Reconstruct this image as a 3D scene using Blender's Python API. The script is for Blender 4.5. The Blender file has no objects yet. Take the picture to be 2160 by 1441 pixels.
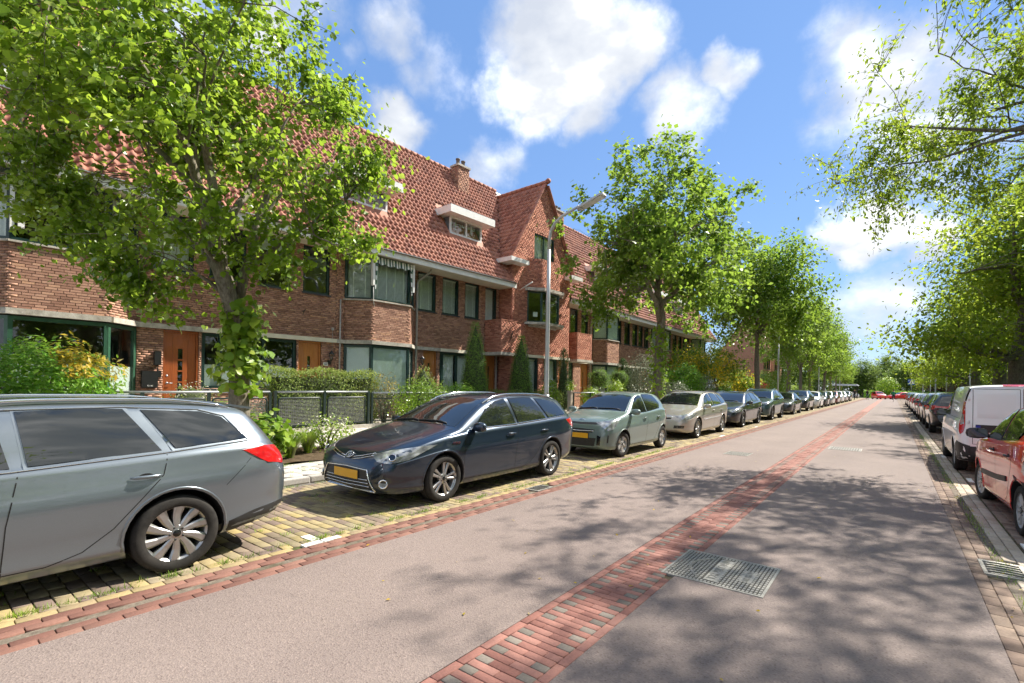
import bpy, bmesh, math, random
import numpy as np
from mathutils import Vector, Matrix
from mathutils.bvhtree import BVHTree
from mathutils.geometry import delaunay_2d_cdt

# ------------------------------------------------------------------ scene, camera, light
S = bpy.context.scene
COL = S.collection
R = math.radians
random.seed(7)
rng = np.random.default_rng(11)

cam_d = bpy.data.cameras.new('camera')
cam = bpy.data.objects.new('camera', cam_d)
COL.objects.link(cam)
cam_d.sensor_width = 36.0
cam_d.lens = 36.0 * 1031.0 / 2160.0
cam_d.shift_x = -0.00993
cam_d.shift_y = 0.04145
cam_d.clip_start = 0.05
cam_d.clip_end = 6000
YAW = 0.6493
cam.matrix_world = Matrix.Translation((0, 0, 1.629)) @ Matrix.Rotation(YAW, 4, 'Z') @ Matrix.Rotation(math.pi/2, 4, 'X') @ Matrix.Rotation(0.019, 4, 'Z')
S.camera = cam

SUN_AZ, SUN_EL = R(22), R(48)           # azimuth from +Y towards +X
sun_dir = Vector((math.sin(SUN_AZ)*math.cos(SUN_EL), math.cos(SUN_AZ)*math.cos(SUN_EL), math.sin(SUN_EL)))
sl = bpy.data.lights.new('sun', 'SUN')
sl.energy = 3.5; sl.angle = R(0.55); sl.color = (1.0, 0.93, 0.82)
so = bpy.data.objects.new('sun', sl); COL.objects.link(so)
so.rotation_euler = sun_dir.to_track_quat('Z', 'Y').to_euler()

S.view_settings.view_transform = 'Standard'
S.view_settings.look = 'None'
S.view_settings.gamma = 1.0
S.view_settings.exposure = 1.58
S.render.engine = 'CYCLES'
S.cycles.max_bounces = 6
S.cycles.transparent_max_bounces = 12
S.cycles.diffuse_bounces = 4
S.cycles.glossy_bounces = 2
S.cycles.sample_clamp_indirect = 6
S.cycles.use_denoising = True
S.cycles.use_adaptive_sampling = True
S.cycles.adaptive_threshold = .025
S.cycles.caustics_reflective = False
S.cycles.caustics_refractive = False

# ------------------------------------------------------------------ node helpers
def N(nt, typ, **kw):
    n = nt.nodes.new(typ)
    for k, v in kw.items():
        if k.startswith('i_'):
            n.inputs[k[2:].replace('_', ' ')].default_value = v
        else:
            setattr(n, k, v)
    return n
def mathn(nt, op, a, b=None, c=None, clamp=False):
    n = nt.nodes.new('ShaderNodeMath'); n.operation = op; n.use_clamp = clamp
    for i, v in enumerate((a, b, c)):
        if v is None: continue
        if hasattr(v, 'is_output'): nt.links.new(v, n.inputs[i])
        else: n.inputs[i].default_value = v
    return n.outputs[0]
def ramp(nt, fac, stops):
    n = nt.nodes.new('ShaderNodeValToRGB')
    el = n.color_ramp.elements
    while len(el) < len(stops): el.new(0.5)
    for e, (p, c) in zip(el, stops):
        e.position = p; e.color = (*c, 1) if len(c) == 3 else c
    if fac is not None: nt.links.new(fac, n.inputs[0])
    return n.outputs[0]
def mixc(nt, fac, a, b, mode='MIX'):
    n = nt.nodes.new('ShaderNodeMix'); n.data_type = 'RGBA'; n.blend_type = mode
    def put(s, v):
        if hasattr(v, 'is_output'): nt.links.new(v, s)
        elif isinstance(v, (int, float)): s.default_value = v
        else: s.default_value = (*v, 1) if len(v) == 3 else v
    put(n.inputs[0], fac); put(n.inputs[6], a); put(n.inputs[7], b)
    return n.outputs[2]
def noise(nt, scale, detail=3, rough=.55, vec=None, dim='3D', dist=0.0):
    n = nt.nodes.new('ShaderNodeTexNoise'); n.noise_dimensions = dim
    n.inputs['Scale'].default_value = scale; n.inputs['Detail'].default_value = detail
    n.inputs['Roughness'].default_value = rough; n.inputs['Distortion'].default_value = dist
    if vec is not None: nt.links.new(vec, n.inputs['Vector'])
    return n.outputs[0]
def bump(nt, h, strength=.3, dist=.01):
    b = nt.nodes.new('ShaderNodeBump'); b.inputs['Strength'].default_value = strength; b.inputs['Distance'].default_value = dist
    nt.links.new(h, b.inputs['Height']); return b.outputs[0]
MATS = {}
def newmat(name):
    m = bpy.data.materials.new(name); m.use_nodes = True
    nt = m.node_tree; nt.nodes.clear()
    out = nt.nodes.new('ShaderNodeOutputMaterial')
    p = nt.nodes.new('ShaderNodeBsdfPrincipled')
    nt.links.new(p.outputs[0], out.inputs[0])
    MATS[name] = m
    return m, nt, p, out
def wpos(nt):
    return nt.nodes.new('ShaderNodeNewGeometry').outputs['Position']
def rnd_piece(nt):
    """a random number per piece, whether the piece is an island of a joined mesh or an object of its own"""
    g = nt.nodes.new('ShaderNodeNewGeometry'); o = nt.nodes.new('ShaderNodeObjectInfo')
    return mathn(nt, 'FRACT', mathn(nt, 'ADD', g.outputs['Random Per Island'], o.outputs['Random']))
def setp(p, **kw):
    for k, v in kw.items():
        k = k.replace('_', ' ')
        p.inputs[k].default_value = v if not (isinstance(v, tuple) and len(v) == 3 and p.inputs[k].type == 'RGBA') else (*v, 1)
def plain(name, col, rough=.5, metal=0.0, var=.12, nscale=9.0, bumps=0.0, coat=0.0, spec=.5):
    """paint or plastic with a little unevenness of tone and roughness"""
    m, nt, p, out = newmat(name)
    tc = nt.nodes.new('ShaderNodeTexCoord').outputs['Object']
    n1 = noise(nt, nscale, 4, .6, tc)
    lo = tuple(c*(1-var) for c in col); hi = tuple(min(1, c*(1+var)) for c in col)
    nt.links.new(ramp(nt, n1, [(.3, lo), (.7, hi)]), p.inputs['Base Color'])
    setp(p, Roughness=rough, Metallic=metal, Coat_Weight=coat, Specular_IOR_Level=spec)
    if coat: p.inputs['Coat Roughness'].default_value = .03
    if bumps:
        nt.links.new(bump(nt, noise(nt, nscale*6, 4, .6, tc), bumps, .01), p.inputs['Normal'])
    return m
def pieces(name, stops, rough=.8, grain=40.0, bumpS=.35, dirt=.25, dirtcol=(.05, .045, .035)):
    """bricks, pavers, tiles: a colour for each piece from a ramp, grain and dirt over it"""
    m, nt, p, out = newmat(name)
    r = rnd_piece(nt); w = wpos(nt)
    c = ramp(nt, r, stops)
    g = noise(nt, grain, 4, .65, w)
    c = mixc(nt, .55, c, ramp(nt, g, [(.25, (.62, .62, .62)), (.75, (1.25, 1.25, 1.25))]), 'MULTIPLY')
    d = ramp(nt, noise(nt, 1.7, 5, .6, w), [(.52, (0, 0, 0)), (.75, (1, 1, 1))])
    c = mixc(nt, mathn(nt, 'MULTIPLY', d, dirt), c, dirtcol)
    nt.links.new(c, p.inputs['Base Color'])
    setp(p, Roughness=rough, Specular_IOR_Level=.35)
    nt.links.new(bump(nt, g, bumpS, .004), p.inputs['Normal'])
    return m

# ------------------------------------------------------------------ world: daylight sky with cumulus
def look(px, py):
    x = (px-1101.45)/1031.0; y = (py-810.04)/1031.0
    c, s = math.cos(.019), math.sin(.019)
    x, y = x*c+y*s, -x*s+y*c
    return Vector((x*math.cos(YAW)-math.sin(YAW), x*math.sin(YAW)+math.cos(YAW), -y)).normalized()
W = bpy.data.worlds.new('World'); S.world = W; W.use_nodes = True
nt = W.node_tree; nt.nodes.clear()
wo = nt.nodes.new('ShaderNodeOutputWorld'); bg = nt.nodes.new('ShaderNodeBackground')
nt.links.new(bg.outputs[0], wo.inputs[0])
sky = nt.nodes.new('ShaderNodeTexSky'); sky.sky_type = 'NISHITA'; sky.sun_disc = False
sky.sun_elevation = SUN_EL; sky.sun_rotation = SUN_AZ; sky.air_density = 1.0; sky.dust_density = .1; sky.ozone_density = 2.2
bg.inputs['Strength'].default_value = .15
tc = nt.nodes.new('ShaderNodeTexCoord').outputs['Generated']
def vadd(a, b, op='ADD'):
    n = nt.nodes.new('ShaderNodeVectorMath'); n.operation = op
    for i, v in enumerate((a, b)):
        if hasattr(v, 'is_output'): nt.links.new(v, n.inputs[i])
        else: n.inputs[i].default_value = v
    return n
nz = nt.nodes.new('ShaderNodeTexNoise'); nz.inputs['Scale'].default_value = 5.5; nz.inputs['Detail'].default_value = 7; nz.inputs['Roughness'].default_value = .55
nt.links.new(tc, nz.inputs['Vector'])
wv = vadd(nz.outputs['Color'], (.5, .5, .5), 'SUBTRACT').outputs[0]
sc_ = nt.nodes.new('ShaderNodeVectorMath'); sc_.operation = 'SCALE'; sc_.inputs['Scale'].default_value = .20
nt.links.new(wv, sc_.inputs[0])
dirw = vadd(tc, sc_.outputs[0]).outputs[0]
# cumulus seen over the street: (place in the sky, angular size, density)
CLOUDS = [((1190, 90), .14, 1.0), ((1120, 200), .10, .9), ((1220, 240), .08, .75), ((1290, 60), .10, .85), ((1060, 210), .07, .6),
          ((1420, 210), .09, .62), ((1510, 140), .06, .65), ((850, 280), .07, .8), ((845, 60), .09, .6), ((570, 105), .07, .85), ((640, 40), .10, .45),
          ((1015, 345), .085, .6), ((930, 140), .10, .45), ((760, 160), .06, .4), ((1790, 480), .065, 1.0), ((1850, 455), .07, 1.0), ((1910, 470), .06, 1.0), ((1770, 500), .05, .9), ((1880, 490), .05, .9),
          ((1840, 640), .10, .6), ((1780, 660), .09, .5), ((1850, 150), .13, .7), ((1980, 240), .15, .6), ((1800, 250), .10, .4), ((1600, 620), .12, .4), ((300, 60), .16, .6)]
total = None
for (px, py), r, a in CLOUDS:
    d = vadd(dirw, tuple(look(px, py)), 'DISTANCE').outputs['Value']
    mr = nt.nodes.new('ShaderNodeMapRange'); mr.interpolation_type = 'SMOOTHSTEP'
    nt.links.new(d, mr.inputs[0]); mr.inputs[1].default_value = r*1.35; mr.inputs[2].default_value = r*.15; mr.inputs[3].default_value = 0; mr.inputs[4].default_value = a
    total = mr.outputs[0] if total is None else mathn(nt, 'MAXIMUM', total, mr.outputs[0])
# extra cumulus outside the view, denser than inside it, to add fill light
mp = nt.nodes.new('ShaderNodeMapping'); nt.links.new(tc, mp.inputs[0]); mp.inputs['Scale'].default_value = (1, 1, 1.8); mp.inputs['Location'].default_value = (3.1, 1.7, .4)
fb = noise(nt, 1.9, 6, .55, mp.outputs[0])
fill_clouds = ramp(nt, fb, [(.37, (0, 0, 0)), (.51, (.9, .9, .9))])
# keeps the added clouds out of view, where the listed ones stand
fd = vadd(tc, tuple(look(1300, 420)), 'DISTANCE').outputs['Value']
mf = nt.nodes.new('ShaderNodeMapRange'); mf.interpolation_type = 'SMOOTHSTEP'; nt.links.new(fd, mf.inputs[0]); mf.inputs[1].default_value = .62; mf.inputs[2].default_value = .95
outside_view = mf.outputs[0]
total = mathn(nt, 'MAXIMUM', total, mathn(nt, 'MULTIPLY', fill_clouds, mathn(nt, 'MULTIPLY', outside_view, .85)))
fine = noise(nt, 16, 7, .6, tc)
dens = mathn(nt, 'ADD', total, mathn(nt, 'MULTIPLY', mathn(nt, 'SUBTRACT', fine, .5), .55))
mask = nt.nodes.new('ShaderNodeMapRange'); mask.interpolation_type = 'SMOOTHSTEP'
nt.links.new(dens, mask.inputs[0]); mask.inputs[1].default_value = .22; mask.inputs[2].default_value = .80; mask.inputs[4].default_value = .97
shade = noise(nt, 7, 5, .5, mp.outputs[0])
ccol = ramp(nt, shade, [(.36, (1.6, 1.72, 1.95)), (.50, (2.05, 2.13, 2.25)), (.70, (3.8, 3.8, 3.85))])
# a thin veil of milky air towards the horizon
sep = nt.nodes.new('ShaderNodeSeparateXYZ'); nt.links.new(tc, sep.inputs[0])
skyc = mixc(nt, 1.0, sky.outputs[0], (.158, .162, .166), 'MULTIPLY')
skyc = mixc(nt, 1.0, skyc, (.285, .575, 1.22), 'ADD')     # evens out the blue from zenith to horizon
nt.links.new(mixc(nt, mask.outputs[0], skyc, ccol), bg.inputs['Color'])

# ------------------------------------------------------------------ mesh helpers
class MB:
    """collects faces and builds them as one mesh object"""
    def __init__(s): s.v = []; s.f = []; s.m = []; s.sm = []
    def add(s, vs, fs, mi=0, smooth=False):
        o = len(s.v); s.v.extend([tuple(p) for p in vs])
        for f in fs: s.f.append(tuple(i+o for i in f)); s.m.append(mi); s.sm.append(smooth)
    def box(s, lo, hi, mi=0, M=None):
        x0, y0, z0 = lo; x1, y1, z1 = hi
        vs = [Vector(p) for p in ((x0,y0,z0),(x1,y0,z0),(x1,y1,z0),(x0,y1,z0),(x0,y0,z1),(x1,y0,z1),(x1,y1,z1),(x0,y1,z1))]
        if M is not None: vs = [M @ p for p in vs]
        s.add(vs, [(0,3,2,1),(4,5,6,7),(0,1,5,4),(1,2,6,5),(2,3,7,6),(3,0,4,7)], mi)
    def quad(s, a, b, c, d, mi=0): s.add([a,b,c,d], [(0,1,2,3)], mi)
    def prism(s, poly, vec, mi=0):
        """poly: list of 3D points in one plane, swept along vec"""
        n = len(poly); vec = Vector(vec); a = [Vector(p) for p in poly]; b = [p+vec for p in a]
        fs = [tuple(range(n-1,-1,-1)), tuple(range(n,2*n))] + [(i,(i+1)%n,(i+1)%n+n,i+n) for i in range(n)]
        s.add(a+b, fs, mi)
    def tube(s, path, rad, n=8, mi=0, cap=True):
        path = [Vector(p) for p in path]; k = len(path)
        if not hasattr(rad, '__len__'): rad = [rad]*k
        vs = []; prev = None
        for i, p in enumerate(path):
            t = (path[min(i+1,k-1)]-path[max(i-1,0)])
            t = t.normalized() if t.length > 1e-9 else Vector((0,0,1))
            if prev is None:
                a = t.orthogonal().normalized()
            else:
                a = prev - t*prev.dot(t)
                a = a.normalized() if a.length > 1e-6 else t.orthogonal().normalized()
            prev = a; b = t.cross(a)
            for j in range(n):
                an = 2*math.pi*j/n
                vs.append(p + (a*math.cos(an)+b*math.sin(an))*rad[i])
        fs = [(i*n+j, i*n+(j+1)%n, (i+1)*n+(j+1)%n, (i+1)*n+j) for i in range(k-1) for j in range(n)]
        if cap: fs += [tuple(range(n-1,-1,-1)), tuple((k-1)*n+j for j in range(n))]
        s.add(vs, fs, mi, True)
    def lathe(s, prof, n=24, axis='Z', c=(0,0,0), mi=0, closed=False):
        """prof: (radius, height) pairs turned round an axis"""
        vs = []
        for r, h in prof:
            for j in range(n):
                a = 2*math.pi*j/n
                p = (r*math.cos(a), r*math.sin(a), h)
                if axis == 'Y': p = (p[0], p[2], p[1])
                if axis == 'X': p = (p[2], p[0], p[1])
                vs.append((p[0]+c[0], p[1]+c[1], p[2]+c[2]))
        k = len(prof)
        fs = []
        for i in range(k if closed else k-1):
            for j in range(n):
                q = (i*n+j, i*n+(j+1)%n, ((i+1)%k)*n+(j+1)%n, ((i+1)%k)*n+j)
                fs.append(q if axis != 'Y' else q[::-1])
        s.add(vs, fs, mi, True)
    def arrays(s, V, F, mi=0, smooth=False):
        o = len(s.v); s.v.extend(map(tuple, V.tolist()))
        s.f.extend(tuple(i+o for i in f) for f in F.tolist()); s.m.extend([mi]*len(F)); s.sm.extend([smooth]*len(F))
    def mesh(s, name, mats):
        me = bpy.data.meshes.new(name); me.from_pydata(s.v, [], s.f)
        for m in (mats if isinstance(mats, (list, tuple)) else [mats]): me.materials.append(m if not isinstance(m, str) else MATS[m])
        if me.polygons:
            me.polygons.foreach_set('material_index', s.m); me.polygons.foreach_set('use_smooth', s.sm)
        me.update(); return me
    def build(s, name, mats, parent=None, **props):
        return link(name, s.mesh(name, mats), parent, **props)
def link(name, data, parent=None, loc=None, rz=None, M=None, **props):
    o = bpy.data.objects.new(name, data); COL.objects.link(o)
    if parent is not None: o.parent = parent
    if M is not None: o.matrix_local = M
    if loc is not None: o.location = loc
    if rz is not None: o.rotation_euler = (0, 0, rz)
    for k, v in props.items(): o[k] = v
    return o
def thing(name, label, cat, loc=(0,0,0), rz=0.0, group=None):
    o = link(name, None, None, loc, rz, label=label, category=cat)
    o.empty_display_size = .2
    if group: o['group'] = group
    return o
def copy_tree(o, parent=None):
    c = o.copy(); COL.objects.link(c); c.parent = parent
    for ch in list(o.children): copy_tree(ch, c)
    return c
def npmesh(name, V, F, mat, smooth=False):
    """a mesh straight from numpy arrays (faces all of one size)"""
    me = bpy.data.meshes.new(name)
    V = np.ascontiguousarray(V, dtype=np.float32); F = np.ascontiguousarray(F, dtype=np.int32)
    k = F.shape[1]
    me.vertices.add(len(V)); me.vertices.foreach_set('co', V.ravel())
    me.loops.add(F.size); me.loops.foreach_set('vertex_index', F.ravel())
    me.polygons.add(len(F)); me.polygons.foreach_set('loop_start', np.arange(0, F.size, k, dtype=np.int32))
    try: me.polygons.foreach_set('loop_total', np.full(len(F), k, dtype=np.int32))
    except Exception: pass
    if smooth: me.polygons.foreach_set('use_smooth', np.ones(len(F), dtype=bool))
    me.materials.append(MATS[mat] if isinstance(mat, str) else mat)
    me.update(calc_edges=True); return me
def bevel_mesh(me, w, seg=1):
    bm = bmesh.new(); bm.from_mesh(me)
    bmesh.ops.bevel(bm, geom=bm.edges[:], offset=w, segments=seg, affect='EDGES', profile=.6)
    bm.to_mesh(me); bm.free(); return me
# ------------------------------------------------------------------ ground materials
def ground_mats():
    m, nt, p, out = newmat('asphalt')
    w = wpos(nt)
    a = noise(nt, 120, 2, .7, w); b = noise(nt, .55, 5, .6, w); c = noise(nt, 38, 4, .75, w)
    vo = nt.nodes.new('ShaderNodeTexVoronoi'); vo.inputs['Scale'].default_value = 95; nt.links.new(w, vo.inputs['Vector'])
    base = ramp(nt, b, [(.3, (.20, .162, .147)), (.7, (.238, .194, .177))])
    stones = ramp(nt, vo.outputs['Color'], [(.10, (.66, .62, .62)), (.3, (.94, .94, .94)), (.72, (1.03, 1.02, 1.0)), (.95, (1.3, 1.27, 1.25))])
    col = mixc(nt, .75, base, stones, 'MULTIPLY')
    col = mixc(nt, .5, col, ramp(nt, c, [(.3, (.82, .80, .79)), (.62, (1.07, 1.06, 1.05))]), 'MULTIPLY')
    spots = ramp(nt, noise(nt, 9, 3, .5, w), [(.70, (0, 0, 0)), (.78, (1, 1, 1))])
    col = mixc(nt, mathn(nt, 'MULTIPLY', spots, .22), col, (.10, .085, .08))
    sx = nt.nodes.new('ShaderNodeSeparateXYZ'); nt.links.new(w, sx.inputs[0])
    # worn and darker, greyer lane on the far side of the brick strip
    lane = mathn(nt, 'MULTIPLY_ADD', sx.outputs[0], 2.0, 3.2, True)
    col = mixc(nt, mathn(nt, 'MULTIPLY', lane, .35), col, mixc(nt, 1, col, (.86, .90, .93), 'MULTIPLY'))
    # wheel tracks, polished and a little darker, and blurred old stains
    tr = mathn(nt, 'POWER', mathn(nt, 'ABSOLUTE', mathn(nt, 'SINE', mathn(nt, 'MULTIPLY_ADD', sx.outputs[0], 2.05, .55))), 3.0)
    tr = mathn(nt, 'MULTIPLY', tr, mathn(nt, 'MULTIPLY', noise(nt, .35, 4, .6, w), .42))
    col = mixc(nt, tr, col, mixc(nt, 1, col, (.70, .70, .72), 'MULTIPLY'))
    st = ramp(nt, noise(nt, 1.15, 5, .65, w), [(.60, (0, 0, 0)), (.74, (1, 1, 1))])
    col = mixc(nt, mathn(nt, 'MULTIPLY', st, .26), col, (.10, .083, .075))
    # a few patches and hair cracks
    wv = nt.nodes.new('ShaderNodeTexVoronoi'); wv.feature = 'DISTANCE_TO_EDGE'; wv.inputs['Scale'].default_value = .33
    nt.links.new(mixc(nt, .12, w, nt.nodes.new('ShaderNodeTexNoise').outputs['Color']), wv.inputs['Vector'])
    crack = ramp(nt, wv.outputs[0], [(.0, (1, 1, 1)), (.004, (0, 0, 0))])
    col = mixc(nt, mathn(nt, 'MULTIPLY', crack, .0), col, (.05, .045, .04))
    nt.links.new(col, p.inputs['Base Color']); setp(p, Roughness=.86, Specular_IOR_Level=.3)
    h = mathn(nt, 'ADD', vo.outputs['Distance'], mathn(nt, 'MULTIPLY', a, .6))
    nt.links.new(bump(nt, h, .55, .006), p.inputs['Normal'])

    m, nt, p, out = newmat('joint_sand')
    w = wpos(nt)
    c = ramp(nt, noise(nt, 14, 5, .7, w), [(.35, (.055, .045, .032)), (.65, (.15, .125, .085))])
    moss = ramp(nt, noise(nt, 2.3, 4, .6, w), [(.5, (0, 0, 0)), (.62, (1, 1, 1))])
    c = mixc(nt, mathn(nt, 'MULTIPLY', moss, .7), c, (.075, .11, .022))
    nt.links.new(c, p.inputs['Base Color']); setp(p, Roughness=.95, Specular_IOR_Level=.1)
    nt.links.new(bump(nt, noise(nt, 60, 4, .7, w), .6, .006), p.inputs['Normal'])

    m, nt, p, out = newmat('gutter_concrete')
    w = wpos(nt)
    c = ramp(nt, noise(nt, 22, 5, .75, w), [(.3, (.095, .078, .06)), (.7, (.23, .195, .155))])
    d = ramp(nt, noise(nt, 3.1, 4, .6, w), [(.5, (0, 0, 0)), (.7, (1, 1, 1))])
    c = mixc(nt, mathn(nt, 'MULTIPLY', d, .8), c, (.07, .062, .035))
    nt.links.new(c, p.inputs['Base Color']); setp(p, Roughness=.9, Specular_IOR_Level=.2)
    nt.links.new(bump(nt, noise(nt, 70, 4, .7, w), .7, .006), p.inputs['Normal'])

    def soil(name, c0, c1, sc):
        m, nt, p, out = newmat(name); w = wpos(nt)
        c = ramp(nt, noise(nt, sc, 6, .7, w), [(.3, c0), (.7, c1)])
        nt.links.new(c, p.inputs['Base Color']); setp(p, Roughness=1, Specular_IOR_Level=.1)
        nt.links.new(bump(nt, noise(nt, sc*3, 5, .7, w), .8, .02), p.inputs['Normal'])
    soil('soil', (.05, .035, .022), (.13, .095, .06), 9)
    soil('turf', (.035, .06, .014), (.085, .12, .03), 2.2)
    soil('land', (.05, .075, .02), (.09, .11, .035), .05)
    soil('path', (.30, .27, .22), (.42, .385, .33), 7)
    pieces('paver_red', [(0, (.215, .094, .075)), (.5, (.27, .125, .10)), (1, (.325, .162, .13))], .85, 55, .3, .22, (.24, .18, .14))
    pieces('paver_gutter', [(0, (.155, .075, .058)), (.5, (.20, .098, .075)), (1, (.25, .132, .10))], .88, 55, .3, .4, (.17, .13, .10))
    pieces('paver_grey', [(0, (.15, .13, .11)), (1, (.22, .19, .16))], .85, 55, .35, .2)
    pieces('paver_bay', [(0, (.16, .12, .10)), (.25, (.215, .16, .13)), (.42, (.26, .215, .14)), (.62, (.325, .265, .15)), (.8, (.37, .29, .13)), (1, (.31, .26, .18))], .88, 45, .3, .4, (.10, .10, .045))
    pieces('paver_yellow', [(0, (.31, .245, .135)), (.5, (.36, .28, .135)), (1, (.28, .215, .135))], .88, 45, .4, .35, (.12, .11, .05))
    pieces('paver_brown', [(0, (.145, .10, .078)), (.5, (.20, .142, .11)), (1, (.28, .21, .16))], .88, 45, .4, .35, (.07, .06, .04))
    pieces('paver_pale', [(0, (.38, .31, .24)), (1, (.50, .43, .35))], .88, 45, .4, .3)
    pieces('slab', [(0, (.40, .37, .33)), (1, (.53, .50, .46))], .88, 30, .3, .35, (.16, .15, .11))
    pieces('kerbstone', [(0, (.34, .32, .29)), (1, (.45, .43, .40))], .88, 30, .4, .4, (.13, .12, .09))
    plain('white_marking', (.74, .73, .69), .8, var=.15, nscale=40)
    # far paving where single pavers can no longer be told apart
    for nm, c0, c1, mo in (('bay_far', (.20, .155, .105), (.32, .25, .125), (.09, .09, .04)), ('right_far', (.13, .09, .07), (.24, .18, .14), (.05, .045, .03))):
        m, nt, p, out = newmat(nm); w = wpos(nt)
        b = nt.nodes.new('ShaderNodeTexBrick'); nt.links.new(w, b.inputs['Vector'])
        b.inputs['Scale'].default_value = 1; b.inputs['Brick Width'].default_value = .21; b.inputs['Row Height'].default_value = .105
        b.inputs['Mortar Size'].default_value = .007; b.inputs['Color1'].default_value = (*c0, 1); b.inputs['Color2'].default_value = (*c1, 1); b.inputs['Mortar'].default_value = (*mo, 1)
        c = mixc(nt, .6, b.outputs[0], ramp(nt, noise(nt, 5, 5, .7, w), [(.3, (.6, .6, .55)), (.7, (1.15, 1.15, 1.1))]), 'MULTIPLY')
        nt.links.new(c, p.inputs['Base Color']); setp(p, Roughness=.9)
ground_mats()

def sheet(name, x0, x1, y0, y1, z, mat, z1=None, parent=None, kind='structure'):
    b = MB(); z1 = z if z1 is None else z1
    b.quad((x0, y0, z), (x1, y0, z1), (x1, y1, z1), (x0, y1, z))
    return b.build(name, mat, parent, **({'kind': kind} if parent is None else {}))
def project(x, y, z=0.0):
    r = x*math.cos(YAW)+y*math.sin(YAW); d = -x*math.sin(YAW)+y*math.cos(YAW)
    if d < .2: return None
    return 1101+1031*r/d, 810-1031*(z-1.629)/d, d
def paver_np(cx, cy, lx, ly, zt, h=.035, ch=.0035, tilt=0.0):
    """vertices of many chamfered pavers at once -> V, F"""
    n = len(cx); a = np.stack([np.full(n, -1.), np.full(n, 1.), np.full(n, 1.), np.full(n, -1.)], 1); b = np.stack([np.full(n, -1.), np.full(n, -1.), np.full(n, 1.), np.full(n, 1.)], 1)
    V = np.zeros((n, 12, 3))
    tx = rng.normal(0, tilt, (n, 1)); ty = rng.normal(0, tilt, (n, 1))
    for k, (ins, dz) in enumerate(((ch, 0), (0, -ch*.8), (0, -h))):
        V[:, k*4:k*4+4, 0] = cx[:, None]+a*(lx[:, None]/2-ins); V[:, k*4:k*4+4, 1] = cy[:, None]+b*(ly[:, None]/2-ins)
        V[:, k*4:k*4+4, 2] = zt[:, None]+dz+a*tx+b*ty
    f = [(0, 1, 2, 3)]+[(i, i+4, (i+1) % 4+4, (i+1) % 4) for i in range(4)]+[(i+4, i+8, (i+1) % 4+8, (i+1) % 4+4) for i in range(4)]
    F = (np.array(f)[None]+(np.arange(n)*12)[:, None, None]).reshape(-1, 4)
    return V.reshape(-1, 3), F
FOOT = [(-6.6, -4.8, -2.1, 2.3), (-6.6, -4.85, 4.0, 8.1), (-6.5, -4.9, 9.7, 13.5), (1.2, 2.8, 7.5, 11), (1.1, 2.9, 13.7, 18.5)]   # ground that parked cars hide
def pave(parent, P, mat, name='brick', rest='paving', maxn=300, minpx=9, tilt=.0012):
    """P: rows (cx, cy, lx, ly, z). The pavers that show largest are objects of their own, the others one joined part"""
    P = np.array(P, float)
    vis = np.zeros(len(P))
    for i, (x, y, lx, ly, z) in enumerate(P):
        q = project(x, y, z)
        if q is None or not (-10 < q[0] < 2170 and 800 < q[1] < 1450): continue
        if any(a < x < b and c < y < d for a, b, c, d in FOOT): continue
        vis[i] = 1031*max(lx, ly)/q[2]
    order = np.argsort(-vis)[:maxn]; pick = order[vis[order] > minpx]
    cache = {}
    for i in pick:
        x, y, lx, ly, z = P[i]
        k = (round(lx, 3), round(ly, 3))
        if k not in cache:
            V, F = paver_np(np.zeros(1), np.zeros(1), np.array([lx]), np.array([ly]), np.zeros(1))
            cache[k] = npmesh(name, V, F, mat)
        o = link(name, cache[k], parent, (x, y, z+random.uniform(-.0008, .0008)))
        o.rotation_euler = (random.gauss(0, .004), random.gauss(0, .004), random.gauss(0, .003))
    msk = np.ones(len(P), bool); msk[pick] = False
    if msk.any():
        Q = P[msk]; n = len(Q)
        V, F = paver_np(Q[:, 0], Q[:, 1], Q[:, 2], Q[:, 3], Q[:, 4]+rng.normal(0, .0007, n), tilt=tilt)
        link(rest, npmesh(rest, V, F, mat), parent, kind='stuff')

# ------------------------------------------------------------------ land, road, parking strips
Y0, Y1 = -26.0, 124.0
sheet('land', -1500, 1500, -600, 3000, -.12, 'land')
road = sheet('road', -4.09, -2.021, Y0, Y1, 0, 'asphalt')
sheet('road', -1.475, .59, Y0, Y1, 0, 'asphalt')
sheet('cross_road', -60, 60, Y1, Y1+6.5, -.003, 'asphalt')
strip = sheet('centre_strip', -2.021, -1.475, Y0, Y1, -.016, 'joint_sand')
# centre strip of red and grey bricks
red, grey, edge = [], [], []
y = 1.30; k = 0
while y < 46:
    if k % 2 == 0:
        seq = [(.2, 0), (.2, 0)]
    else:
        seq = [(.1, 1), (.2, 0), (.1, 1)]
    x = -1.951
    for l, g in seq:
        isg = g and random.random() < .9
        (grey if isg else red).append((x+l/2, y, l-.004+.003, .0635, .001)); x += l+.0045 if len(seq) == 2 else l+.003
    y += .0683; k += 1
y = 1.25; i = 0
while y < 60:
    for x in (-1.987, -1.509):
        if x < -1.7 or not (4.12 < y+.1 < 4.98): edge.append((x, y+(.1 if x < -1.7 else .04), .062, .2005, .002))
    y += .205
pave(strip, red, 'paver_red', maxn=190, rest='paving_far')
pave(strip, grey, 'paver_grey', name='grey_brick', maxn=50, rest='grey_paving_far')
pave(strip, edge, 'paver_red', name='edge_brick', maxn=60, rest='edging_far')
sheet('strip_far_surface', -2.019, -1.477, 46, Y1, -.002, 'paver_red', parent=strip)

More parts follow.
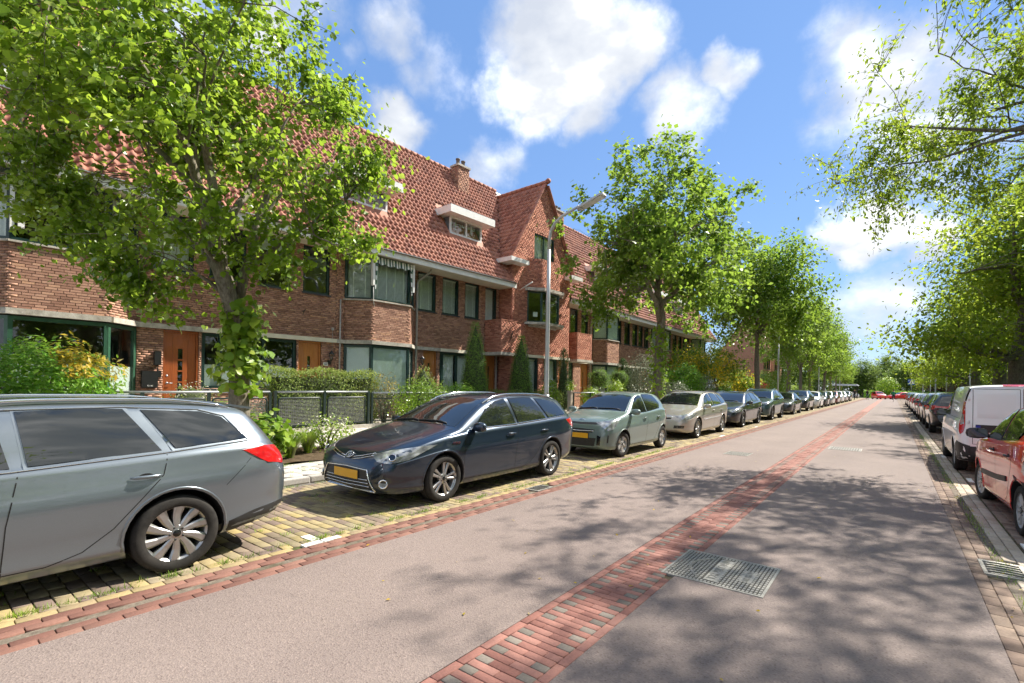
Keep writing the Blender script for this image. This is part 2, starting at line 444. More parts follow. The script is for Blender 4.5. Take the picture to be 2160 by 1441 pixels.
# gutter on the house side: two toothed red courses, a concrete channel, two red courses and a yellow one
gl = sheet('gutter_left', -4.625, -4.09, Y0, Y1, -.014, 'joint_sand')
sheet('channel', -4.355, -4.265, Y0, Y1, -.009, 'gutter_concrete', parent=gl)
courses, yel = [], []
for ci, (xc, wd) in enumerate(((-4.137, .088), (-4.225, .076), (-4.397, .078), (-4.482, .084))):
    y = .2+ci*.09
    while y < 40:
        if not (ci >= 2 and 6.06 < y+.1 < 6.62): courses.append((xc, y+.1, wd, .2, -.001 if ci < 2 else .003))
        y += .2075
y = .15
while y < 40:
    if not 2.5 < y+.1 < 2.93: yel.append((-4.575, y+.1, .085, .2, .004))
    y += .2065
pave(gl, courses, 'paver_gutter', maxn=120, rest='red_courses_far')
pave(gl, yel, 'paver_yellow', name='yellow_brick', maxn=40, rest='yellow_course_far')
sheet('courses_far', -4.62, -4.36, 40, Y1, .002, 'paver_gutter', parent=gl); sheet('courses_far', -4.265, -4.091, 40, Y1, -.002, 'paver_gutter', parent=gl)
b = MB()
for yy in (2.53, 2.74): b.box((-4.618, yy, -.02), (-4.535, yy+.19, .006))
b.box((-4.86, 2.66, -.02), (-4.66, 2.755, .0065)); b.box((-4.618, 17.0, -.02), (-4.535, 17.5, .006)); b.box((-4.618, 22.2, -.02), (-4.535, 22.6, .006))
b.build('white_brick', 'white_marking', gl)

# parking bay of yellow and purple pavers
bay = sheet('parking_bay_left', -7.22, -4.62, Y0, Y1, -.013, 'joint_sand')
P_ = []
y = .0; k = 0
while y < 32:
    x = -4.63-(.105 if k % 2 else 0)
    if k % 2: P_.append((-4.6825, y, .098, .098, .002))
    while x > -7.2:
        l = min(.21, x+7.2)
        if l > .05 and not (-4.86 < x-l/2 < -4.66 and 2.64 < y < 2.77): P_.append((x-l/2, y, l-.008, .097, .002+.004*math.sin(x*2.1+y*.7)))
        x -= .21
    y += .105; k += 1
pave(bay, P_, 'paver_bay', maxn=300, tilt=.002)
sheet('bay_far_surface', -7.21, -4.63, 32, Y1, .001, 'bay_far', parent=bay)
sheet('bay_near_surface', -7.21, -4.63, Y0, -.06, .001, 'bay_far', parent=bay)

# gutter and parking bay on the park side
gr = sheet('gutter_right', .59, 1.10, Y0, Y1, -.014, 'joint_sand')
sheet('channel', .80, .875, Y0, Y1, -.008, 'gutter_concrete', parent=gr)
cb, cp = [], []
for ci, (xc, wd) in enumerate(((.643, .098), (.746, .096))):
    y = 2.5+ci*.1
    while y < 40:
        if not (ci == 1 and 6.0 < y+.1 < 6.6): cb.append((xc, y+.1, wd, .2, 0.0))
        y += .207
for ci, (xc, wd) in enumerate(((.925, .09), (1.03, .10))):
    y = 2.5+ci*.1
    while y < 40:
        if not (ci == 0 and 6.0 < y+.1 < 6.6): cp.append((xc, y+.1, wd, .2, .003))
        y += .207
pave(gr, cb, 'paver_brown', maxn=70, rest='brown_courses_far'); pave(gr, cp, 'paver_pale', name='pale_brick', maxn=70, rest='pale_courses_far')
sheet('courses_far', .60, 1.09, 40, Y1, .001, 'right_far', parent=gr)
bayr = sheet('parking_bay_right', 1.10, 3.30, Y0, Y1, -.013, 'joint_sand')
P_ = []; y = 4.0; k = 0
while y < 26:
    x = 1.10-(.105 if k % 2 else 0)
    while x < 3.25:
        lo = max(x, 1.105); hi = min(x+.21, 3.29)
        if hi-lo > .05 and not (y < 7.55 and y > 7.05 and lo < 1.25): P_.append(((lo+hi)/2, y, hi-lo-.008, .097, .002))
        x += .21
    y += .105; k += 1
pave(bayr, P_, 'paver_brown', maxn=150, tilt=.002)
sheet('bay_far_surface', 1.11, 3.29, 26, Y1, .001, 'right_far', parent=bayr)
b = MB(); b.box((1.12, 7.06, -.02), (1.20, 7.25, .005)); b.box((1.12, 7.28, -.02), (1.20, 7.5, .0052)); b.box((1.12, 12.0, -.02), (1.2, 12.5, .005)); b.box((1.0, 16.0, -.02), (1.08, 16.5, .005))
b.build('white_brick', 'white_marking', bayr)

# kerb, slabs, planting bed and footpath in front of the gardens
kerb = MB(); kerb.box((-7.38, Y0, -.1), (-7.235, Y1, .10)); kb = kerb.build('kerb_left', 'kerbstone', None, kind='structure')
ks = MB(); ks.box((-.072, -.495, -.1), (.072, .495, .0)); km = bevel_mesh(ks.mesh('kerbstone', 'kerbstone'), .018, 2)
for i in range(24): link('kerbstone', km, kb, (-7.30+random.uniform(-.006, .006), .6+i*1.0, .118+random.uniform(-.006, .006)))
fp = sheet('footpath', -11.86, -7.38, Y0, Y1, .30, 'joint_sand', .115)
def fz(x): return .115+(-7.38-x)/4.48*.185
P_ = []
y = 1.5; k = 0
while y < 30:
    for j in range(15):
        x = -7.54-j*.302
        if x > -11.8 and not (-9.55 < x < -8.35): P_.append((x, y+(.15 if j % 2 else 0), .294, .294, fz(x)+.011))
    y += .302
pave(fp, P_, 'slab', name='paving_slab', rest='slabs_far', maxn=60, minpx=10)
sheet('slabs_far_surface', -11.85, -7.39, 30, Y1, fz(-11.85)+.006, 'path', fz(-7.39)+.006, parent=fp)
bed = MB()
xs = np.linspace(-9.6, -8.3, 8); ys = np.linspace(-4, 60, 160)
for i in range(len(xs)-1):
    for j in range(len(ys)-1):
        zz = lambda x, y: fz(x)+.03+.025*math.sin(x*7+y*3)*math.sin(y*2.3)
        bed.quad(*[(x, y, zz(x, y)) for x, y in ((xs[i], ys[j]), (xs[i+1], ys[j]), (xs[i+1], ys[j+1]), (xs[i], ys[j+1]))])
bed.build('planting_bed', 'soil', None, kind='structure')
g = MB(); ga = (-26, -12.02)
g.quad((-40, Y0, .36), (-11.92, Y0, .33), (-11.92, Y1, .33), (-40, Y1, .36)); g.build('garden_ground', 'path', None, kind='structure')

# park side: kerb, path and turf
kr = MB(); kr.box((3.30, Y0, -.1), (3.43, Y1, .11)); kr.build('kerb_right', 'kerbstone', None, kind='structure')
sheet('turf', 3.43, 60, Y0, Y1, .09, 'turf')
sheet('park_path', 5.6, 7.6, Y0, Y1, .096, 'path')

# cast iron covers and grates
def ironmat():
    m, nt, p, out = newmat('cast_iron'); w = wpos(nt)
    c = ramp(nt, noise(nt, 30, 5, .7, w), [(.3, (.23, .22, .195)), (.7, (.40, .385, .345))])
    nt.links.new(c, p.inputs['Base Color']); setp(p, Roughness=.5, Metallic=.4)
    nt.links.new(bump(nt, noise(nt, 160, 3, .6, w), .25, .003), p.inputs['Normal'])
    plain('iron_dark', (.055, .052, .046), .85)
ironmat()
def text_mesh(body, size, mat, parent, name, M, depth=.002):
    cu = bpy.data.curves.new(name, 'FONT'); cu.body = body; cu.size = size; cu.extrude = depth; cu.align_x = 'CENTER'; cu.align_y = 'CENTER'
    o = bpy.data.objects.new(name, cu); COL.objects.link(o)
    dg = bpy.context.evaluated_depsgraph_get(); me = bpy.data.meshes.new_from_object(o.evaluated_get(dg))
    bpy.data.objects.remove(o); me.materials.clear(); me.materials.append(MATS[mat] if isinstance(mat, str) else mat)
    return link(name, me, parent, M=M)
def cover(label, cx, cy, lx, ly, rows, cols, letters, rz=0.0, zt=.006):
    t = thing('manhole_cover', label, 'manhole cover', (cx, cy, 0), rz)
    f = MB(); a, c = lx/2, ly/2; w = .022
    for lo, hi in (((-a, -c, -.03), (a, -c+w, zt)), ((-a, c-w, -.03), (a, c, zt)), ((-a, -c+w, -.03), (-a+w, c-w, zt)), ((a-w, -c+w, -.03), (a, c-w, zt))): f.box(lo, hi)
    f.build('frame', 'cast_iron', t)
    b = MB(); b.box((-a+w, -c+w, -.03), (a-w, c-w, .0012)); b.build('recess', 'iron_dark', t)
    r = MB(); dx = (lx-2*w)/cols; dy = (ly-2*w)/rows
    for i in range(cols):
        for j in range(rows):
            x = -a+w+(i+.5)*dx; y = -c+w+(j+.5)*dy
            if letters and abs(x-(-.02)) < .055 and abs(y) < .3: continue
            if letters and abs(x-.22) < .05 and abs(y) < .14: continue
            r.box((x-dx*.30, y-dy*.36, .001), (x+dx*.30, y+dy*.36, zt-.001))
    r.build('raised_grid', 'cast_iron', t, kind='stuff')
    if letters:
        q = MB()
        q.tube([(-.27+.13*(abs(u)/.27)**2, u, zt-.001) for u in np.linspace(-.27, .27, 13)], .006, 6); q.tube([(-.255+.13*(abs(u)/.27)**2, u, zt-.001) for u in np.linspace(-.27, .27, 13)], .004, 6)
        q.build('arc_rib', 'cast_iron', t)
        q = MB(); q.box((-.075, -.3, .001), (.035, .3, .0025)); q.box((.17, -.14, .001), (.27, .14, .0025)); q.build('name_plate', 'cast_iron', t)
        text_mesh('LYXOSKOAIN', .10, 'cast_iron', t, 'lettering', Matrix.Translation((-.02, 0, .0045)) @ Matrix.Rotation(R(90), 4, 'Z'), .0025)
        text_mesh('NOREN', .075, 'cast_iron', t, 'lettering', Matrix.Translation((.22, 0, .0045)) @ Matrix.Rotation(R(90), 4, 'Z'), .0025)
    return t
cover('large ribbed cast iron cover with lettering beside the brick strip in the foreground', -1.19, 4.555, .82, .77, 15, 26, True)
cover('dark ribbed iron cover set in the far lane, house side of the brick strip', -3.04, 12.92, .56, .66, 12, 10, False)
cover('worn grey iron cover at the park side of the brick strip, farther up the road', -1.03, 16.2, .75, .80, 14, 12, False)
def grate(label, x0, x1, y0, y1):
    t = thing('drain_grate', label, 'drain', ((x0+x1)/2, (y0+y1)/2, 0)); a, c = (x1-x0)/2, (y1-y0)/2
    b = MB(); b.box((-a, -c, -.06), (a, c, -.028)); b.build('pit', 'iron_dark', t)
    f = MB()
    for lo, hi in (((-a, -c, -.05), (-a+.03, c, .007)), ((a-.03, -c, -.05), (a, c, .007)), ((-a+.03, -c, -.05), (a-.03, -c+.03, .007)), ((-a+.03, c-.03, -.05), (a-.03, c, .007))): f.box(lo, hi)
    f.build('frame', 'cast_iron', t)
    n = 6
    for i in range(n):
        y = -c+.045+(2*c-.09)*i/(n-1)
        q = MB(); q.tube([(x, y+.02*(1-(x/a)**2), .0) for x in np.linspace(-a+.02, a-.02, 9)], .009, 6); q.build('bar', 'cast_iron', t)
grate('iron drain grate in the red gutter beside the dark estate car', -4.53, -4.27, 6.08, 6.5)
grate('curved bar drain grate in the brown gutter near the red hatchback', .68, .99, 6.04, 6.52)
# ------------------------------------------------------------------ house materials
def house_mats():
    for nm, st in (('brick', [(0, (.29, .155, .11)), (.3, (.39, .212, .148)), (.6, (.455, .252, .178)), (.85, (.52, .305, .218)), (1, (.58, .33, .205))]),
                   ('brick_red', [(0, (.33, .135, .095)), (.35, (.48, .195, .13)), (.7, (.57, .25, .17)), (1, (.64, .31, .215))])):
        pieces(nm, st, .9, 60, .5, .22, (.11, .07, .05))
    pieces('tile', [(0, (.25, .098, .068)), (.25, (.34, .135, .09)), (.55, (.41, .172, .115)), (.85, (.46, .20, .13)), (1, (.34, .16, .115))], .72, 30, .3, .25, (.10, .055, .045))
    plain('mortar', (.16, .11, .085), .95, var=.3, nscale=30, bumps=.5)
    m, nt, p, out = newmat('concrete'); w = wpos(nt)
    c = ramp(nt, noise(nt, 7, 6, .7, w), [(.3, (.34, .31, .26)), (.7, (.60, .57, .50))])
    c = mixc(nt, mathn(nt, 'MULTIPLY', ramp(nt, noise(nt, 1.4, 5, .7, w), [(.5, (0, 0, 0)), (.7, (1, 1, 1))]), .55), c, (.17, .14, .10))
    nt.links.new(c, p.inputs['Base Color']); setp(p, Roughness=.9); nt.links.new(bump(nt, noise(nt, 40, 4, .7, w), .4, .01), p.inputs['Normal'])
    plain('cream_paint', (.72, .67, .53), .6, var=.10, nscale=3)
    plain('white_paint', (.80, .80, .77), .45, var=.08, nscale=4)
    plain('green_paint', (.016, .042, .037), .3, var=.2, nscale=6)
    plain('bright_green_paint', (.035, .10, .06), .3, var=.2, nscale=6)
    plain('slate', (.045, .05, .058), .5, var=.3, nscale=8, bumps=.3)
    plain('zinc', (.36, .38, .40), .45, .7, var=.18, nscale=5)
    plain('lead', (.20, .215, .23), .55, .4, var=.25, nscale=6)
    plain('grey_plastic', (.40, .38, .35), .4, var=.1)
    plain('black_metal', (.014, .015, .016), .4, var=.2)
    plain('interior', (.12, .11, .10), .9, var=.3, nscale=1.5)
    plain('blind_white', (.84, .83, .78), .5, var=.05)
    plain('curtain', (.80, .80, .77), .9, var=.08, nscale=3)
    plain('curtain_blue', (.10, .20, .30), .9, var=.3, nscale=5)
    plain('film', (.80, .83, .82), .4, var=.05, nscale=3)
    plain('roller_blind', (.62, .70, .66), .7, var=.06, nscale=2)
    plain('awning_cloth', (.5, .55, .5), .85, var=.3, nscale=24)
    plain('chimney_pot', (.16, .13, .115), .8, var=.2)
    for nm, a, b_ in (('door_wood', (.36, .125, .030), (.52, .205, .055)), ('door_wood_dark', (.27, .070, .020), (.40, .11, .032))):
        m, nt, p, out = newmat(nm); w = nt.nodes.new('ShaderNodeTexCoord').outputs['Object']
        mp = nt.nodes.new('ShaderNodeMapping'); nt.links.new(w, mp.inputs[0]); mp.inputs['Scale'].default_value = (1, 9, .7)
        g = noise(nt, 3.5, 6, .65, mp.outputs[0], dist=1.2)
        nt.links.new(ramp(nt, g, [(.3, a), (.7, b_)]), p.inputs['Base Color']); setp(p, Roughness=.32, Coat_Weight=.3)
        nt.links.new(bump(nt, g, .08, .01), p.inputs['Normal'])
    # glass: mirror-like at grazing angles, dark and clear straight on
    def glass(name, base=.10, tint=(.90, .94, .92)):
        m = bpy.data.materials.new(name); m.use_nodes = True; nt = m.node_tree; nt.nodes.clear(); MATS[name] = m
        out = nt.nodes.new('ShaderNodeOutputMaterial'); mx = nt.nodes.new('ShaderNodeMixShader')
        tr = nt.nodes.new('ShaderNodeBsdfTransparent'); tr.inputs[0].default_value = (*tint, 1)
        gl = nt.nodes.new('ShaderNodeBsdfGlossy'); gl.inputs['Roughness'].default_value = .012; gl.inputs[0].default_value = (.95, .97, 1, 1)
        fr = nt.nodes.new('ShaderNodeLayerWeight'); fr.inputs[0].default_value = .5
        w = wpos(nt); nt.links.new(bump(nt, noise(nt, .9, 2, .5, w), .05, .05), gl.inputs['Normal'])
        fac = mathn(nt, 'MULTIPLY_ADD', mathn(nt, 'POWER', fr.outputs['Facing'], 3.5), .85, base, True)
        nt.links.new(fac, mx.inputs[0]); nt.links.new(tr.outputs[0], mx.inputs[1]); nt.links.new(gl.outputs[0], mx.inputs[2]); nt.links.new(mx.outputs[0], out.inputs[0])
    glass('glass', .045)
house_mats()

# ------------------------------------------------------------------ house builders (local frame: x out from the wall, y along it, z up)
def frame_of(O, d):
    """matrix whose y runs along the face d=(dx,dy) from point O=(x,y) and whose x points out of it"""
    d = Vector((d[0], d[1], 0)).normalized(); n = Vector((d.y, -d.x, 0))
    return Matrix(((n.x, d.x, 0, O[0]), (n.y, d.y, 0, O[1]), (0, 0, 1, 0), (0, 0, 0, 1)))
class Brick:
    """brick skin of one house: real bricks with recessed joints, each face of the building with its openings"""
    def __init__(s): s.rows = []; s.mort = MB(); s.solo = []
    def face(s, M, L, z0, z1, holes=(), L0=0.0, clip=None, solo=False, bl=.205, ch=.0605, th=.10, mort=True):
        gap = .011; k = 0
        us = sorted({L0, L, *[h[0] for h in holes], *[h[1] for h in holes]}); us = [u for u in us if L0-1e-6 <= u <= L+1e-6]
        zs = sorted({z0, z1, *[h[2] for h in holes], *[h[3] for h in holes]}); zs = [z for z in zs if z0-1e-6 <= z <= z1+1e-6]
        if mort and clip is None:
            for a, b in zip(us, us[1:]):
                for c, d in zip(zs, zs[1:]):
                    um, zm = (a+b)/2, (c+d)/2
                    if any(h[0] < um < h[1] and h[2] < zm < h[3] for h in holes): continue
                    s.mort.quad(*[M @ Vector((-.013, u, z)) for u, z in ((a, c), (b, c), (b, d), (a, d))])
        z = z0
        while z < z1-.01:
            zt = min(z+ch-gap, z1)
            lo, hi = (L0, L) if clip is None else clip((z+zt)/2)
            spans = [(lo, hi)]
            for h in holes:
                if h[2] < (z+zt)/2 < h[3]:
                    n = []
                    for a, b in spans:
                        if h[1] <= a or h[0] >= b: n.append((a, b)); continue
                        if h[0] > a: n.append((a, h[0]))
                        if h[1] < b: n.append((h[1], b))
                    spans = n
            off = (k % 2)*bl*.5+(.25*bl if k % 4 > 1 else 0)
            for a, b in spans:
                i0 = math.floor((a-off)/bl)
                u = off+i0*bl
                while u < b-.02:
                    ua, ub = max(u, a), min(u+bl-gap, b)
                    if ub-ua > .025:
                        (s.solo if solo and ub-ua > bl*.9 else s.rows).append((M, ua, ub, z, zt))
                    u += bl
            z += ch; k += 1
    def build(s, parent, mat, maxsolo=300):
        part = s.mort.build('wall', 'mortar', parent)
        solo = s.solo[:maxsolo]; rows = s.rows+s.solo[maxsolo:]
        if solo:
            M, a, b, z0, z1 = solo[0]; l, h = b-a, z1-z0
            bx = MB(); bx.box((-.02, -l/2, -h/2), (0, l/2, h/2)); me = bx.mesh('brick', mat)
            for M, a, b, z0, z1 in solo:
                o = link('brick', me, part, M=M @ Matrix.Translation((random.uniform(-.003, .004), (a+b)/2, (z0+z1)/2)))
        n = len(rows)
        if n:
            V = np.zeros((n, 8, 3)); dep = rng.normal(0, .0025, n)
            for i, (M, a, b, z0, z1) in enumerate(rows):
                n_ = np.array(M.col[0][:3]); d_ = np.array(M.col[1][:3]); t_ = np.array(M.col[3][:3])
                for j, (x, u, z) in enumerate(((dep[i], a, z0), (dep[i], b, z0), (dep[i], b, z1), (dep[i], a, z1), (-.02, a, z0), (-.02, b, z0), (-.02, b, z1), (-.02, a, z1))):
                    V[i, j] = t_+n_*x+d_*u+np.array((0, 0, z))
            F = (np.array([(0, 1, 2, 3), (1, 0, 4, 5), (2, 1, 5, 6), (3, 2, 6, 7), (0, 3, 7, 4)])[None]+(np.arange(n)*8)[:, None, None]).reshape(-1, 4)
            link('brickwork', npmesh('brickwork', V.reshape(-1, 3), F, mat), part, kind='stuff')
        return part
def window(parent, M, u0, u1, z0, z1, cols=(1,), fm='green_paint', fw=.062, rec=.075, sill='slate', back=None, transom=None, blind_frac=1.0, name='window', arm=None):
    """frame, panes, sill and what hangs behind the glass"""
    b = MB(); x0, x1 = -rec-.06, -rec+.02
    b.box((x0, u0, z0), (x1, u0+fw, z1)); b.box((x0, u1-fw, z0), (x1, u1, z1)); b.box((x0, u0+fw, z1-fw), (x1, u1-fw, z1)); b.box((x0, u0+fw, z0), (x1, u1-fw, z0+fw))
    tot = sum(cols); u = u0; edges = [u0+fw]
    for c in cols[:-1]:
        u += (u1-u0)*c/tot; b.box((x0, u-fw/2, z0+fw), (x1, u+fw/2, z1-fw)); edges += [u-fw/2, u+fw/2]
    edges.append(u1-fw)
    if transom: b.box((x0+.005, u0+fw, transom-.025), (x1-.005, u1-fw, transom+.025))
    w = b.build(name, fm, parent, M=M)
    for a, c in zip(edges[::2], edges[1::2]):
        g = MB(); g.box((-rec-.03, a-.005, z0+fw-.005), (-rec-.022, c+.005, z1-fw+.005)); g.build('pane', 'glass', w)
        if back == 'blind':
            v = MB(); z = z1-fw-.03
            while z > z0+fw+.02:
                v.quad((-rec-.092, a+.02, z), (-rec-.092, c-.02, z), (-rec-.078, c-.02, z-.027), (-rec-.078, a+.02, z-.027)); z -= .040
            k = max(2, int((c-a)/.32))
            for i in range(k): uu = a+(c-a)*(i+.5)/k; v.quad((-rec-.072, uu-.014, z0+fw), (-rec-.072, uu+.014, z0+fw), (-rec-.072, uu+.014, z1-fw), (-rec-.072, uu-.014, z1-fw))
            v.box((-rec-.11, a, z1-fw-.05), (-rec-.07, c, z1-fw)); v.build('venetian_blind', 'blind_white', w, kind='stuff')
        elif back in ('curtain', 'curtain_blue', 'roller_blind', 'film'):
            lo = z0+fw if back != 'film' else z0+fw; hi = z1-fw if back != 'film' else z0+fw+(z1-z0)*blind_frac
            if back in ('roller_blind',): lo = z1-fw-(z1-z0-2*fw)*blind_frac
            v = MB(); n = max(8, int((c-a)/.03)) if 'curtain' in back else 1
            pts = [(-rec-(.16 if 'curtain' in back else .045)-(.018*math.sin(i*1.35+.7*math.sin(i*.37)) if n > 1 else 0), a+(c-a)*i/n) for i in range(n+1)]
            for (xa, ya), (xb, yb) in zip(pts, pts[1:]): v.quad((xa, ya, lo), (xb, yb, lo), (xb, yb, hi), (xa, ya, hi))
            v.build({'curtain': 'curtain', 'curtain_blue': 'curtain', 'roller_blind': 'roller_blind', 'film': 'frosted_film'}[back], back, w)
    if sill:
        s_ = MB(); s_.box((-rec, u0-.04, z0-.045), (.055, u1+.04, z0-.002)); s_.build('sill', sill, w)
    return w
def door(parent, M, u0, u1, z0, z1, mat='door_wood', panes=3, pw=.10):
    f = MB(); fw = .05; x0, x1 = -.14, -.05
    f.box((x0, u0, z0), (x1, u0+fw, z1)); f.box((x0, u1-fw, z0), (x1, u1, z1)); f.box((x0, u0+fw, z1-fw), (x1, u1-fw, z1))
    d = MB(); a, c = u0+fw+.003, u1-fw-.003; n = 4; um = (a+c)/2; zt = z1-fw-.003
    wz0, wz1 = z0+.75, z0+(z1-z0)*.80
    for i in range(n):
        p, q = a+(c-a)*i/n, a+(c-a)*(i+1)/n-.004
        for lo, hi in ((p, min(q, um-pw/2)), (max(p, um+pw/2), q)):
            if hi-lo > .004: d.box((-.115, lo, z0+.02), (-.085, hi, zt))
    d.box((-.114, um-pw/2, z0+.02), (-.086, um+pw/2, wz0)); d.box((-.114, um-pw/2, wz1), (-.086, um+pw/2, zt))
    ph = (wz1-wz0)/panes
    for i in range(1, panes): d.box((-.114, um-pw/2, wz0+i*ph-.02), (-.080, um+pw/2, wz0+i*ph+.02))
    o = d.build('door', mat, parent, M=M); f.build('door_frame', mat, o)
    for i in range(panes):
        g = MB(); g.box((-.108, um-pw/2-.004, wz0+i*ph+.018), (-.102, um+pw/2+.004, wz0+(i+1)*ph-.018)); g.build('pane', 'glass', o)
    h = MB(); h.tube([(-.085, a+.06, z0+1.02), (-.04, a+.06, z0+1.02)], .012, 8); h.tube([(-.045, a+.06, z0+1.02), (-.045, a+.18, z0+1.02)], .011, 8); h.lathe([(0, .006), (.03, .006), (.032, 0)], 14, 'X', (-.087, a+.06, z0+1.02)); h.lathe([(0, .01), (.026, .008), (.028, 0)], 14, 'X', (-.087, a+.06, z0+1.22)); h.build('door_handle', 'zinc', o)
    s_ = MB(); s_.box((-.14, u0, z0-.15), (.25, u1, z0-.002)); s_.build('step', 'concrete', o)
    return o

# roof: eave at x=1.0 z=6.2, gently kicked at the foot, ridge at x=-2.75 z=12.02
def roof_line(v):
    """distance up the slope from the eave -> (x, z, angle)"""
    v1 = 1.1; a1, a2 = R(54.5), R(57.9)
    if v < v1: return 1.06-v*math.cos(a1), 6.2+v*math.sin(a1), a1
    w = v-v1; return 1.06-v1*math.cos(a1)-w*math.cos(a2), 6.2+v1*math.sin(a1)+w*math.sin(a2), a2
RIDGE_V = 6.95
TW, TL = .205, .262
def tile_geo():
    prof = [(-.5, .004), (-.36, -.014), (-.18, -.020), (-.02, -.010), (.12, .018), (.27, .040), (.40, .034), (.5, .006)]
    n = len(prof); V = []
    for v, up in ((-.02, .040), (TL*.55, .024), (TL+.03, .004)): V += [(u*TW*1.02, v, w+up) for u, w in prof]
    V += [(u*TW*1.02, -.02, w+.008) for u, w in prof]
    F = [(i, i+1, i+1+n, i+n) for i in range(n-1)]+[(n+i, n+i+1, 2*n+i+1, 2*n+i) for i in range(n-1)]+[(3*n+i, 3*n+i+1, i+1, i) for i in range(n-1)]
    return np.array(V), np.array(F)
TV, TF = tile_geo()
TILE_ME = npmesh('tile', TV, TF, 'tile', True)
def lay_tiles(parent, mats, nsolo, restname='tiles'):
    """mats: list of 4x4 matrices (tile frame: x along the eave, y up the slope, z out of the roof)"""
    mats = sorted(mats, key=lambda t: t[0]); solo, rest = mats[:nsolo], mats[nsolo:]
    for _, M in solo: link('tile', TILE_ME, parent, M=M)
    if rest:
        A = np.array([np.array(M) for _, M in rest])
        V = np.einsum('nij,kj->nki', A[:, :3, :3], TV)+A[:, None, :3, 3]
        F = (TF[None]+(np.arange(len(rest))*len(TV))[:, None, None]).reshape(-1, 4)
        link(restname, npmesh(restname, V.reshape(-1, 3), F, 'tile', True), parent, kind='stuff')
def slope_matrix(y, v):
    x, z, a = roof_line(v)
    u = Vector((0, 1, 0)); up = Vector((-math.cos(a), 0, math.sin(a))); n = Vector((math.sin(a), 0, math.cos(a)))
    M = Matrix((u, up, n)).transposed().to_4x4(); M.translation = (x, y, z)
    return M
def main_roof(h, y0, y1, nsolo, skip=(), keep=None, fine=True):
    """front slope with tiles, plain back slope, ridge tiles, eave board, soffit and gutter; skip: (ya, yb, va, vb) openings"""
    r = MB(); vs = [0, 1.1, RIDGE_V]; yt = y1
    if keep is not None: y1 = 13.6
    for a, b in zip(vs, vs[1:]):
        (xa, za, _), (xb, zb, _) = roof_line(a), roof_line(b)
        r.quad((xa, y0, za-.02), (xa, y1, za-.02), (xb, y1, zb-.02), (xb, y0, zb-.02))
    xr, zr, _ = roof_line(RIDGE_V)
    r.quad((xr, y0, zr-.02), (xr, y1, zr-.02), (2*xr-1.0, y1, 6.2), (2*xr-1.0, y0, 6.2))
    roof = r.build('roof', 'tile', h); y1 = yt
    L = []; n = round((y1-y0)/TW)
    for j in range(int(RIDGE_V/TL)+1):
        v = j*TL
        if v > RIDGE_V-.08: continue
        for i in range(n):
            y = y0+(i+.5)*(y1-y0)/n
            if any(a-.1 < y < b+.1 and c-.2 < v < d for a, b, c, d in skip): continue
            if keep is not None and not keep(y, v): continue
            x, z, _a = roof_line(v)
            M = slope_matrix(y+random.uniform(-.004, .004), v) @ Matrix.Rotation(random.gauss(0, .012), 4, 'Z')
            L.append((j+abs(y-(y0+y1)/2)*.01, M))
    if fine: lay_tiles(roof, L, nsolo)
    else: lay_tiles(roof, L, 0)
    rt = MB(); y = y0
    rm = MB(); rm.tube([(0, -.01, 0), (0, .17, .0), (0, .34, .012)], [.115, .105, .10], 10); rme = rm.mesh('ridge_tile', 'tile')
    while y < y1-.1:
        link('ridge_tile', rme, roof, (xr, y, zr-.01+random.uniform(-.006, .006))); y += .33
    if keep is not None: y1 = 13.62
    e = MB(); e.box((.98, y0, 5.985), (1.05, y1, 6.19)); e.build('eave_board', 'white_paint', h)
    g = MB(); g.prism([(1.0, y0, 6.195), (1.14, y0, 6.195), (1.14, y0, 6.215), (1.0, y0, 6.225)], (0, y1-y0, 0)); g.build('gutter', 'zinc', h)
    s_ = MB(); k = 8
    for i in range(k):
        a, b = .975-i*(.975/k), .975-(i+1)*(.975/k)+.008
        s_.box((b, y0, 6.03), (a, y1, 6.05))
    s_.box((0, y0, 6.052), (.98, y1, 6.07)); s_.build('soffit', 'cream_paint', h)
    return roof
def dormer(h, y0, y1, z0=7.98, z1=8.72, panes=2, half_open=False):
    """box dormer: window band, leaded cheeks and a thick projecting white roof slab"""
    q = MB(); xf = -.18
    cheeks = link('dormer', None, h)
    for ya in (y0, y1-.05):
        q = MB(); q.box((-2.0, ya, z0), (xf-.06, ya+.05, z1)); q.build('dormer_cheek', 'lead', cheeks)
    s_ = MB(); s_.box((-2.1, y0-.38, z1), (xf+.5, y1+.38, z1+.30)); bevel_ = s_.build('dormer_roof', 'white_paint', cheeks)
    z_ = MB(); z_.box((-2.0, y0-.36, z1+.301), (xf+.48, y1+.36, z1+.325)); z_.build('dormer_capping', 'zinc', cheeks)
    M = frame_of((xf+.06, 0), (0, 1))
    w = window(cheeks, M, y0, y1, z0, z1, (1, 1), 'white_paint', .07, .04, None, None)
    for i in range(2):
        a = y0+(y1-y0)*i/2+.06; b = y0+(y1-y0)*(i+1)/2-.06
        m = MB(); m.box((xf-.07, (a+b)/2-.018, z0+.055), (xf-.02, (a+b)/2+.018, z1-.055)); m.build('glazing_bar', 'white_paint', w)
        c = MB(); n = 12; ca, cb = (a, (a+b)/2) if i == 0 else (a, b)
        for k in range(n): c.quad(*[(xf-.2-.02*math.sin(kk*2.2), ca+(cb-ca)*kk/n, z) for kk, z in ((k, z0+.05), (k+1, z0+.05), (k+1, z1-.05), (k, z1-.05))])
        c.build('curtain', 'curtain', w)
    a = MB(); a.prism([(xf+.02, y0-.08, z0-.01), (xf+.20, y0-.08, z0-.27), (xf+.185, y0-.08, z0-.29), (xf-.06, y0-.08, z0-.03)], (0, y1-y0+.16, 0)); a.build('lead_apron', 'lead', cheeks)
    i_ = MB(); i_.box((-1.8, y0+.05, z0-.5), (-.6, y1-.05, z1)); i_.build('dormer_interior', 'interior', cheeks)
    return cheeks
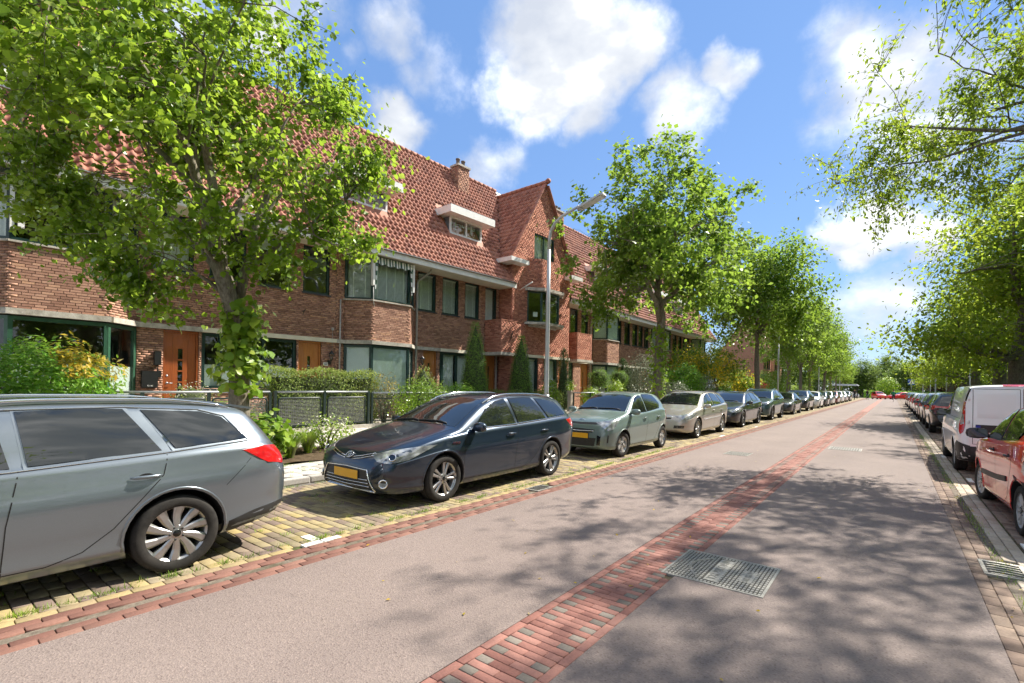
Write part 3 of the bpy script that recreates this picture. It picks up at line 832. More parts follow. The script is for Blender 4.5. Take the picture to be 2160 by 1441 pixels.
def contour_slab(pts, out, z0, z1, y_lo, y_hi):
    """concrete band that follows the wall line pts [(x,y)...] standing `out` proud"""
    b = MB()
    for (xa, ya), (xb, yb) in zip(pts, pts[1:]):
        M = frame_of((xa, ya), (xb-xa, yb-ya)); L = math.hypot(xb-xa, yb-ya)
        e0 = .0 if (xa, ya) == pts[0] else out*.42; e1 = .0 if (xb, yb) == pts[-1] else out*.42
        b.prism([M @ Vector(p) for p in ((-.06, -e0 if xa < xb else 0, z0), (out, -e0 if xb >= xa else e0, z0), (out, L+e1, z0), (-.06, L, z0))], (0, 0, z1-z0))
    return b
def downpipe(h, y, ztop, zbot, r=.04, elbow=True, mat='grey_plastic'):
    p = MB(); pts = [(.07, y, zbot), (.07, y, ztop-.55)]
    if elbow: pts += [(.09, y+.01, ztop-.42), (.55, y+.22, ztop-.12), (.62, y+.25, ztop)]
    else: pts = [(.05, y, zbot), (.05, y, ztop)]
    p.tube(pts, r, 10)
    for z in (zbot+.9, (zbot+ztop)/2): p.lathe([(r+.004, -.02), (r+.008, 0), (r+.004, .02)], 10, 'Z', (.07 if elbow else .05, y, z))
    return p.build('downpipe', mat, h)
def bay_faces(y0, y1, d=.67):
    c = d; return [(0, y0), (d, y0+c), (d, y1-c), (0, y1)]
MAIN = frame_of((0, 0), (0, 1))
ROW1 = ((-15.5, 4.0), R(-3.0))
def house(label, org, group='brick terraced houses in a row'):
    return thing('terraced_house', label, 'house', (org[0][0], org[0][1], 0), org[1], group)
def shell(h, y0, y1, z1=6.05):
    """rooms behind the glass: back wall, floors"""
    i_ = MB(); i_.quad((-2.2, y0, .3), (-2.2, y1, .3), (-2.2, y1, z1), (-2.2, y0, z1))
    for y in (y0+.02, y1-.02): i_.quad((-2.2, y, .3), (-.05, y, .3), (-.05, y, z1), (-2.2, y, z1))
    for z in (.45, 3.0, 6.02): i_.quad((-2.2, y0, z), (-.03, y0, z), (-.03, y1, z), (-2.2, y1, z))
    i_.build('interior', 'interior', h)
def std_house(h, y0, y1, ups, grounds, doors_, bay=None, bayopt=None, nsolo=0, dorm=(), mat='brick', solo=False, keep=None, band=True, shellz=6.05, roof=True, roofy=None):
    """ups/grounds: (u0,u1,z0,z1,kw) openings; doors_: (u0,u1,kw); bay: (y0,y1) of a canted bay over both storeys"""
    B = Brick(); holes = [o[:4] for o in ups]+[o[:4] for o in grounds]+[(d[0], d[1], .30, 2.91) for d in doors_]
    pts = [(0, y0), (0, y1)]
    if bay:
        f = bay_faces(*bay); holes.append((bay[0]+.02, bay[1]-.02, .2, 6.04))
        pts = [(0, y0)]+f+[(0, y1)]
        bo = bayopt or {}
        for k, ((xa, ya), (xb, yb)) in enumerate(zip(f, f[1:])):
            M = frame_of((xa, ya), (xb-xa, yb-ya)); L = math.hypot(xb-xa, yb-ya); e = .07
            uw = (e, L-e, bo.get('uz', 4.47), 6.0); gw = (e, L-e, bo.get('gz', 1.0), 2.88)
            B.face(M, L, .2, 6.03, [(0, L, uw[2], 6.04), (0, L, gw[2], 2.91)], solo=solo and k > 0)
            window(h, M, .0 if k == 1 else .0, L, uw[2], uw[3], bo.get('ucols', (1,)) if k == 1 else (1,), 'green_paint', .07, .03, bo.get('sill', 'concrete'), bo.get('ub', ('blind',)*3)[k])
            window(h, M, .0, L, gw[2], gw[3], bo.get('gcols', (1,)) if k == 1 else (1,), bo.get('gm', 'green_paint'), .08, .03, 'slate', bo.get('gb', ('film',)*3)[k], blind_frac=bo.get('gfrac', .5))
    if bay:
        B.face(MAIN, bay[0], .2, 6.05, [x for x in holes if x[0] < bay[0]], L0=y0); B.face(MAIN, y1, .2, 6.05, [x for x in holes if x[1] > bay[1]], L0=bay[1])
    else: B.face(MAIN, y1, .2, 6.05, holes, L0=y0)
    B.build(h, mat)
    for o in ups: window(h, MAIN, *o[:4], **(o[4] if len(o) > 4 else {}))
    for o in grounds: window(h, MAIN, *o[:4], **(o[4] if len(o) > 4 else {}))
    for d in doors_: door(h, MAIN, d[0], d[1], .45, 2.90, **(d[2] if len(d) > 2 else {}))
    if band: contour_slab(pts, .085, 2.912, 3.04, y0, y1).build('concrete_band', 'concrete' if bay else 'cream_paint', h)
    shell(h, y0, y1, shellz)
    if roof: main_roof(h, *(roofy or (y0, y1)), nsolo, [(a-.02, b+.02, 1.85, 3.75) for a, b in dorm], keep)
    for a, b in dorm: dormer(h, a, b)
    return h
UZ = (4.49, 6.02)
# --- first terrace, turned three degrees to the road
h1 = house('brick house at the picture edge with wide bay window and dark orange door', ROW1)
std_house(h1, -4.7, 1.45, [(.27, 1.24, *UZ, dict(back='curtain'))], [], [(.57, 1.39, dict(mat='door_wood_dark', panes=4, pw=.11))], (-3.0, 0.0),
          dict(uz=4.49, ub=('curtain', None, 'curtain'), gb=('film', 'film', 'film'), gm='bright_green_paint', gfrac=.42, sill='concrete'), nsolo=60, dorm=((-2.6, -.15),), solo=True)
h2 = house('brick house with wide green framed ground floor window between two wooden doors', ROW1)
std_house(h2, 1.45, 5.45, [(1.62, 2.58, *UZ), (2.95, 3.88, *UZ, dict(back='roller_blind', blind_frac=.25)), (4.29, 5.2, *UZ)],
          [(1.47, 4.12, 1.33, 2.90, dict(cols=(.36, .9, .74), back='film', blind_frac=.38, fw=.085))], [(4.18, 4.95, dict(panes=2))], nsolo=120)
h3 = house('brick house with canted bay, striped awning and venetian blinds, behind the dark estate car', ROW1)
std_house(h3, 5.45, 10.03, [(8.88, 9.8, *UZ, dict(back='blind'))], [], [(9.21, 9.90, dict(panes=2))], (5.75, 8.7),
          dict(ub=('blind', 'blind', 'blind'), gb=('roller_blind', 'roller_blind', 'roller_blind'), gfrac=1.0, gz=1.15), nsolo=300, dorm=((5.62, 7.5),), solo=True)
h4 = house('brick house with three blinded upper windows and a balcony beside the gable', ROW1)
std_house(h4, 10.03, 13.6, [(10.15, 11.05, *UZ, dict(back='blind')), (11.42, 12.28, *UZ, dict(back='blind')), (12.68, 13.42, 4.3, 6.02, dict(back='curtain', fw=.05))],
          [(10.0+.06, 12.62, 1.15, 2.90, dict(cols=(.2, .8, 1.6), back='curtain', fw=.10))], [(12.70, 13.38, dict(panes=2))], nsolo=300, dorm=((10.62, 12.5),), roofy=(10.03, 15.9), keep=lambda y, v: y < 13.55 or roof_line(v)[1] > 11.62-(15.9-y)*1.675+.05)
def balcony(h, y0, y1, dep, mat, z0=3.04, z1=4.46):
    B = Brick(); 
    for O, d, L in (((0, y0), (1, 0), dep), ((dep, y0), (0, 1), y1-y0), ((dep, y1), (-1, 0), dep)): B.face(frame_of(O, d), L, z0, z1)
    for O, d, L in (((dep-.2, y0+.2), (-1, 0), dep-.2), ((dep-.2, y1-.2), (0, -1), y1-y0-.4)): B.mort.quad(*[frame_of(O, d) @ Vector((0, u, z)) for u, z in ((0, z0), (L, z0), (L, z1), (0, z1))])
    p = B.build(h, mat); p.name = 'balcony'
    c = MB(); c.box((0.02, y0-.06, 2.9), (dep+.06, y1+.06, 3.035)); c.build('balcony_slab', 'concrete', h)
    c = MB()
    for lo, hi in (((0.01, y0-.01, z1), (dep+.012, y0+.21, z1+.03)), ((dep-.2, y0+.211, z1), (dep+.012, y1-.211, z1+.03)), ((.01, y1-.21, z1), (dep+.012, y1+.01, z1+.03))): c.box(lo, hi)
    c.build('balcony_coping', mat, h)
balcony(h4, 12.65, 14.0, 1.03, 'brick_red')
for hh, y, zt, zb, el in ((h3, 5.58, 4.42, .4, False), (h3, 8.80, 6.03, .4, True)): downpipe(hh, y, zt, zb, .028 if not el else .042, el)
# --- gabled house that ends the first terrace
h5 = house('tall red brick gabled house with canted corner bay behind the street lamp', ROW1)
GQ, GY0, GY1, GC, GZ = .80, 13.6, 18.2, 15.9, 11.62
def gable_house(h):
    B = Brick(); F = frame_of((GQ, 0), (0, 1)); eave = 7.55
    bayp = [(GQ, 14.68), (GQ+.5, 15.2), (GQ+.5, 16.6), (GQ, 17.12)]
    holes = [(14.72, 17.08, 4.40, 7.5), (15.15, 16.75, 7.5, 8.95), (14.1, 15.6, 1.15, 2.9), (16.1, 17.2, 1.15, 2.9), (17.3, 18.05, .3, 2.9)]
    B.face(F, GY1, .2, eave, holes, L0=GY0)
    sl = (GZ-eave)/(GC-GY0)
    B.face(F, GY1, eave+.0, GZ-.1, [(15.15, 16.75, 7.5, 8.95)], clip=lambda z: (GC-(GZ-z)/sl, GC+(GZ-z)/sl))
    gm = B.mort
    for a, b_ in ((GY0, 15.15), (16.75, GY1)):
        gm.add([F @ Vector((-.013, u, z)) for u, z in ((a, eave), (b_, eave), (b_, eave if b_ == GY1 else GZ-(GC-15.15)*sl), (a, eave if a == GY0 else GZ-(GC-15.15)*sl))], [(0, 1, 2, 3)])
    gm.add([F @ Vector((-.0132, u, z)) for u, z in ((15.15, 8.95), (16.75, 8.95), (16.75, GZ-(16.75-GC)*sl), (GC, GZ), (15.15, GZ-(GC-15.15)*sl))], [(0, 1, 2, 3, 4)])
    # return walls
    B.face(frame_of((0, GY0), (1, 0)), GQ, .2, eave); B.face(frame_of((GQ, GY1), (-1, 0)), GQ+2, .2, eave)
    B.face(frame_of((-1.2, GY0), (1, 0)), 1.2, 6.2, eave)
    for (xa, ya), (xb, yb) in zip(bayp, bayp[1:]):
        M = frame_of((xa, ya), (xb-xa, yb-ya)); L = math.hypot(xb-xa, yb-ya)
        B.face(M, L, 6.22, 7.62); B.mort.quad(*[M @ Vector((-.2, u, z)) for u, z in ((0, 6.2), (L, 6.2), (L, 7.62), (0, 7.62))])
        B.mort.quad(*[M @ Vector((q, u, 7.62)) for q, u in ((-.2, 0), (0, 0), (0, L), (-.2, L))])
        w = window(h, M, 0, L, 4.58, 6.06, (1,), 'green_paint', .07, .03, None, None)
        if ya == 14.68:
            n_ = MB(); n_.box((-.085, L*.42, 4.86), (-.08, L*.72, 5.08)); n_.build('paper_notice', 'white_paint', w)
    B.build(h, 'brick_red')
    for z0, z1, o in ((6.06, 6.20, .22), (4.46, 4.57, .24)):
        contour_slab([(GQ, 14.5)]+bayp+[(GQ, 17.3)], o, z0, z1, 0, 0).build('concrete_slab', 'concrete', h)
    c = MB(); c.prism([(GQ, 14.8, 4.46), (GQ+.4, 15.25, 4.46), (GQ+.4, 16.55, 4.46), (GQ, 17.0, 4.46)], (0, 0, -.08)); c.build('corbel', 'concrete', h)
    window(h, F, 15.15, 16.75, 7.52, 8.95, (1, 1), 'green_paint', .06, .05, 'concrete', 'curtain')
    window(h, F, 14.1, 15.6, 1.15, 2.9, (1,), 'green_paint', .08, .06, 'slate', 'blind'); window(h, F, 16.1, 17.2, 1.15, 2.9, (1,), 'green_paint', .08, .06, 'slate', 'curtain')
    door(h, F, 17.3, 18.05, .45, 2.9, panes=3)
    contour_slab([(GQ, GY0), (GQ, GY1)], .085, 2.912, 3.04, 0, 0).build('concrete_band', 'cream_paint', h)
    # cross roof: two tiled slopes running back to the main ridge
    rise = (GZ-7.35)/(GC-GY0+.25); ang = math.atan(rise); Ls = (GC-GY0+.25)/math.cos(ang)
    r = MB(); xb = -2.7; xf = GQ+.10
    for sgn in (1, -1):
        r.quad((xf, GC-sgn*(GC-GY0+.25), 7.33), (xf, GC, GZ-.02), (xb, GC, GZ-.02), (xb, GC-sgn*(GC-GY0+.25), 7.33))
    roof = r.build('roof', 'tile', h)
    L = []
    for sgn in (1, -1):
        u = Vector((-1, 0, 0))*sgn*-1; up = Vector((0, sgn*math.cos(ang), math.sin(ang))); n = u.cross(up)
        if n.z < 0: u = -u; n = u.cross(up)
        for j in range(int(Ls/TL)):
            v = j*TL
            for i in range(int((xf-xb)/TW)):
                x = xf-.06-(i+.5)*TW; z = 7.35+v*math.sin(ang)
                # only where this slope stands above the main roof
                vm = None
                if z < 6.2+.85+(1.06-.71-x)*math.tan(R(58.6))-.12 and x < .3: continue
                M = Matrix((u, up, n)).transposed().to_4x4(); M.translation = (x, GC-sgn*(GC-GY0+.25-v*math.cos(ang)), z)
                L.append((-sgn*50+j, M @ Matrix.Rotation(random.gauss(0, .012), 4, 'Z')))
    lay_tiles(roof, L, 150)
    rm = MB(); rm.tube([(0, 0, 0), (-.17, 0, 0), (-.34, 0, .012)], [.115, .105, .10], 10); rme = rm.mesh('ridge_tile', 'tile')
    x = xf+.06
    while x > -2.6: link('ridge_tile', rme, roof, (x, GC, GZ-.02+random.uniform(-.006, .006))); x -= .33
    # verge tiles down both edges of the gable, with the stop at the peak
    v0 = MB(); v0.box((-.10, -.17, -.03), (.08, .17, .03)); vme = bevel_mesh(v0.mesh('verge_tile', 'tile'), .015, 1)
    for sgn in (1, -1):
        for j in range(int(Ls/.34)):
            v = j*.34+.17
            M = Matrix.Translation((xf, GC-sgn*(GC-GY0+.25-v*math.cos(ang)), 7.38+v*math.sin(ang))) @ Matrix.Rotation(sgn*ang, 4, 'X')
            link('verge_tile', vme, roof, M=M)
    k = MB(); k.lathe([(0, .10), (.10, .09), (.14, 0), (.10, -.10), (0, -.12)], 12, 'X', (xf+.1, GC, GZ+.02)); k.build('ridge_stop', 'tile', roof)
    # white boxed cornices at the feet of the gable
    for ya, yb in ((GY0-.62, GY0+.62), (GY1-.5, GY1+.5)):
        c = MB(); c.prism([(-1.0, ya, 7.12), (GQ+.48, ya, 7.12), (GQ+.48, yb, 7.12), (-1.0, yb, 7.12)], (0, 0, .19)); c.build('cornice', 'white_paint', h)
    l = MB(); l.prism([(1.0, GY0-.02, 6.18), (-.1, GY0-.02, 7.3), (-.3, GY0-.02, 7.3), (-.3, GY0-.02, 6.4), (.8, GY0-.02, 6.0)], (0, -.03, 0)); l.build('lead_flashing', 'lead', h)
    pl = MB(); pl.tube([(GQ, 14.1, 6.0), (GQ+.9, 13.95, 6.25)], .028, 8); pl.build('flag_pole_holder', 'white_paint', h)
    main_roof_piece = MB()
    (xa, za, _), (xb2, zb, _) = roof_line(1.1), roof_line(RIDGE_V)
    main_roof_piece.quad((xa, GY0, za-.03), (xa, GY1, za-.03), (xb2, GY1, zb-.03), (xb2, GY0, zb-.03)); main_roof_piece.quad((xb2, GY0, zb-.03), (xb2, GY1, zb-.03), (-6.5, GY1, 6.2), (-6.5, GY0, 6.2))
    main_roof_piece.build('rear_roof', 'lead', h)
    shell(h, GY0+.05, GY1-.05, 7.4)
gable_house(h5)
# tail of the main roof between the fourth house and the gable lies in house four; chimneys
def chimney(h, x, y, z0, z1, w=.62, l=.85, pots=2, mat='brick'):
    B = Brick()
    for O, d, L in (((x+w/2, y-l/2), (0, 1), l), ((x-w/2, y-l/2), (1, 0), w), ((x+w/2, y+l/2), (-1, 0), w), ((x-w/2, y+l/2), (0, -1), l)): B.face(frame_of(O, d), L, z0, z1)
    p = B.build(h, mat); p.name = 'chimney'
    c = MB(); c.box((x-w/2-.05, y-l/2-.05, z1), (x+w/2+.05, y+l/2+.05, z1+.09)); c.build('chimney_cap', 'concrete', p)
    for i in range(pots):
        k = MB(); yy = y+(i-(pots-1)/2)*.34; k.lathe([(.09, 0), (.085, .28), (.11, .29), (.11, .34), (.06, .35), (.0, .33)], 12, 'Z', (x, yy, z1+.09)); k.build('chimney_pot', 'chimney_pot', p)
    f = MB(); f.box((x+w/2-.01, y-l/2-.1, z0+.1), (x+w/2+.03, y+l/2+.1, z0+.55)); f.build('chimney_flashing', 'lead', p)
chimney(h4, -2.15, 12.95, 10.2, 12.05, .5, .72)
# striped awning folded over the bay of house three, with its side boxes
def awning(h):
    M = frame_of((.70, 6.42), (0, 1)); L = 1.60
    a = MB()
    n = 26
    for i in range(n):
        u0, u1 = L*i/n, L*(i+1)/n; f = lambda u: .10+.02*math.sin(u*23)
        b0 = 5.72+.035*math.sin(u0*19); b1 = 5.72+.035*math.sin(u1*19)
        a.quad((f(u0), u0, 5.96), (f(u1), u1, 5.96), (f(u1)+.03, u1, b1), (f(u0)+.03, u0, b0), i % 2)
    for u, s_ in ((.02, 1), (L-.02, -1)):
        for k in range(8):
            z0, z1 = 5.95-k*.16, 5.95-(k+1)*.16; w0, w1 = .11*(1-k/9), .11*(1-(k+1)/9)
            a.quad((.10, u, z0), (.10, u+s_*w0, z0), (.11, u+s_*w1, z1), (.11, u, z1), k % 2)
    o = a.build('awning', ['white_paint', 'bright_green_paint'], h, M=M)
    for u in (-.05, L+.04):
        b = MB(); b.box((.0, u-.035, 4.95), (.13, u+.035, 5.97)); b.build('awning_box', 'white_paint', o)
    c = MB(); c.tube([(.05, -.02, 4.9), (.04, 0, 4.45), (.05, .03, 4.2)], .008, 6); c.build('awning_cord', 'white_paint', o)
awning(h3)
def awning_post(h):
    M = frame_of((.67, -2.33), (0, 1))
    b = MB(); b.box((.01, .0, 4.7), (.10, .07, 5.98)); b.box((.02, .12, 4.75), (.13, .22, 5.9)); b.build('awning_box', 'white_paint', h, M=M)
awning_post(h1)
# wall lamps, letter box, house numbers, bell
def wall_lamp(h, label, y, z, x=.0, mat='black_metal'):
    p = MB()
    p.box((x, y-.05, z-.16), (x+.02, y+.05, z-.02)); p.tube([(x+.02, y, z-.1), (x+.12, y, z-.16), (x+.16, y, z-.05), (x+.16, y, z)], .014, 6)
    p.lathe([(.02, -.04), (.06, 0), (.055, .01)], 8, 'Z', (x+.16, y, z)); p.lathe([(.10, .19), (.105, .20), (.05, .26), (.015, .30), (0, .33)], 8, 'Z', (x+.16, y, z))
    for k in range(4):
        a = k*math.pi/2+.4; p.tube([(x+.16+.05*math.cos(a), y+.05*math.sin(a), z+.01), (x+.16+.09*math.cos(a), y+.09*math.sin(a), z+.2)], .006, 5)
    o = p.build('wall_lamp', mat, h)
    g = MB(); g.lathe([(.048, .012), (.085, .19)], 10, 'Z', (x+.16, y, z)); g.build('lamp_glass', 'glass', o)
wall_lamp(h2, '', 5.22, 2.32); wall_lamp(h3, '', 9.05, 2.35)
b = MB(); b.box((0, .36, 1.95), (.14, .50, 2.3)); b.tube([(.07, .43, 1.95), (.12, .43, 1.85), (.05, .43, 1.75)], .012, 6); b.build('wall_lamp', 'black_metal', h1)
b = MB(); b.box((0, .10, 1.35), (.13, .44, 1.78)); o = b.build('letter_box', 'black_metal', h1)
text_mesh('42 40', .055, 'white_paint', o, 'house_number', Matrix.Translation((.132, .27, 1.40)) @ Matrix(((0, 0, 1), (1, 0, 0), (0, 1, 0))).to_4x4(), .001)
b = MB(); b.box((0, .45, 1.62), (.03, .53, 1.80)); b.build('door_bell', 'black_metal', h1)
b = MB(); b.box((0, 5.02, 2.12), (.02, 5.18, 2.23)); o = b.build('number_plate', 'white_paint', h2)
text_mesh('62', .10, 'black_metal', o, 'house_number', Matrix.Translation((.022, 5.10, 2.175)) @ Matrix(((0, 0, 1), (1, 0, 0), (0, 1, 0))).to_4x4(), .001)
b = MB(); b.box((0, 5.28, 3.33), (.05, 5.36, 3.42)); b.build('junction_box', 'grey_plastic', h2)
b = MB(); b.tube([(.02, 5.32, 3.33), (.02, 5.32, 2.6)], .006, 5); b.build('cable', 'grey_plastic', h2)
def hook(h, y, z):
    b = MB(); b.tube([(0, y, z), (.10, y, z), (.13, y+.02, z+.06)], .014, 6); b.tube([(.0, y, z-.12), (.10, y, z)], .010, 6); b.build('flag_bracket', 'black_metal', h)
hook(h1, .95, 3.15); hook(h2, 4.3, 3.85); hook(h4, 11.3, 3.1)
b = MB(); b.tube([(1.04, 13.3, 3.8), (1.16, 13.3, 4.0)], .012, 6); b.tube([(1.04, 13.25, 3.55), (1.16, 13.3, 4.0)], .012, 6); b.build('flag_bracket', 'black_metal', h4)
b = MB(); b.tube([(.05, 13.42, .4), (.05, 13.42, 2.9)], .03, 8); b.build('downpipe', 'grey_plastic', h4)

# --- second terrace, parallel to the road
ROW2 = ((-14.72, 0.0), 0.0)
def r2(label): return house(label, ROW2)
h6 = r2('brick house right after the gable, balcony and two narrow dark upper windows')
std_house(h6, 22.25, 26.2, [(23.85, 24.65, *UZ), (25.05, 25.85, *UZ)], [(22.7, 24.2, 1.2, 2.9, dict(cols=(1, 1), back='curtain'))], [(25.05, 25.95, dict(panes=3))], nsolo=0)
balcony(h6, 22.9, 24.5, 1.03, 'brick_red'); downpipe(h6, 26.1, 6.03, .4, .042, True)
h7 = r2('brick house with pale blinds in its upstairs bay, nearer end of the second terrace')
std_house(h7, 26.2, 30.6, [(29.6, 30.4, *UZ)], [], [(29.7, 30.5)], (26.45, 29.35), dict(ub=('roller_blind', 'roller_blind', 'roller_blind'), gb=('curtain',)*3), dorm=((26.9, 28.8),))
h8 = r2('brick house with four narrow upstairs windows behind the second street tree')
std_house(h8, 30.6, 35.2, [(30.85, 31.75, *UZ), (32.15, 33.0, *UZ), (33.2, 33.95, *UZ), (34.2, 35.0, *UZ)], [(31.0, 33.4, 1.2, 2.9, dict(cols=(1, 1)))], [(33.9, 34.8)], dorm=((31.9, 33.9),))
h9 = r2('brick house halfway down the second terrace with a green framed upstairs bay')
std_house(h9, 35.2, 39.8, [(38.9, 39.6, *UZ)], [], [(38.9, 39.7)], (35.5, 38.5), dict(ub=('blind',)*3, gb=('curtain',)*3), dorm=((36.0, 38.0),))
h10 = r2('brick house near the far end of the second terrace, white dormer on the roof')
std_house(h10, 39.8, 44.4, [(40.1, 41.0, *UZ), (41.4, 42.2, *UZ), (42.5, 43.2, *UZ), (43.4, 44.2, *UZ)], [(40.2, 42.6, 1.2, 2.9, dict(cols=(1, 1)))], [(43.2, 44.0)], dorm=((40.8, 42.8),))
h11 = r2('brick house closing the second terrace, half hidden by garden trees')
std_house(h11, 44.4, 49.0, [(47.9, 48.7, *UZ)], [], [(47.9, 48.7)], (44.7, 47.5), dict(ub=('blind',)*3, gb=('curtain',)*3))
B = Brick(); B.face(frame_of((0, 49.0), (-1, 0)), 6.5, .2, 6.2); e_ = B.build(h11, 'brick'); e_.name = 'end_wall'
b = MB(); b.add([(1.0, 49.0, 6.2), (-2.5, 49.0, 12.0), (-6.4, 49.0, 6.2)], [(0, 1, 2)]); b.build('end_gable', 'brick', h11)
chimney(h6, -2.3, 25.6, 10.6, 12.4, pots=3); chimney(h8, -2.3, 35.2, 10.6, 12.6); chimney(h10, -2.3, 44.4, 10.6, 12.6)
h12 = r2('small brick house with orange roof seen between the trunks far down the street')
std_house(h12, 76.0, 81.0, [(76.4, 77.6, *UZ), (78.2, 79.4, *UZ), (79.7, 80.6, *UZ)], [(76.6, 79.2, 1.0, 2.7, dict(cols=(1, 1)))], [(79.7, 80.6)])
h13 = r2('far brick house beyond the small orange roofed one, mostly behind trees')
std_house(h13, 84.0, 90.0, [(84.6, 85.8, *UZ), (87.2, 88.4, *UZ)], [(85, 87.2, 1.0, 2.7, dict(cols=(1, 1)))], [(88.4, 89.3)])

for hh, ya, yb in ((h12, 76.0, 81.0), (h13, 84.0, 90.0)):
    for y, sg in ((ya, -1), (yb, 1)):
        b = MB(); b.add([(0, y, .2), (-5.6, y, .2), (-5.6, y, 6.2), (0, y, 6.2)], [(0, 1, 2, 3)]); b.build('end_wall', 'brick', hh)
        b = MB(); b.add([(.95, y, 6.2), (-2.5, y, 11.9), (-6.3, y, 6.2)], [(0, 1, 2)]); b.build('end_gable', 'brick', hh)
# ------------------------------------------------------------------ vehicles
def car_mats():
    def paint(name, col, metal=.55, rough=.32, dust=.0):
        m, nt, p, out = newmat(name)
        tcn = nt.nodes.new('ShaderNodeTexCoord').outputs['Object']
        fl = nt.nodes.new('ShaderNodeTexVoronoi'); fl.inputs['Scale'].default_value = 900; nt.links.new(tcn, fl.inputs['Vector'])
        c = mixc(nt, .25*metal, col, ramp(nt, fl.outputs['Color'], [(.2, tuple(x*.6 for x in col)), (.9, tuple(min(1, x*1.6+.02) for x in col))]))
        sp = nt.nodes.new('ShaderNodeSeparateXYZ'); nt.links.new(tcn, sp.inputs[0])
        low = ramp(nt, sp.outputs[2], [(.12, (1, 1, 1)), (.55, (0, 0, 0))])
        dn = mathn(nt, 'MULTIPLY', low, mathn(nt, 'MULTIPLY', noise(nt, 7, 5, .7, tcn), .2))
        c = mixc(nt, dn, c, (.22, .19, .155))
        nt.links.new(c, p.inputs['Base Color'])
        setp(p, Metallic=metal, Coat_Weight=1.0, Coat_Roughness=.025)
        nt.links.new(mathn(nt, 'ADD', mathn(nt, 'MULTIPLY', dn, .5), rough), p.inputs['Roughness'])
        nt.links.new(bump(nt, noise(nt, 3.0, 2, .5, tcn), .012, .05), p.inputs['Coat Normal'])
    paint('paint_steel', (.19, .225, .255), .7, .30)
    paint('paint_navy', (.012, .026, .048), .55, .3)
    paint('paint_sage', (.155, .215, .20), .25, .35)
    paint('paint_champagne', (.42, .395, .35), .6, .33)
    paint('paint_black', (.014, .016, .02), .4, .3)
    paint('paint_teal', (.055, .105, .11), .55, .3)
    paint('paint_charcoal', (.035, .04, .045), .5, .3)
    paint('paint_white', (.80, .81, .82), .0, .4)
    paint('paint_red', (.78, .010, .008), .0, .35)
    paint('paint_darkred', (.16, .02, .024), .4, .35)
    paint('paint_silver', (.50, .51, .52), .7, .33)
    paint('paint_plum', (.075, .045, .05), .45, .33)
    m, nt, p, out = newmat('car_glass'); setp(p, Base_Color=(.010, .013, .013), Roughness=.02, Specular_IOR_Level=.9, Coat_Weight=.35)
    w = wpos(nt); nt.links.new(bump(nt, noise(nt, 1.5, 2, .5, w), .02, .05), p.inputs['Normal'])
    m, nt, p, out = newmat('tyre'); w = nt.nodes.new('ShaderNodeTexCoord').outputs['Object']
    nt.links.new(ramp(nt, noise(nt, 14, 5, .7, w), [(.3, (.017, .016, .015)), (.75, (.045, .042, .038))]), p.inputs['Base Color']); setp(p, Roughness=.85, Specular_IOR_Level=.3)
    nt.links.new(bump(nt, noise(nt, 90, 3, .6, w), .3, .004), p.inputs['Normal'])
    plain('alloy', (.42, .42, .41), .32, .85, var=.12, nscale=12)
    plain('alloy_dark', (.16, .16, .16), .35, .8, var=.12, nscale=12)
    plain('wheel_cover', (.48, .48, .475), .4, .35, var=.08, nscale=12)
    plain('wheel_well', (.010, .010, .010), .95)
    plain('black_plastic', (.022, .023, .024), .55, var=.2, nscale=14)
    plain('gloss_black', (.010, .011, .012), .12, var=.1)
    plain('chrome', (.72, .73, .74), .09, 1.0, var=.03)
    plain('plate_yellow', (.80, .42, .015), .45, var=.03)
    plain('lamp_red', (.50, .012, .014), .12, var=.2, nscale=30, coat=1)
    plain('lamp_amber', (.75, .28, .03), .15, coat=1)
    plain('badge_blue', (.01, .04, .30), .3)
    m, nt, p, out = newmat('headlamp'); tcn = nt.nodes.new('ShaderNodeTexCoord').outputs['Object']
    vo = nt.nodes.new('ShaderNodeTexVoronoi'); vo.inputs['Scale'].default_value = 9; nt.links.new(tcn, vo.inputs['Vector'])
    nt.links.new(ramp(nt, vo.outputs['Distance'], [(.1, (.62, .64, .65)), (.45, (.36, .38, .39)), (.85, (.16, .17, .18))]), p.inputs['Base Color'])
    setp(p, Metallic=.5, Roughness=.14, Coat_Weight=1.0, Coat_Roughness=.02)
car_mats()

def pchip(xs, ys):
    xs = np.array(xs, float); ys = np.array(ys, float); h = np.diff(xs); dl = np.diff(ys)/h
    m = np.zeros(len(xs)); m[0] = dl[0]; m[-1] = dl[-1]
    for i in range(1, len(xs)-1):
        if dl[i-1]*dl[i] > 0:
            w1, w2 = 2*h[i]+h[i-1], h[i]+2*h[i-1]; m[i] = (w1+w2)/(w1/dl[i-1]+w2/dl[i])
    def f(x):
        i = int(np.clip(np.searchsorted(xs, x)-1, 0, len(xs)-2)); t = np.clip((x-xs[i])/h[i], 0, 1)
        return (ys[i]*(1+2*t)*(1-t)**2+h[i]*m[i]*t*(1-t)**2+ys[i+1]*t*t*(3-2*t)+h[i]*m[i+1]*t*t*(t-1))
    return f
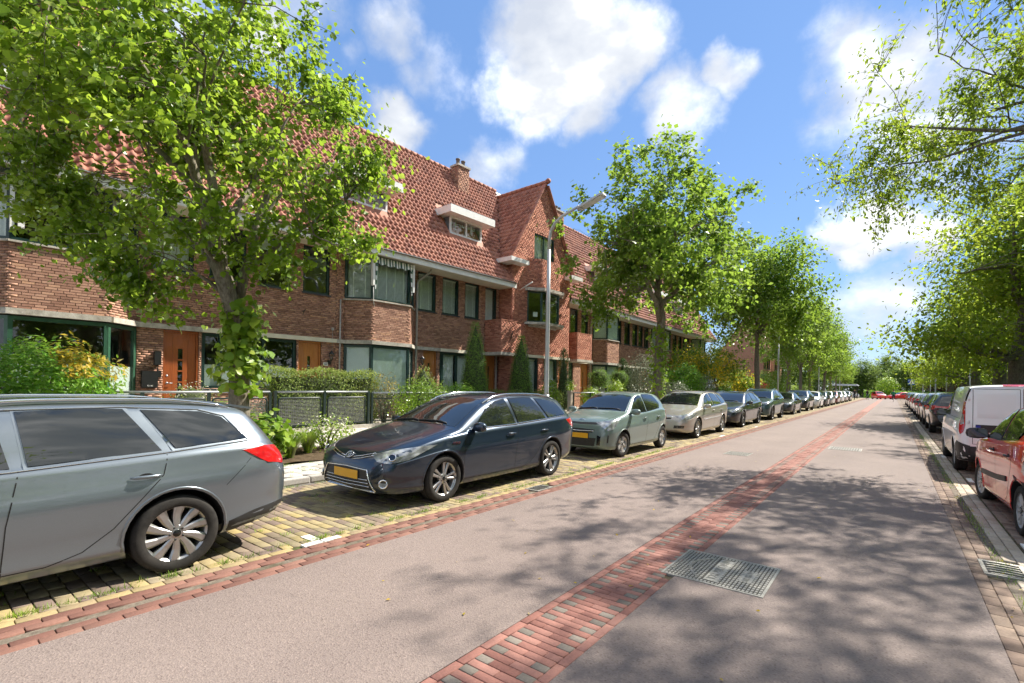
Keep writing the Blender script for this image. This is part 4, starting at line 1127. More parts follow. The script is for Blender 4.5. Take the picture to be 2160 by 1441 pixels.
# side silhouettes: distance from the nose against height or half width, in metres
CURVES = {
 'estate': dict(L=4.56, H=1.46, W=.88,
  top=[(0, .50), (.03, .61), (.09, .70), (.25, .775), (.60, .875), (1.0, .965), (1.22, 1.015), (1.5, 1.145), (1.95, 1.345), (2.25, 1.425), (2.8, 1.462), (3.4, 1.455), (3.9, 1.42), (4.12, 1.385), (4.32, 1.20), (4.43, 1.03), (4.50, .93), (4.54, .76), (4.56, .60)],
  belt=[(0, .46), (.05, .60), (.15, .68), (.35, .745), (.8, .85), (1.3, .915), (2, .95), (3, .985), (3.8, 1.02), (4.2, 1.03), (4.4, .96), (4.5, .84), (4.56, .56)],
  wid=[(0, .52), (.04, .63), (.12, .73), (.3, .815), (.6, .862), (1.1, .88), (3.4, .88), (3.9, .87), (4.2, .835), (4.4, .775), (4.5, .71), (4.56, .60)],
  wtop=[(0, .42), (.1, .56), (.3, .64), (.8, .71), (1.2, .735), (1.6, .69), (2.1, .615), (2.5, .595), (3.4, .585), (4.0, .57), (4.2, .575), (4.4, .60), (4.56, .46)],
  bot=[(0, .27), (.08, .215), (.3, .185), (1, .17), (3.4, .18), (4.1, .24), (4.4, .30), (4.56, .38)]),
 'hatch': dict(L=3.60, H=1.485, W=.80,
  top=[(0, .52), (.03, .68), (.08, .78), (.22, .865), (.55, .945), (.85, 1.00), (1.0, 1.045), (1.25, 1.18), (1.6, 1.375), (1.85, 1.455), (2.3, 1.487), (2.9, 1.465), (3.2, 1.42), (3.36, 1.30), (3.46, 1.08), (3.53, .92), (3.58, .74), (3.60, .58)],
  belt=[(0, .48), (.05, .66), (.15, .76), (.35, .84), (.7, .91), (1.0, .945), (1.7, .975), (2.5, 1.02), (3.0, 1.05), (3.3, 1.05), (3.45, .97), (3.54, .82), (3.60, .54)],
  wid=[(0, .50), (.04, .60), (.12, .69), (.28, .755), (.55, .79), (.9, .80), (2.7, .80), (3.1, .79), (3.35, .755), (3.5, .69), (3.60, .58)],
  wtop=[(0, .42), (.1, .54), (.3, .61), (.7, .66), (1.0, .675), (1.35, .63), (1.75, .565), (2.1, .55), (2.9, .54), (3.2, .535), (3.4, .55), (3.60, .44)],
  bot=[(0, .25), (.08, .205), (.3, .18), (.9, .17), (2.7, .18), (3.2, .23), (3.45, .29), (3.60, .36)]),
 'suv': dict(L=4.50, H=1.63, W=.915,
  top=[(0, .62), (.03, .78), (.08, .90), (.22, .965), (.6, 1.03), (1.05, 1.09), (1.2, 1.125), (1.5, 1.27), (1.95, 1.50), (2.25, 1.59), (2.8, 1.63), (3.4, 1.615), (3.95, 1.56), (4.15, 1.47), (4.32, 1.24), (4.41, 1.06), (4.46, .88), (4.50, .66)],
  belt=[(0, .58), (.05, .76), (.15, .87), (.35, .93), (.8, .99), (1.2, 1.03), (2, 1.07), (3, 1.11), (3.8, 1.16), (4.15, 1.18), (4.33, 1.08), (4.43, .92), (4.50, .62)],
  wid=[(0, .60), (.04, .70), (.12, .79), (.28, .865), (.55, .90), (1.0, .915), (3.4, .915), (3.9, .905), (4.2, .87), (4.38, .81), (4.50, .68)],
  wtop=[(0, .5), (.1, .62), (.3, .70), (.8, .76), (1.2, .775), (1.6, .73), (2.1, .655), (2.5, .635), (3.4, .62), (4.0, .60), (4.25, .62), (4.50, .5)],
  bot=[(0, .34), (.08, .28), (.3, .24), (1, .225), (3.4, .235), (4.1, .29), (4.35, .36), (4.50, .45)]),
 'sedan': dict(L=4.48, H=1.45, W=.885,
  top=[(0, .52), (.03, .64), (.09, .72), (.25, .78), (.6, .85), (1.1, .93), (1.3, .97), (1.6, 1.11), (2.0, 1.32), (2.3, 1.415), (2.7, 1.45), (3.1, 1.425), (3.4, 1.33), (3.75, 1.13), (3.95, 1.05), (4.2, 1.03), (4.4, 1.00), (4.45, .85), (4.48, .62)],
  belt=[(0, .48), (.05, .62), (.15, .70), (.35, .755), (.8, .83), (1.3, .895), (2, .925), (3, .955), (3.6, .98), (4.1, .985), (4.35, .95), (4.44, .80), (4.48, .58)],
  wid=[(0, .54), (.04, .64), (.12, .735), (.3, .82), (.6, .868), (1.1, .885), (3.4, .885), (3.9, .875), (4.2, .84), (4.38, .78), (4.48, .62)],
  wtop=[(0, .44), (.1, .56), (.3, .64), (.8, .71), (1.3, .735), (1.7, .66), (2.2, .60), (2.6, .585), (3.1, .575), (3.5, .60), (3.85, .66), (4.2, .68), (4.48, .5)],
  bot=[(0, .27), (.08, .215), (.3, .185), (1, .17), (3.4, .18), (4.1, .24), (4.35, .30), (4.48, .38)]),
 'van': dict(L=4.42, H=1.80, W=.915,
  top=[(0, .58), (.03, .76), (.08, .90), (.22, 1.0), (.5, 1.07), (.8, 1.14), (.92, 1.20), (1.2, 1.40), (1.5, 1.60), (1.75, 1.73), (2.1, 1.79), (3.0, 1.80), (4.2, 1.79), (4.33, 1.76), (4.375, 1.60), (4.39, 1.2), (4.40, .9), (4.41, .7), (4.42, .60)],
  belt=[(0, .54), (.05, .74), (.15, .86), (.35, .94), (.8, 1.03), (1.2, 1.07), (2, 1.09), (3, 1.09), (4.2, 1.09), (4.36, 1.08), (4.40, .86), (4.42, .56)],
  wid=[(0, .58), (.04, .68), (.12, .78), (.28, .86), (.55, .90), (1.0, .915), (3.6, .915), (4.1, .905), (4.3, .89), (4.38, .865), (4.42, .80)],
  wtop=[(0, .5), (.1, .6), (.3, .68), (.8, .75), (1.2, .765), (1.6, .745), (2.1, .735), (3.0, .735), (4.0, .73), (4.3, .72), (4.38, .74), (4.42, .72)],
  bot=[(0, .30), (.08, .25), (.3, .22), (1, .20), (3.6, .20), (4.2, .26), (4.38, .32), (4.42, .36)]),
}
def wheel_mesh(r, width, rimr, spokes, style, key):
    t = MB(); hw = width/2
    t.lathe([(rimr-.012, -hw*.86), (rimr+.004, -hw*.93), (r*.90, -hw), (r*.975, -hw*.86), (r, -hw*.62), (r, -hw*.25), (r-.006, -hw*.22), (r-.006, -hw*.16), (r, -hw*.13), (r, hw*.13), (r-.006, hw*.16), (r-.006, hw*.22), (r, hw*.25), (r, hw*.62), (r*.975, hw*.86), (r*.90, hw), (rimr+.004, hw*.93), (rimr-.012, hw*.86)], 40, 'Y')
    m = MB(); f = hw*.80                                           # outer face of the rim towards +y
    m.lathe([(rimr-.002, f+.004), (rimr+.004, f-.004), (rimr-.016, f-.012), (rimr-.03, f-.03), (rimr-.035, -hw*.7)], 40, 'Y')
    cap = MB(); cap.lathe([(0, f-.005), (.030, f-.006), (.034, f-.016)], 20, 'Y')
    drum = MB(); drum.lathe([(0, f-.075), (rimr*.55, f-.075), (rimr*.62, f-.09), (rimr*.97, f-.10)], 28, 'Y')
    def spoke(a0, w0, w1, r0, r1, skew=0.0, dz=.0):
        ca, sa = math.cos(a0), math.sin(a0)
        pts = []
        for rr, ww, sk in ((r0, w0, 0), ((r0+r1)/2, (w0+w1)*.46, skew*.5), (r1, w1, skew)):
            pts.append((rr, ww/2, sk)); pts.append((rr, -ww/2, sk))
        def P(rr, ww, sk, y): 
            x, z = rr, ww+sk*rr
            return (x*ca-z*sa, y, x*sa+z*ca)
        y0s = [f-.006, f-.010, f-.004]; vs = []
        for k in range(3):
            (ra, wa, sa_), (rb, wb, sb_) = pts[2*k], pts[2*k+1]
            vs += [P(ra, wa, sa_, y0s[k]-.010), P(ra, wa*.55, sa_, y0s[k]), P(rb, wb*.55, sb_, y0s[k]), P(rb, wb, sb_, y0s[k]-.010), P(rb, wb, sb_, y0s[k]-.05), P(ra, wa, sa_, y0s[k]-.05)]
        fs = []
        for k in range(2):
            o = k*6
            for j in range(6): fs.append((o+j, o+6+j, o+6+(j+1) % 6, o+(j+1) % 6))
        m.add(vs, fs, 0, False)
    if style == 'twin':
        for i in range(spokes):
            a = 2*math.pi*i/spokes
            for s_ in (-1, 1): spoke(a+s_*.20, .030, .050, .05, rimr-.012, s_*-.02)
    elif style == 'turbine':
        for i in range(spokes): spoke(2*math.pi*i/spokes, .042, .088, .045, rimr-.012, .16)
    elif style == 'cover':
        for i in range(spokes): spoke(2*math.pi*i/spokes, .085, .13, .03, rimr-.012, 0)
    else:
        for i in range(spokes): spoke(2*math.pi*i/spokes, .036, .046, .045, rimr-.012, 0)
    m.lathe([(0, f-.008), (.062, f-.008), (.075, f-.02), (.078, f-.06)], 24, 'Y')
    bolts = MB()
    for i in range(5):
        a = 2*math.pi*i/5+.3; bolts.lathe([(0, f-.003), (.009, f-.003), (.012, f-.012)], 8, 'Y', (.052*math.cos(a), 0, .052*math.sin(a)))
    return t, m, cap, drum, bolts
class Car:
    def __init__(s, name, label, cat, kind, paint, pos, face, L=None, H=None, W=None, wb=2.6, fo=.93, r=.315, group=None, wheel=('plain', 10, .215, 'alloy'), detail=2, arches='body', steer=0.0):
        c = CURVES[kind]; s.kind = kind; s.paint = paint; s.L = L or c['L']; s.H = H or c['H']; s.W = W or c['W']; s.r = r; s.wb = wb; s.fo = fo; s.detail = detail
        s.kx, s.kz, s.kw = s.L/c['L'], s.H/c['H'], s.W/c['W']
        s.t = thing(name, label, cat, (pos[0], pos[1], 0), {'-Y': -math.pi/2, '+Y': math.pi/2}.get(face, face), group)
        kx, kz, kw = s.kx, s.kz, s.kw
        F = {k: pchip([p[0]*kx for p in c[k]], [p[1]*(kz if k in ('top', 'belt', 'bot') else kw) for p in c[k]]) for k in ('top', 'belt', 'wid', 'wtop', 'bot')}
        s.F = F
        n = {2: 62, 1: 44, 0: 30}[detail]
        ds = sorted(set([round(s.L*(.5-.5*math.cos(math.pi*i/(n-1)))*.35+s.L*i/(n-1)*.65, 4) for i in range(n)]))
        rings = []
        for d in ds:
            top, belt, w, wt, bot = (F[k](d) for k in ('top', 'belt', 'wid', 'wtop', 'bot'))
            belt = min(belt, top-.02); cr = min(.055, (top-belt)*.45); mid = bot+.52*(belt-bot); ze = top-cr; wb_ = w*.945; wt = min(wt, wb_*.985)
            half = [(0, bot), (w*.78, bot), (w*.915, bot+.018), (w*.958, bot+.06), (w*.972, bot+.115), (w*.965, bot+.145), (w*.984, bot+.30*(belt-bot)+.03), (w*.998, mid+.12*(belt-mid)), (w*1.004, mid+.52*(belt-mid)), (w*.990, mid+.57*(belt-mid)), (w*.984, belt-.06), (w*.968, belt-.024), (wb_, belt)]
            for k in (.06, .3, .6, .85): half.append((wb_*.985+(wt+.012-wb_*.985)*k+.014*math.sin(k*math.pi), belt+(ze-belt)*k))
            half += [(wt, ze), (wt*.93, ze+cr*.32), (wt*.72, ze+cr*.66), (wt*.38, ze+cr*.92), (0, top)]
            rings.append([(s.L/2-d, y, z) for y, z in half])
        m = len(rings[0]); vs = []; fs = []
        for rg in rings: vs += rg+[(x, -y, z) for x, y, z in rg[1:-1][::-1]]
        q = 2*m-2; k = len(rings)
        for i in range(k-1):
            for j in range(q): fs.append((i*q+j, i*q+(j+1) % q, (i+1)*q+(j+1) % q, (i+1)*q+j))
        fs.append(tuple(range(q-1, -1, -1))); fs.append(tuple((k-1)*q+j for j in range(q)))
        me = bpy.data.meshes.new('body'); me.from_pydata(vs, [], fs); me.materials.append(MATS[paint]); me.materials.append(MATS['wheel_well'])
        bm = bmesh.new(); bm.from_mesh(me); bmesh.ops.recalc_face_normals(bm, faces=bm.faces); bmesh.ops.triangulate(bm, faces=[f for f in bm.faces if len(f.verts) > 4]); bm.to_mesh(me); bm.free()
        s.wx = (s.L/2-fo, s.L/2-fo-wb)
        if detail >= 1:
            bo = bpy.data.objects.new('body', me); COL.objects.link(bo); cut = []
            cm = MB(); ra = r+.045
            for x in s.wx:
                for sg in (1, -1):
                    vs2 = []; nn = 30
                    ya, yb = sg*(s.W-.25), sg*(s.W+.25)
                    for yy in (ya, yb):
                        for j in range(nn):
                            a = 2*math.pi*j/nn; vs2.append((x+ra*math.cos(a), yy, r+.01+ra*math.sin(a)))
                    f2 = [(j, (j+1) % nn, nn+(j+1) % nn, nn+j) for j in range(nn)]+[tuple(range(nn-1, -1, -1)), tuple(range(nn, 2*nn))]
                    cm.add(vs2, f2)
            cme = cm.mesh('cut', ['wheel_well']); b2 = bmesh.new(); b2.from_mesh(cme); bmesh.ops.recalc_face_normals(b2, faces=b2.faces); b2.to_mesh(cme); b2.free()
            co = bpy.data.objects.new('cut', cme); COL.objects.link(co)
            md = bo.modifiers.new('b', 'BOOLEAN'); md.operation = 'DIFFERENCE'; md.object = co; md.solver = 'EXACT'; md.material_mode = 'TRANSFER'
            dg = bpy.context.evaluated_depsgraph_get(); nm = bpy.data.meshes.new_from_object(bo.evaluated_get(dg))
            bpy.data.objects.remove(bo); bpy.data.objects.remove(co); me = nm
        me.polygons.foreach_set('use_smooth', [True]*len(me.polygons)); me.set_sharp_from_angle(angle=R(38))
        s.body = link('body', me, s.t)
        bm = bmesh.new(); bm.from_mesh(me); s.bvh = BVHTree.FromBMesh(bm); bm.free()
        if detail >= 1: s.wheels(wheel, steer)
        else: s.wheels(('plain', 8, .21, 'alloy'), 0, True)
        if detail >= 1:
            for x in s.wx:                                            # rolled lip of each wheel arch
                for sg in (1, -1):
                    pts = []
                    for j in range(25):
                        a = math.pi*(-.06+1.12*j/24); xx, zz = x+(r+.047)*math.cos(a), r+.01+(r+.047)*math.sin(a)
                        h = s.hit((xx+.012*math.cos(a), 0, zz+.012*math.sin(a)), (0, -sg, 0))
                        if h: pts.append(h[0]+Vector((0, -sg*.004, 0)))
                    if len(pts) > 4:
                        b = MB(); b.tube(pts, .012 if arches == 'body' else .030, 6); b.build('arch_lip', paint if arches == 'body' else 'black_plastic', s.body)
    def wheels(s, wheel, steer, simple=False):
        style, n, wdt, mat = wheel; key = (s.r, style, n, mat, simple)
        if key not in WCACHE:
            rimr = s.r*(.745 if style != 'cover' else .68)
            t, m, cap, drum, bolts = wheel_mesh(s.r, wdt, rimr, n, style, key)
            bolts = bolts; WCACHE[key] = (t.mesh('tyre', 'tyre'), m.mesh('rim', mat), cap.mesh('hub_cap', 'gloss_black'), drum.mesh('brake_disc', 'wheel_well'), bolts.mesh('wheel_bolts', 'black_plastic'))
        t, m, cap, drum, bolts = WCACHE[key]
        for i, x in enumerate(s.wx):
            for sg in (1, -1):
                w = link('wheel', None, s.t, (x, sg*(s.W-.125), s.r), (0 if sg > 0 else math.pi)+(steer if i == 0 else 0)); w.empty_display_size = .1
                w.rotation_euler.y = random.uniform(0, 6)
                link('tyre', t, w); link('rim', m, w); link('brake_disc', drum, w)
                if not simple: link('hub_cap', cap, w); link('wheel_bolts', bolts, w, kind='stuff')
    def hit(s, p, d):
        d = Vector(d).normalized(); o = Vector(p)-d*6
        loc, nrm, idx, dist = s.bvh.ray_cast(o, d)
        return (loc, nrm) if loc is not None else None
    def P(s, d, y, z): return Vector((s.L/2-d*s.kx, y*s.kw, z*s.kz))
    def decal(s, name, mat, pts, dirv, off=.004, step=.06, skirt=.02, parent=None, raw=False):
        """a panel lying on the body: outline pts (d, y, z) pushed along dirv onto the skin"""
        dv = Vector(dirv).normalized(); ua = dv.cross(Vector((0, 0, 1)))
        if ua.length < .1: ua = Vector((0, 1, 0))
        ua.normalize(); va = ua.cross(dv)
        P3 = [p if raw else s.P(*p) for p in pts]
        Q = [(p.dot(ua), p.dot(va)) for p in P3]
        B = []
        for a, b in zip(Q, Q[1:]+Q[:1]):
            l = math.hypot(b[0]-a[0], b[1]-a[1]); n = max(1, int(l/step))
            for i in range(n): B.append((a[0]+(b[0]-a[0])*i/n, a[1]+(b[1]-a[1])*i/n))
        nb = len(B); us = [b[0] for b in B]; vs_ = [b[1] for b in B]; inner = []
        u = min(us)+step/2
        while u < max(us):
            v = min(vs_)+step/2
            while v < max(vs_): inner.append((u, v)); v += step
            u += step
        def inside(p, eps=step*.35):
            c = False
            for (x0, y0), (x1, y1) in zip(B, B[1:]+B[:1]):
                if (y0 > p[1]) != (y1 > p[1]) and p[0] < (x1-x0)*(p[1]-y0)/(y1-y0)+x0: c = not c
                if math.hypot(p[0]-x0, p[1]-y0) < eps: return False
            return c
        inner = [p for p in inner if inside(p)]
        co, ed, fc, *_ = delaunay_2d_cdt([Vector(p) for p in B+inner], [(i, (i+1) % nb) for i in range(nb)], [], 1, 1e-5)
        top = []; ok = []
        mean = sum(P3, Vector())/len(P3)
        for c in co:
            base = ua*c[0]+va*c[1]+dv*mean.dot(dv)
            h = s.hit(base, dv)
            ok.append(h is not None); top.append((h[0]+h[1]*off) if h else base)
        b = MB(); fs = [f for f in fc if all(ok[i] for i in f)]
        if not fs: return None
        fs = [tuple(f) for f in fs]
        # consistent facing against the projection
        out = []
        for f in fs:
            n = (top[f[1]]-top[f[0]]).cross(top[f[2]]-top[f[0]])
            out.append(f if n.dot(dv) < 0 else f[::-1])
        b.add(top, out, 0, True)
        cnt = {}
        for f in out:
            for i, j in zip(f, f[1:]+f[:1]): cnt[(i, j)] = 1
        k = len(top); low = {}
        vs2 = []; fs2 = []
        for (i, j) in cnt:
            if (j, i) not in cnt:
                o = len(vs2); vs2 += [top[i], top[j], top[j]+dv*skirt, top[i]+dv*skirt]; fs2.append((o, o+3, o+2, o+1))
        b.add(vs2, fs2, 0, False)
        return b.build(name, mat, parent or s.t)
    def seam(s, pts, dirv, w=.007, mat='wheel_well', name='panel_gap', off=.0015, step=.04, parent=None, rad=None, taper=False):
        """ribbon (or round trim with rad) that follows the skin"""
        dv = Vector(dirv).normalized(); P3 = [s.P(*p) for p in pts]; S_ = []
        for a, b in zip(P3, P3[1:]):
            n = max(1, int((b-a).length/step))
            S_ += [a+(b-a)*i/n for i in range(n)]
        S_.append(P3[-1]); H = [s.hit(p, dv) for p in S_]
        H = [h for h in H if h]
        if len(H) < 2: return None
        b = MB()
        if rad:
            nH = len(H)-1; b.tube([h[0]+h[1]*off for h in H], rad if not taper else [max(.0008, rad*math.sin(math.pi*i/nH)**.6) for i in range(nH+1)], 8); return b.build(name, mat, parent or s.t)
        vs = []
        for i, (p, n) in enumerate(H):
            t = (H[min(i+1, len(H)-1)][0]-H[max(i-1, 0)][0]).normalized(); sd = t.cross(n).normalized()*w/2
            vs += [p+sd+n*off, p-sd+n*off]
        b.add(vs, [(2*i, 2*i+1, 2*i+3, 2*i+2) for i in range(len(H)-1)]); return b.build(name, mat, parent or s.body)
    def plate(s, front, z, w=.52, h=.11, mat='plate_yellow', y=0.0):
        x = 1 if front else -1
        p = s.hit(Vector((0, y, z)), (-x, 0, 0))
        xx = p[0].x+x*.012 if p else x*s.L/2
        b = MB(); b.box((xx-.008, y-w/2, z-h/2), (xx+.008, y+w/2, z+h/2)); o = b.build('number_plate', mat, s.t)
        f = MB(); f.box((xx-.012, y-w/2-.012, z-h/2-.012), (xx+.004 if x > 0 else xx-.004, y+w/2+.012, z+h/2+.012)); f.build('plate_holder', 'black_plastic', o)
        return o
    def mirror(s, d, z, mat=None, size=1.0):
        for sg in (1, -1):
            h = s.hit(s.P(d, 0, z), (0, -sg, 0))
            if not h: continue
            p = h[0]; b = MB(); c = p+Vector((.01, sg*.13, .035))
            N_ = 10
            vs = []; fs = []
            for i in range(7):
                th = math.pi*i/6
                for j in range(N_):
                    ph = 2*math.pi*j/N_
                    e = lambda v, k: math.copysign(abs(v)**k, v)
                    x = e(math.sin(th), .7)*e(math.cos(ph), .7)*.065*size; zz = e(math.sin(th), .7)*e(math.sin(ph), .75)*.072*size; yy = e(math.cos(th), .75)*.115*size
                    if x < -.03*size: x = -.03*size
                    vs.append((c.x+x, c.y+yy, c.z+zz))
            for i in range(6):
                for j in range(N_): fs.append((i*N_+j, i*N_+(j+1) % N_, (i+1)*N_+(j+1) % N_, (i+1)*N_+j))
            b.add(vs, fs, 0, True); o = b.build('mirror', mat or s.paint, s.t)
            a = MB(); a.tube([p, p+Vector((.01, sg*.05, .01)), c+Vector((0, -sg*.03, -.04))], [.03, .022, .022], 8); a.build('mirror_arm', 'black_plastic', o)
            g = MB(); g.add([(c.x-.032*size, c.y+a_*.10*size, c.z+b_*.058*size) for a_, b_ in ((-1, -.8), (.9, -.9), (1, .3), (.7, .95), (-.8, .95), (-1, .6))], [(0, 1, 2, 3, 4, 5)]); g.build('mirror_glass', 'car_glass', o)
    def handle(s, d, z, mat=None, sides=(1, -1)):
        for sg in sides:
            h = s.hit(s.P(d, 0, z), (0, -sg, 0))
            if not h: continue
            p = h[0]; b = MB(); pts = [p+Vector((.105-.21*i/6, sg*(.012+.022*math.sin(math.pi*i/6)**.5), 0)) for i in range(7)]
            b.tube(pts, [.006, .013, .014, .014, .014, .013, .006], 8); b.build('door_handle', mat or s.paint, s.t)
            c = MB(); c.add([p+Vector((.055*math.cos(a), sg*.003, .03*math.sin(a)-.004)) for a in np.linspace(0, 2*math.pi, 14)[:-1]], [tuple(range(13))] if sg < 0 else [tuple(range(12, -1, -1))]); c.build('handle_recess', 'wheel_well', s.t)
    def sidewin(s, polys, surround=.022, mat='car_glass', trim='gloss_black', chrome=None):
        for sg in (1, -1):
            for pl in polys:
                c = [sum(p[0] for p in pl)/len(pl), sum(p[1] for p in pl)/len(pl)]
                big = [(p[0]+math.copysign(surround, p[0]-c[0]), 0, p[1]+math.copysign(surround, p[1]-c[1])) for p in pl]
                t = s.decal('window_surround', trim, big, (0, -sg, 0), .0015)
                g = s.decal('window', mat, [(p[0], 0, p[1]) for p in pl], (0, -sg, 0), .009, .05)
            if chrome:
                s.seam([(d, 0, z) for d, z in chrome], (0, -sg, 0), mat='chrome', name='chrome_strip', rad=.010, off=.004)
    def rails(s, d0, d1, mat, lift=.035):
        for sg in (1, -1):
            pts = []
            for i in range(17):
                d = d0+(d1-d0)*i/16; h = s.hit(s.P(d, 0, 0)*1+Vector((0, sg*(s.F['wtop'](d*s.kx)-.035), 0)), (0, 0, -1))
                if h: pts.append(h[0]+Vector((0, 0, lift*min(1, 4*min(i, 16-i)/16)**.6)))
            b = MB(); b.tube(pts, .016, 8); b.build('roof_rail', mat, s.t)
WCACHE = {}
def text_on(car, body, size, p, face, mat, name='badge', depth=.004):
    """lettering standing on the skin; face: 'front', 'rear' or 'left'"""
    d = {'front': (-1, 0, 0), 'rear': (1, 0, 0), 'left': (0, -1, 0)}[face]
    h = car.hit(car.P(*p), d)
    if not h: return
    X, Y_ = {'front': ((0, 1, 0), (0, 0, 1)), 'rear': ((0, -1, 0), (0, 0, 1)), 'left': ((-1, 0, 0), (0, 0, 1))}[face]
    n = h[1]; X = Vector(X); X = (X-n*X.dot(n)).normalized(); Yv = n.cross(X)
    M = Matrix((X, Yv, n)).transposed().to_4x4(); M.translation = h[0]+n*.004
    text_mesh(body, size, mat, car.t, name, M, depth)
SIDE = {   # window outlines in side view: distance from the nose, height
 'estate': [[(1.56, .965), (1.78, 1.12), (2.0, 1.245), (2.22, 1.325), (2.46, 1.365), (2.54, .985)], [(2.63, .99), (2.58, 1.37), (3.0, 1.382), (3.2, 1.372), (3.42, 1.03)], [(3.52, 1.04), (3.32, 1.362), (3.75, 1.335), (3.93, 1.28), (4.10, 1.08)]],
 'hatch': [[(1.16, .985), (1.35, 1.13), (1.55, 1.265), (1.78, 1.37), (1.98, 1.40), (2.02, 1.01)], [(2.11, 1.015), (2.08, 1.405), (2.6, 1.405), (2.82, 1.36), (2.98, 1.20), (2.86, 1.08)]],
 'suv': [[(1.52, 1.075), (1.75, 1.24), (2.0, 1.385), (2.22, 1.475), (2.48, 1.53), (2.52, 1.11)], [(2.62, 1.115), (2.60, 1.537), (3.1, 1.535), (3.3, 1.51), (3.42, 1.15)], [(3.53, 1.165), (3.43, 1.49), (3.75, 1.44), (3.95, 1.24)]],
 'sedan': [[(1.62, .945), (1.85, 1.10), (2.05, 1.225), (2.25, 1.315), (2.44, 1.355), (2.5, .965)], [(2.6, .97), (2.55, 1.358), (2.85, 1.355), (3.08, 1.32), (3.3, 1.2), (3.48, 1.0)]],
 'van': [[(1.16, 1.10), (1.38, 1.30), (1.62, 1.50), (1.85, 1.60), (2.1, 1.62), (2.12, 1.12)]],
}
SCREEN = {'estate': ((1.27, .70), (2.04, .555), (1.22, 2.09)), 'hatch': ((1.03, .645), (1.68, .52), (.985, 1.73)), 'suv': ((1.25, .74), (2.02, .59), (1.2, 2.08)), 'sedan': ((1.36, .70), (2.08, .545), (1.31, 2.13)), 'van': ((.95, .74), (1.62, .68), (.89, 1.68))}
REARW = {'estate': [(-.50, 1.33), (.50, 1.33), (.58, 1.07), (-.58, 1.07)], 'hatch': [(-.46, 1.36), (.46, 1.36), (.54, 1.10), (-.54, 1.10)], 'suv': [(-.53, 1.47), (.53, 1.47), (.63, 1.20), (-.63, 1.20)]}
GAPS = {   # door outlines
 'estate': [[(1.33, .26), (1.31, .55), (1.34, .90)], [(2.50, .25), (2.52, .6), (2.58, .97)], [(2.72, .265), (2.92, .32), (3.10, .46), (3.27, .66), (3.42, .84), (3.45, 1.0)], [(1.33, .26), (2.72, .265)]],
 'hatch': [[(.99, .26), (.97, .55), (1.0, .93)], [(1.96, .25), (2.0, .6), (2.06, 1.0)], [(2.42, .26), (2.58, .35), (2.72, .52), (2.86, .75), (2.93, 1.05)], [(.99, .26), (2.42, .26)]],
 'suv': [[(1.30, .36), (1.28, .65), (1.31, 1.02)], [(2.48, .35), (2.5, .7), (2.57, 1.1)], [(3.0, .36), (3.18, .44), (3.34, .62), (3.5, .85), (3.47, 1.14)], [(1.30, .36), (3.0, .36)]],
 'sedan': [[(1.38, .26), (1.36, .55), (1.4, .88)], [(2.46, .25), (2.48, .6), (2.54, .95)], [(2.95, .26), (3.14, .33), (3.3, .5), (3.46, .72), (3.5, .98)], [(1.38, .26), (2.95, .26)]],
 'van': [[(.95, .3), (.93, .6), (.96, 1.05)], [(2.1, .3), (2.14, .7), (2.16, 1.68)], [(.95, .3), (2.1, .3)], [(3.35, .3), (3.35, 1.68)], [(2.2, 1.10), (4.2, 1.10)]],
}
LAMPS = {  # headlamp outline (d, y, z) for one side
 'estate': [(.10, .40, .685), (.10, .54, .615), (.20, .68, .60), (.38, .80, .635), (.82, .845, .795), (.55, .78, .785), (.25, .60, .745)],
 'hatch': [(.06, .42, .80), (.08, .56, .70), (.14, .66, .62), (.26, .74, .66), (.42, .77, .80), (.55, .775, .91), (.25, .66, .845)],
 'suv': [(.07, .46, .90), (.08, .60, .82), (.18, .74, .80), (.34, .84, .84), (.60, .885, .96), (.30, .74, .955)],
 'sedan': [(.08, .42, .73), (.09, .56, .62), (.2, .70, .61), (.38, .81, .65), (.62, .855, .78), (.3, .66, .775)],
 'van': [(.07, .48, .92), (.08, .60, .78), (.18, .72, .74), (.34, .83, .82), (.62, .88, 1.02), (.3, .74, 1.0)],
}
TAILS = {  # tail lamp outline (d, y, z)
 'estate': [(4.46, .60, .97), (4.47, .60, .86), (4.42, .70, .80), (4.26, .80, .84), (4.06, .85, .98), (4.25, .78, 1.0)],
 'hatch': [(3.50, .55, 1.0), (3.55, .58, .72), (3.46, .68, .68), (3.36, .73, .86), (3.30, .74, 1.03), (3.42, .64, 1.04)],
 'suv': [(4.42, .55, 1.05), (4.44, .58, .94), (4.36, .76, .90), (4.16, .86, .95), (4.02, .875, 1.07), (4.28, .76, 1.10)],
 'sedan': [(4.44, .50, .90), (4.46, .54, .76), (4.38, .72, .74), (4.22, .82, .80), (4.10, .85, .92), (4.34, .72, .95)],
}
def mir(pts): return [(d, -y, z) for d, y, z in pts[::-1]]
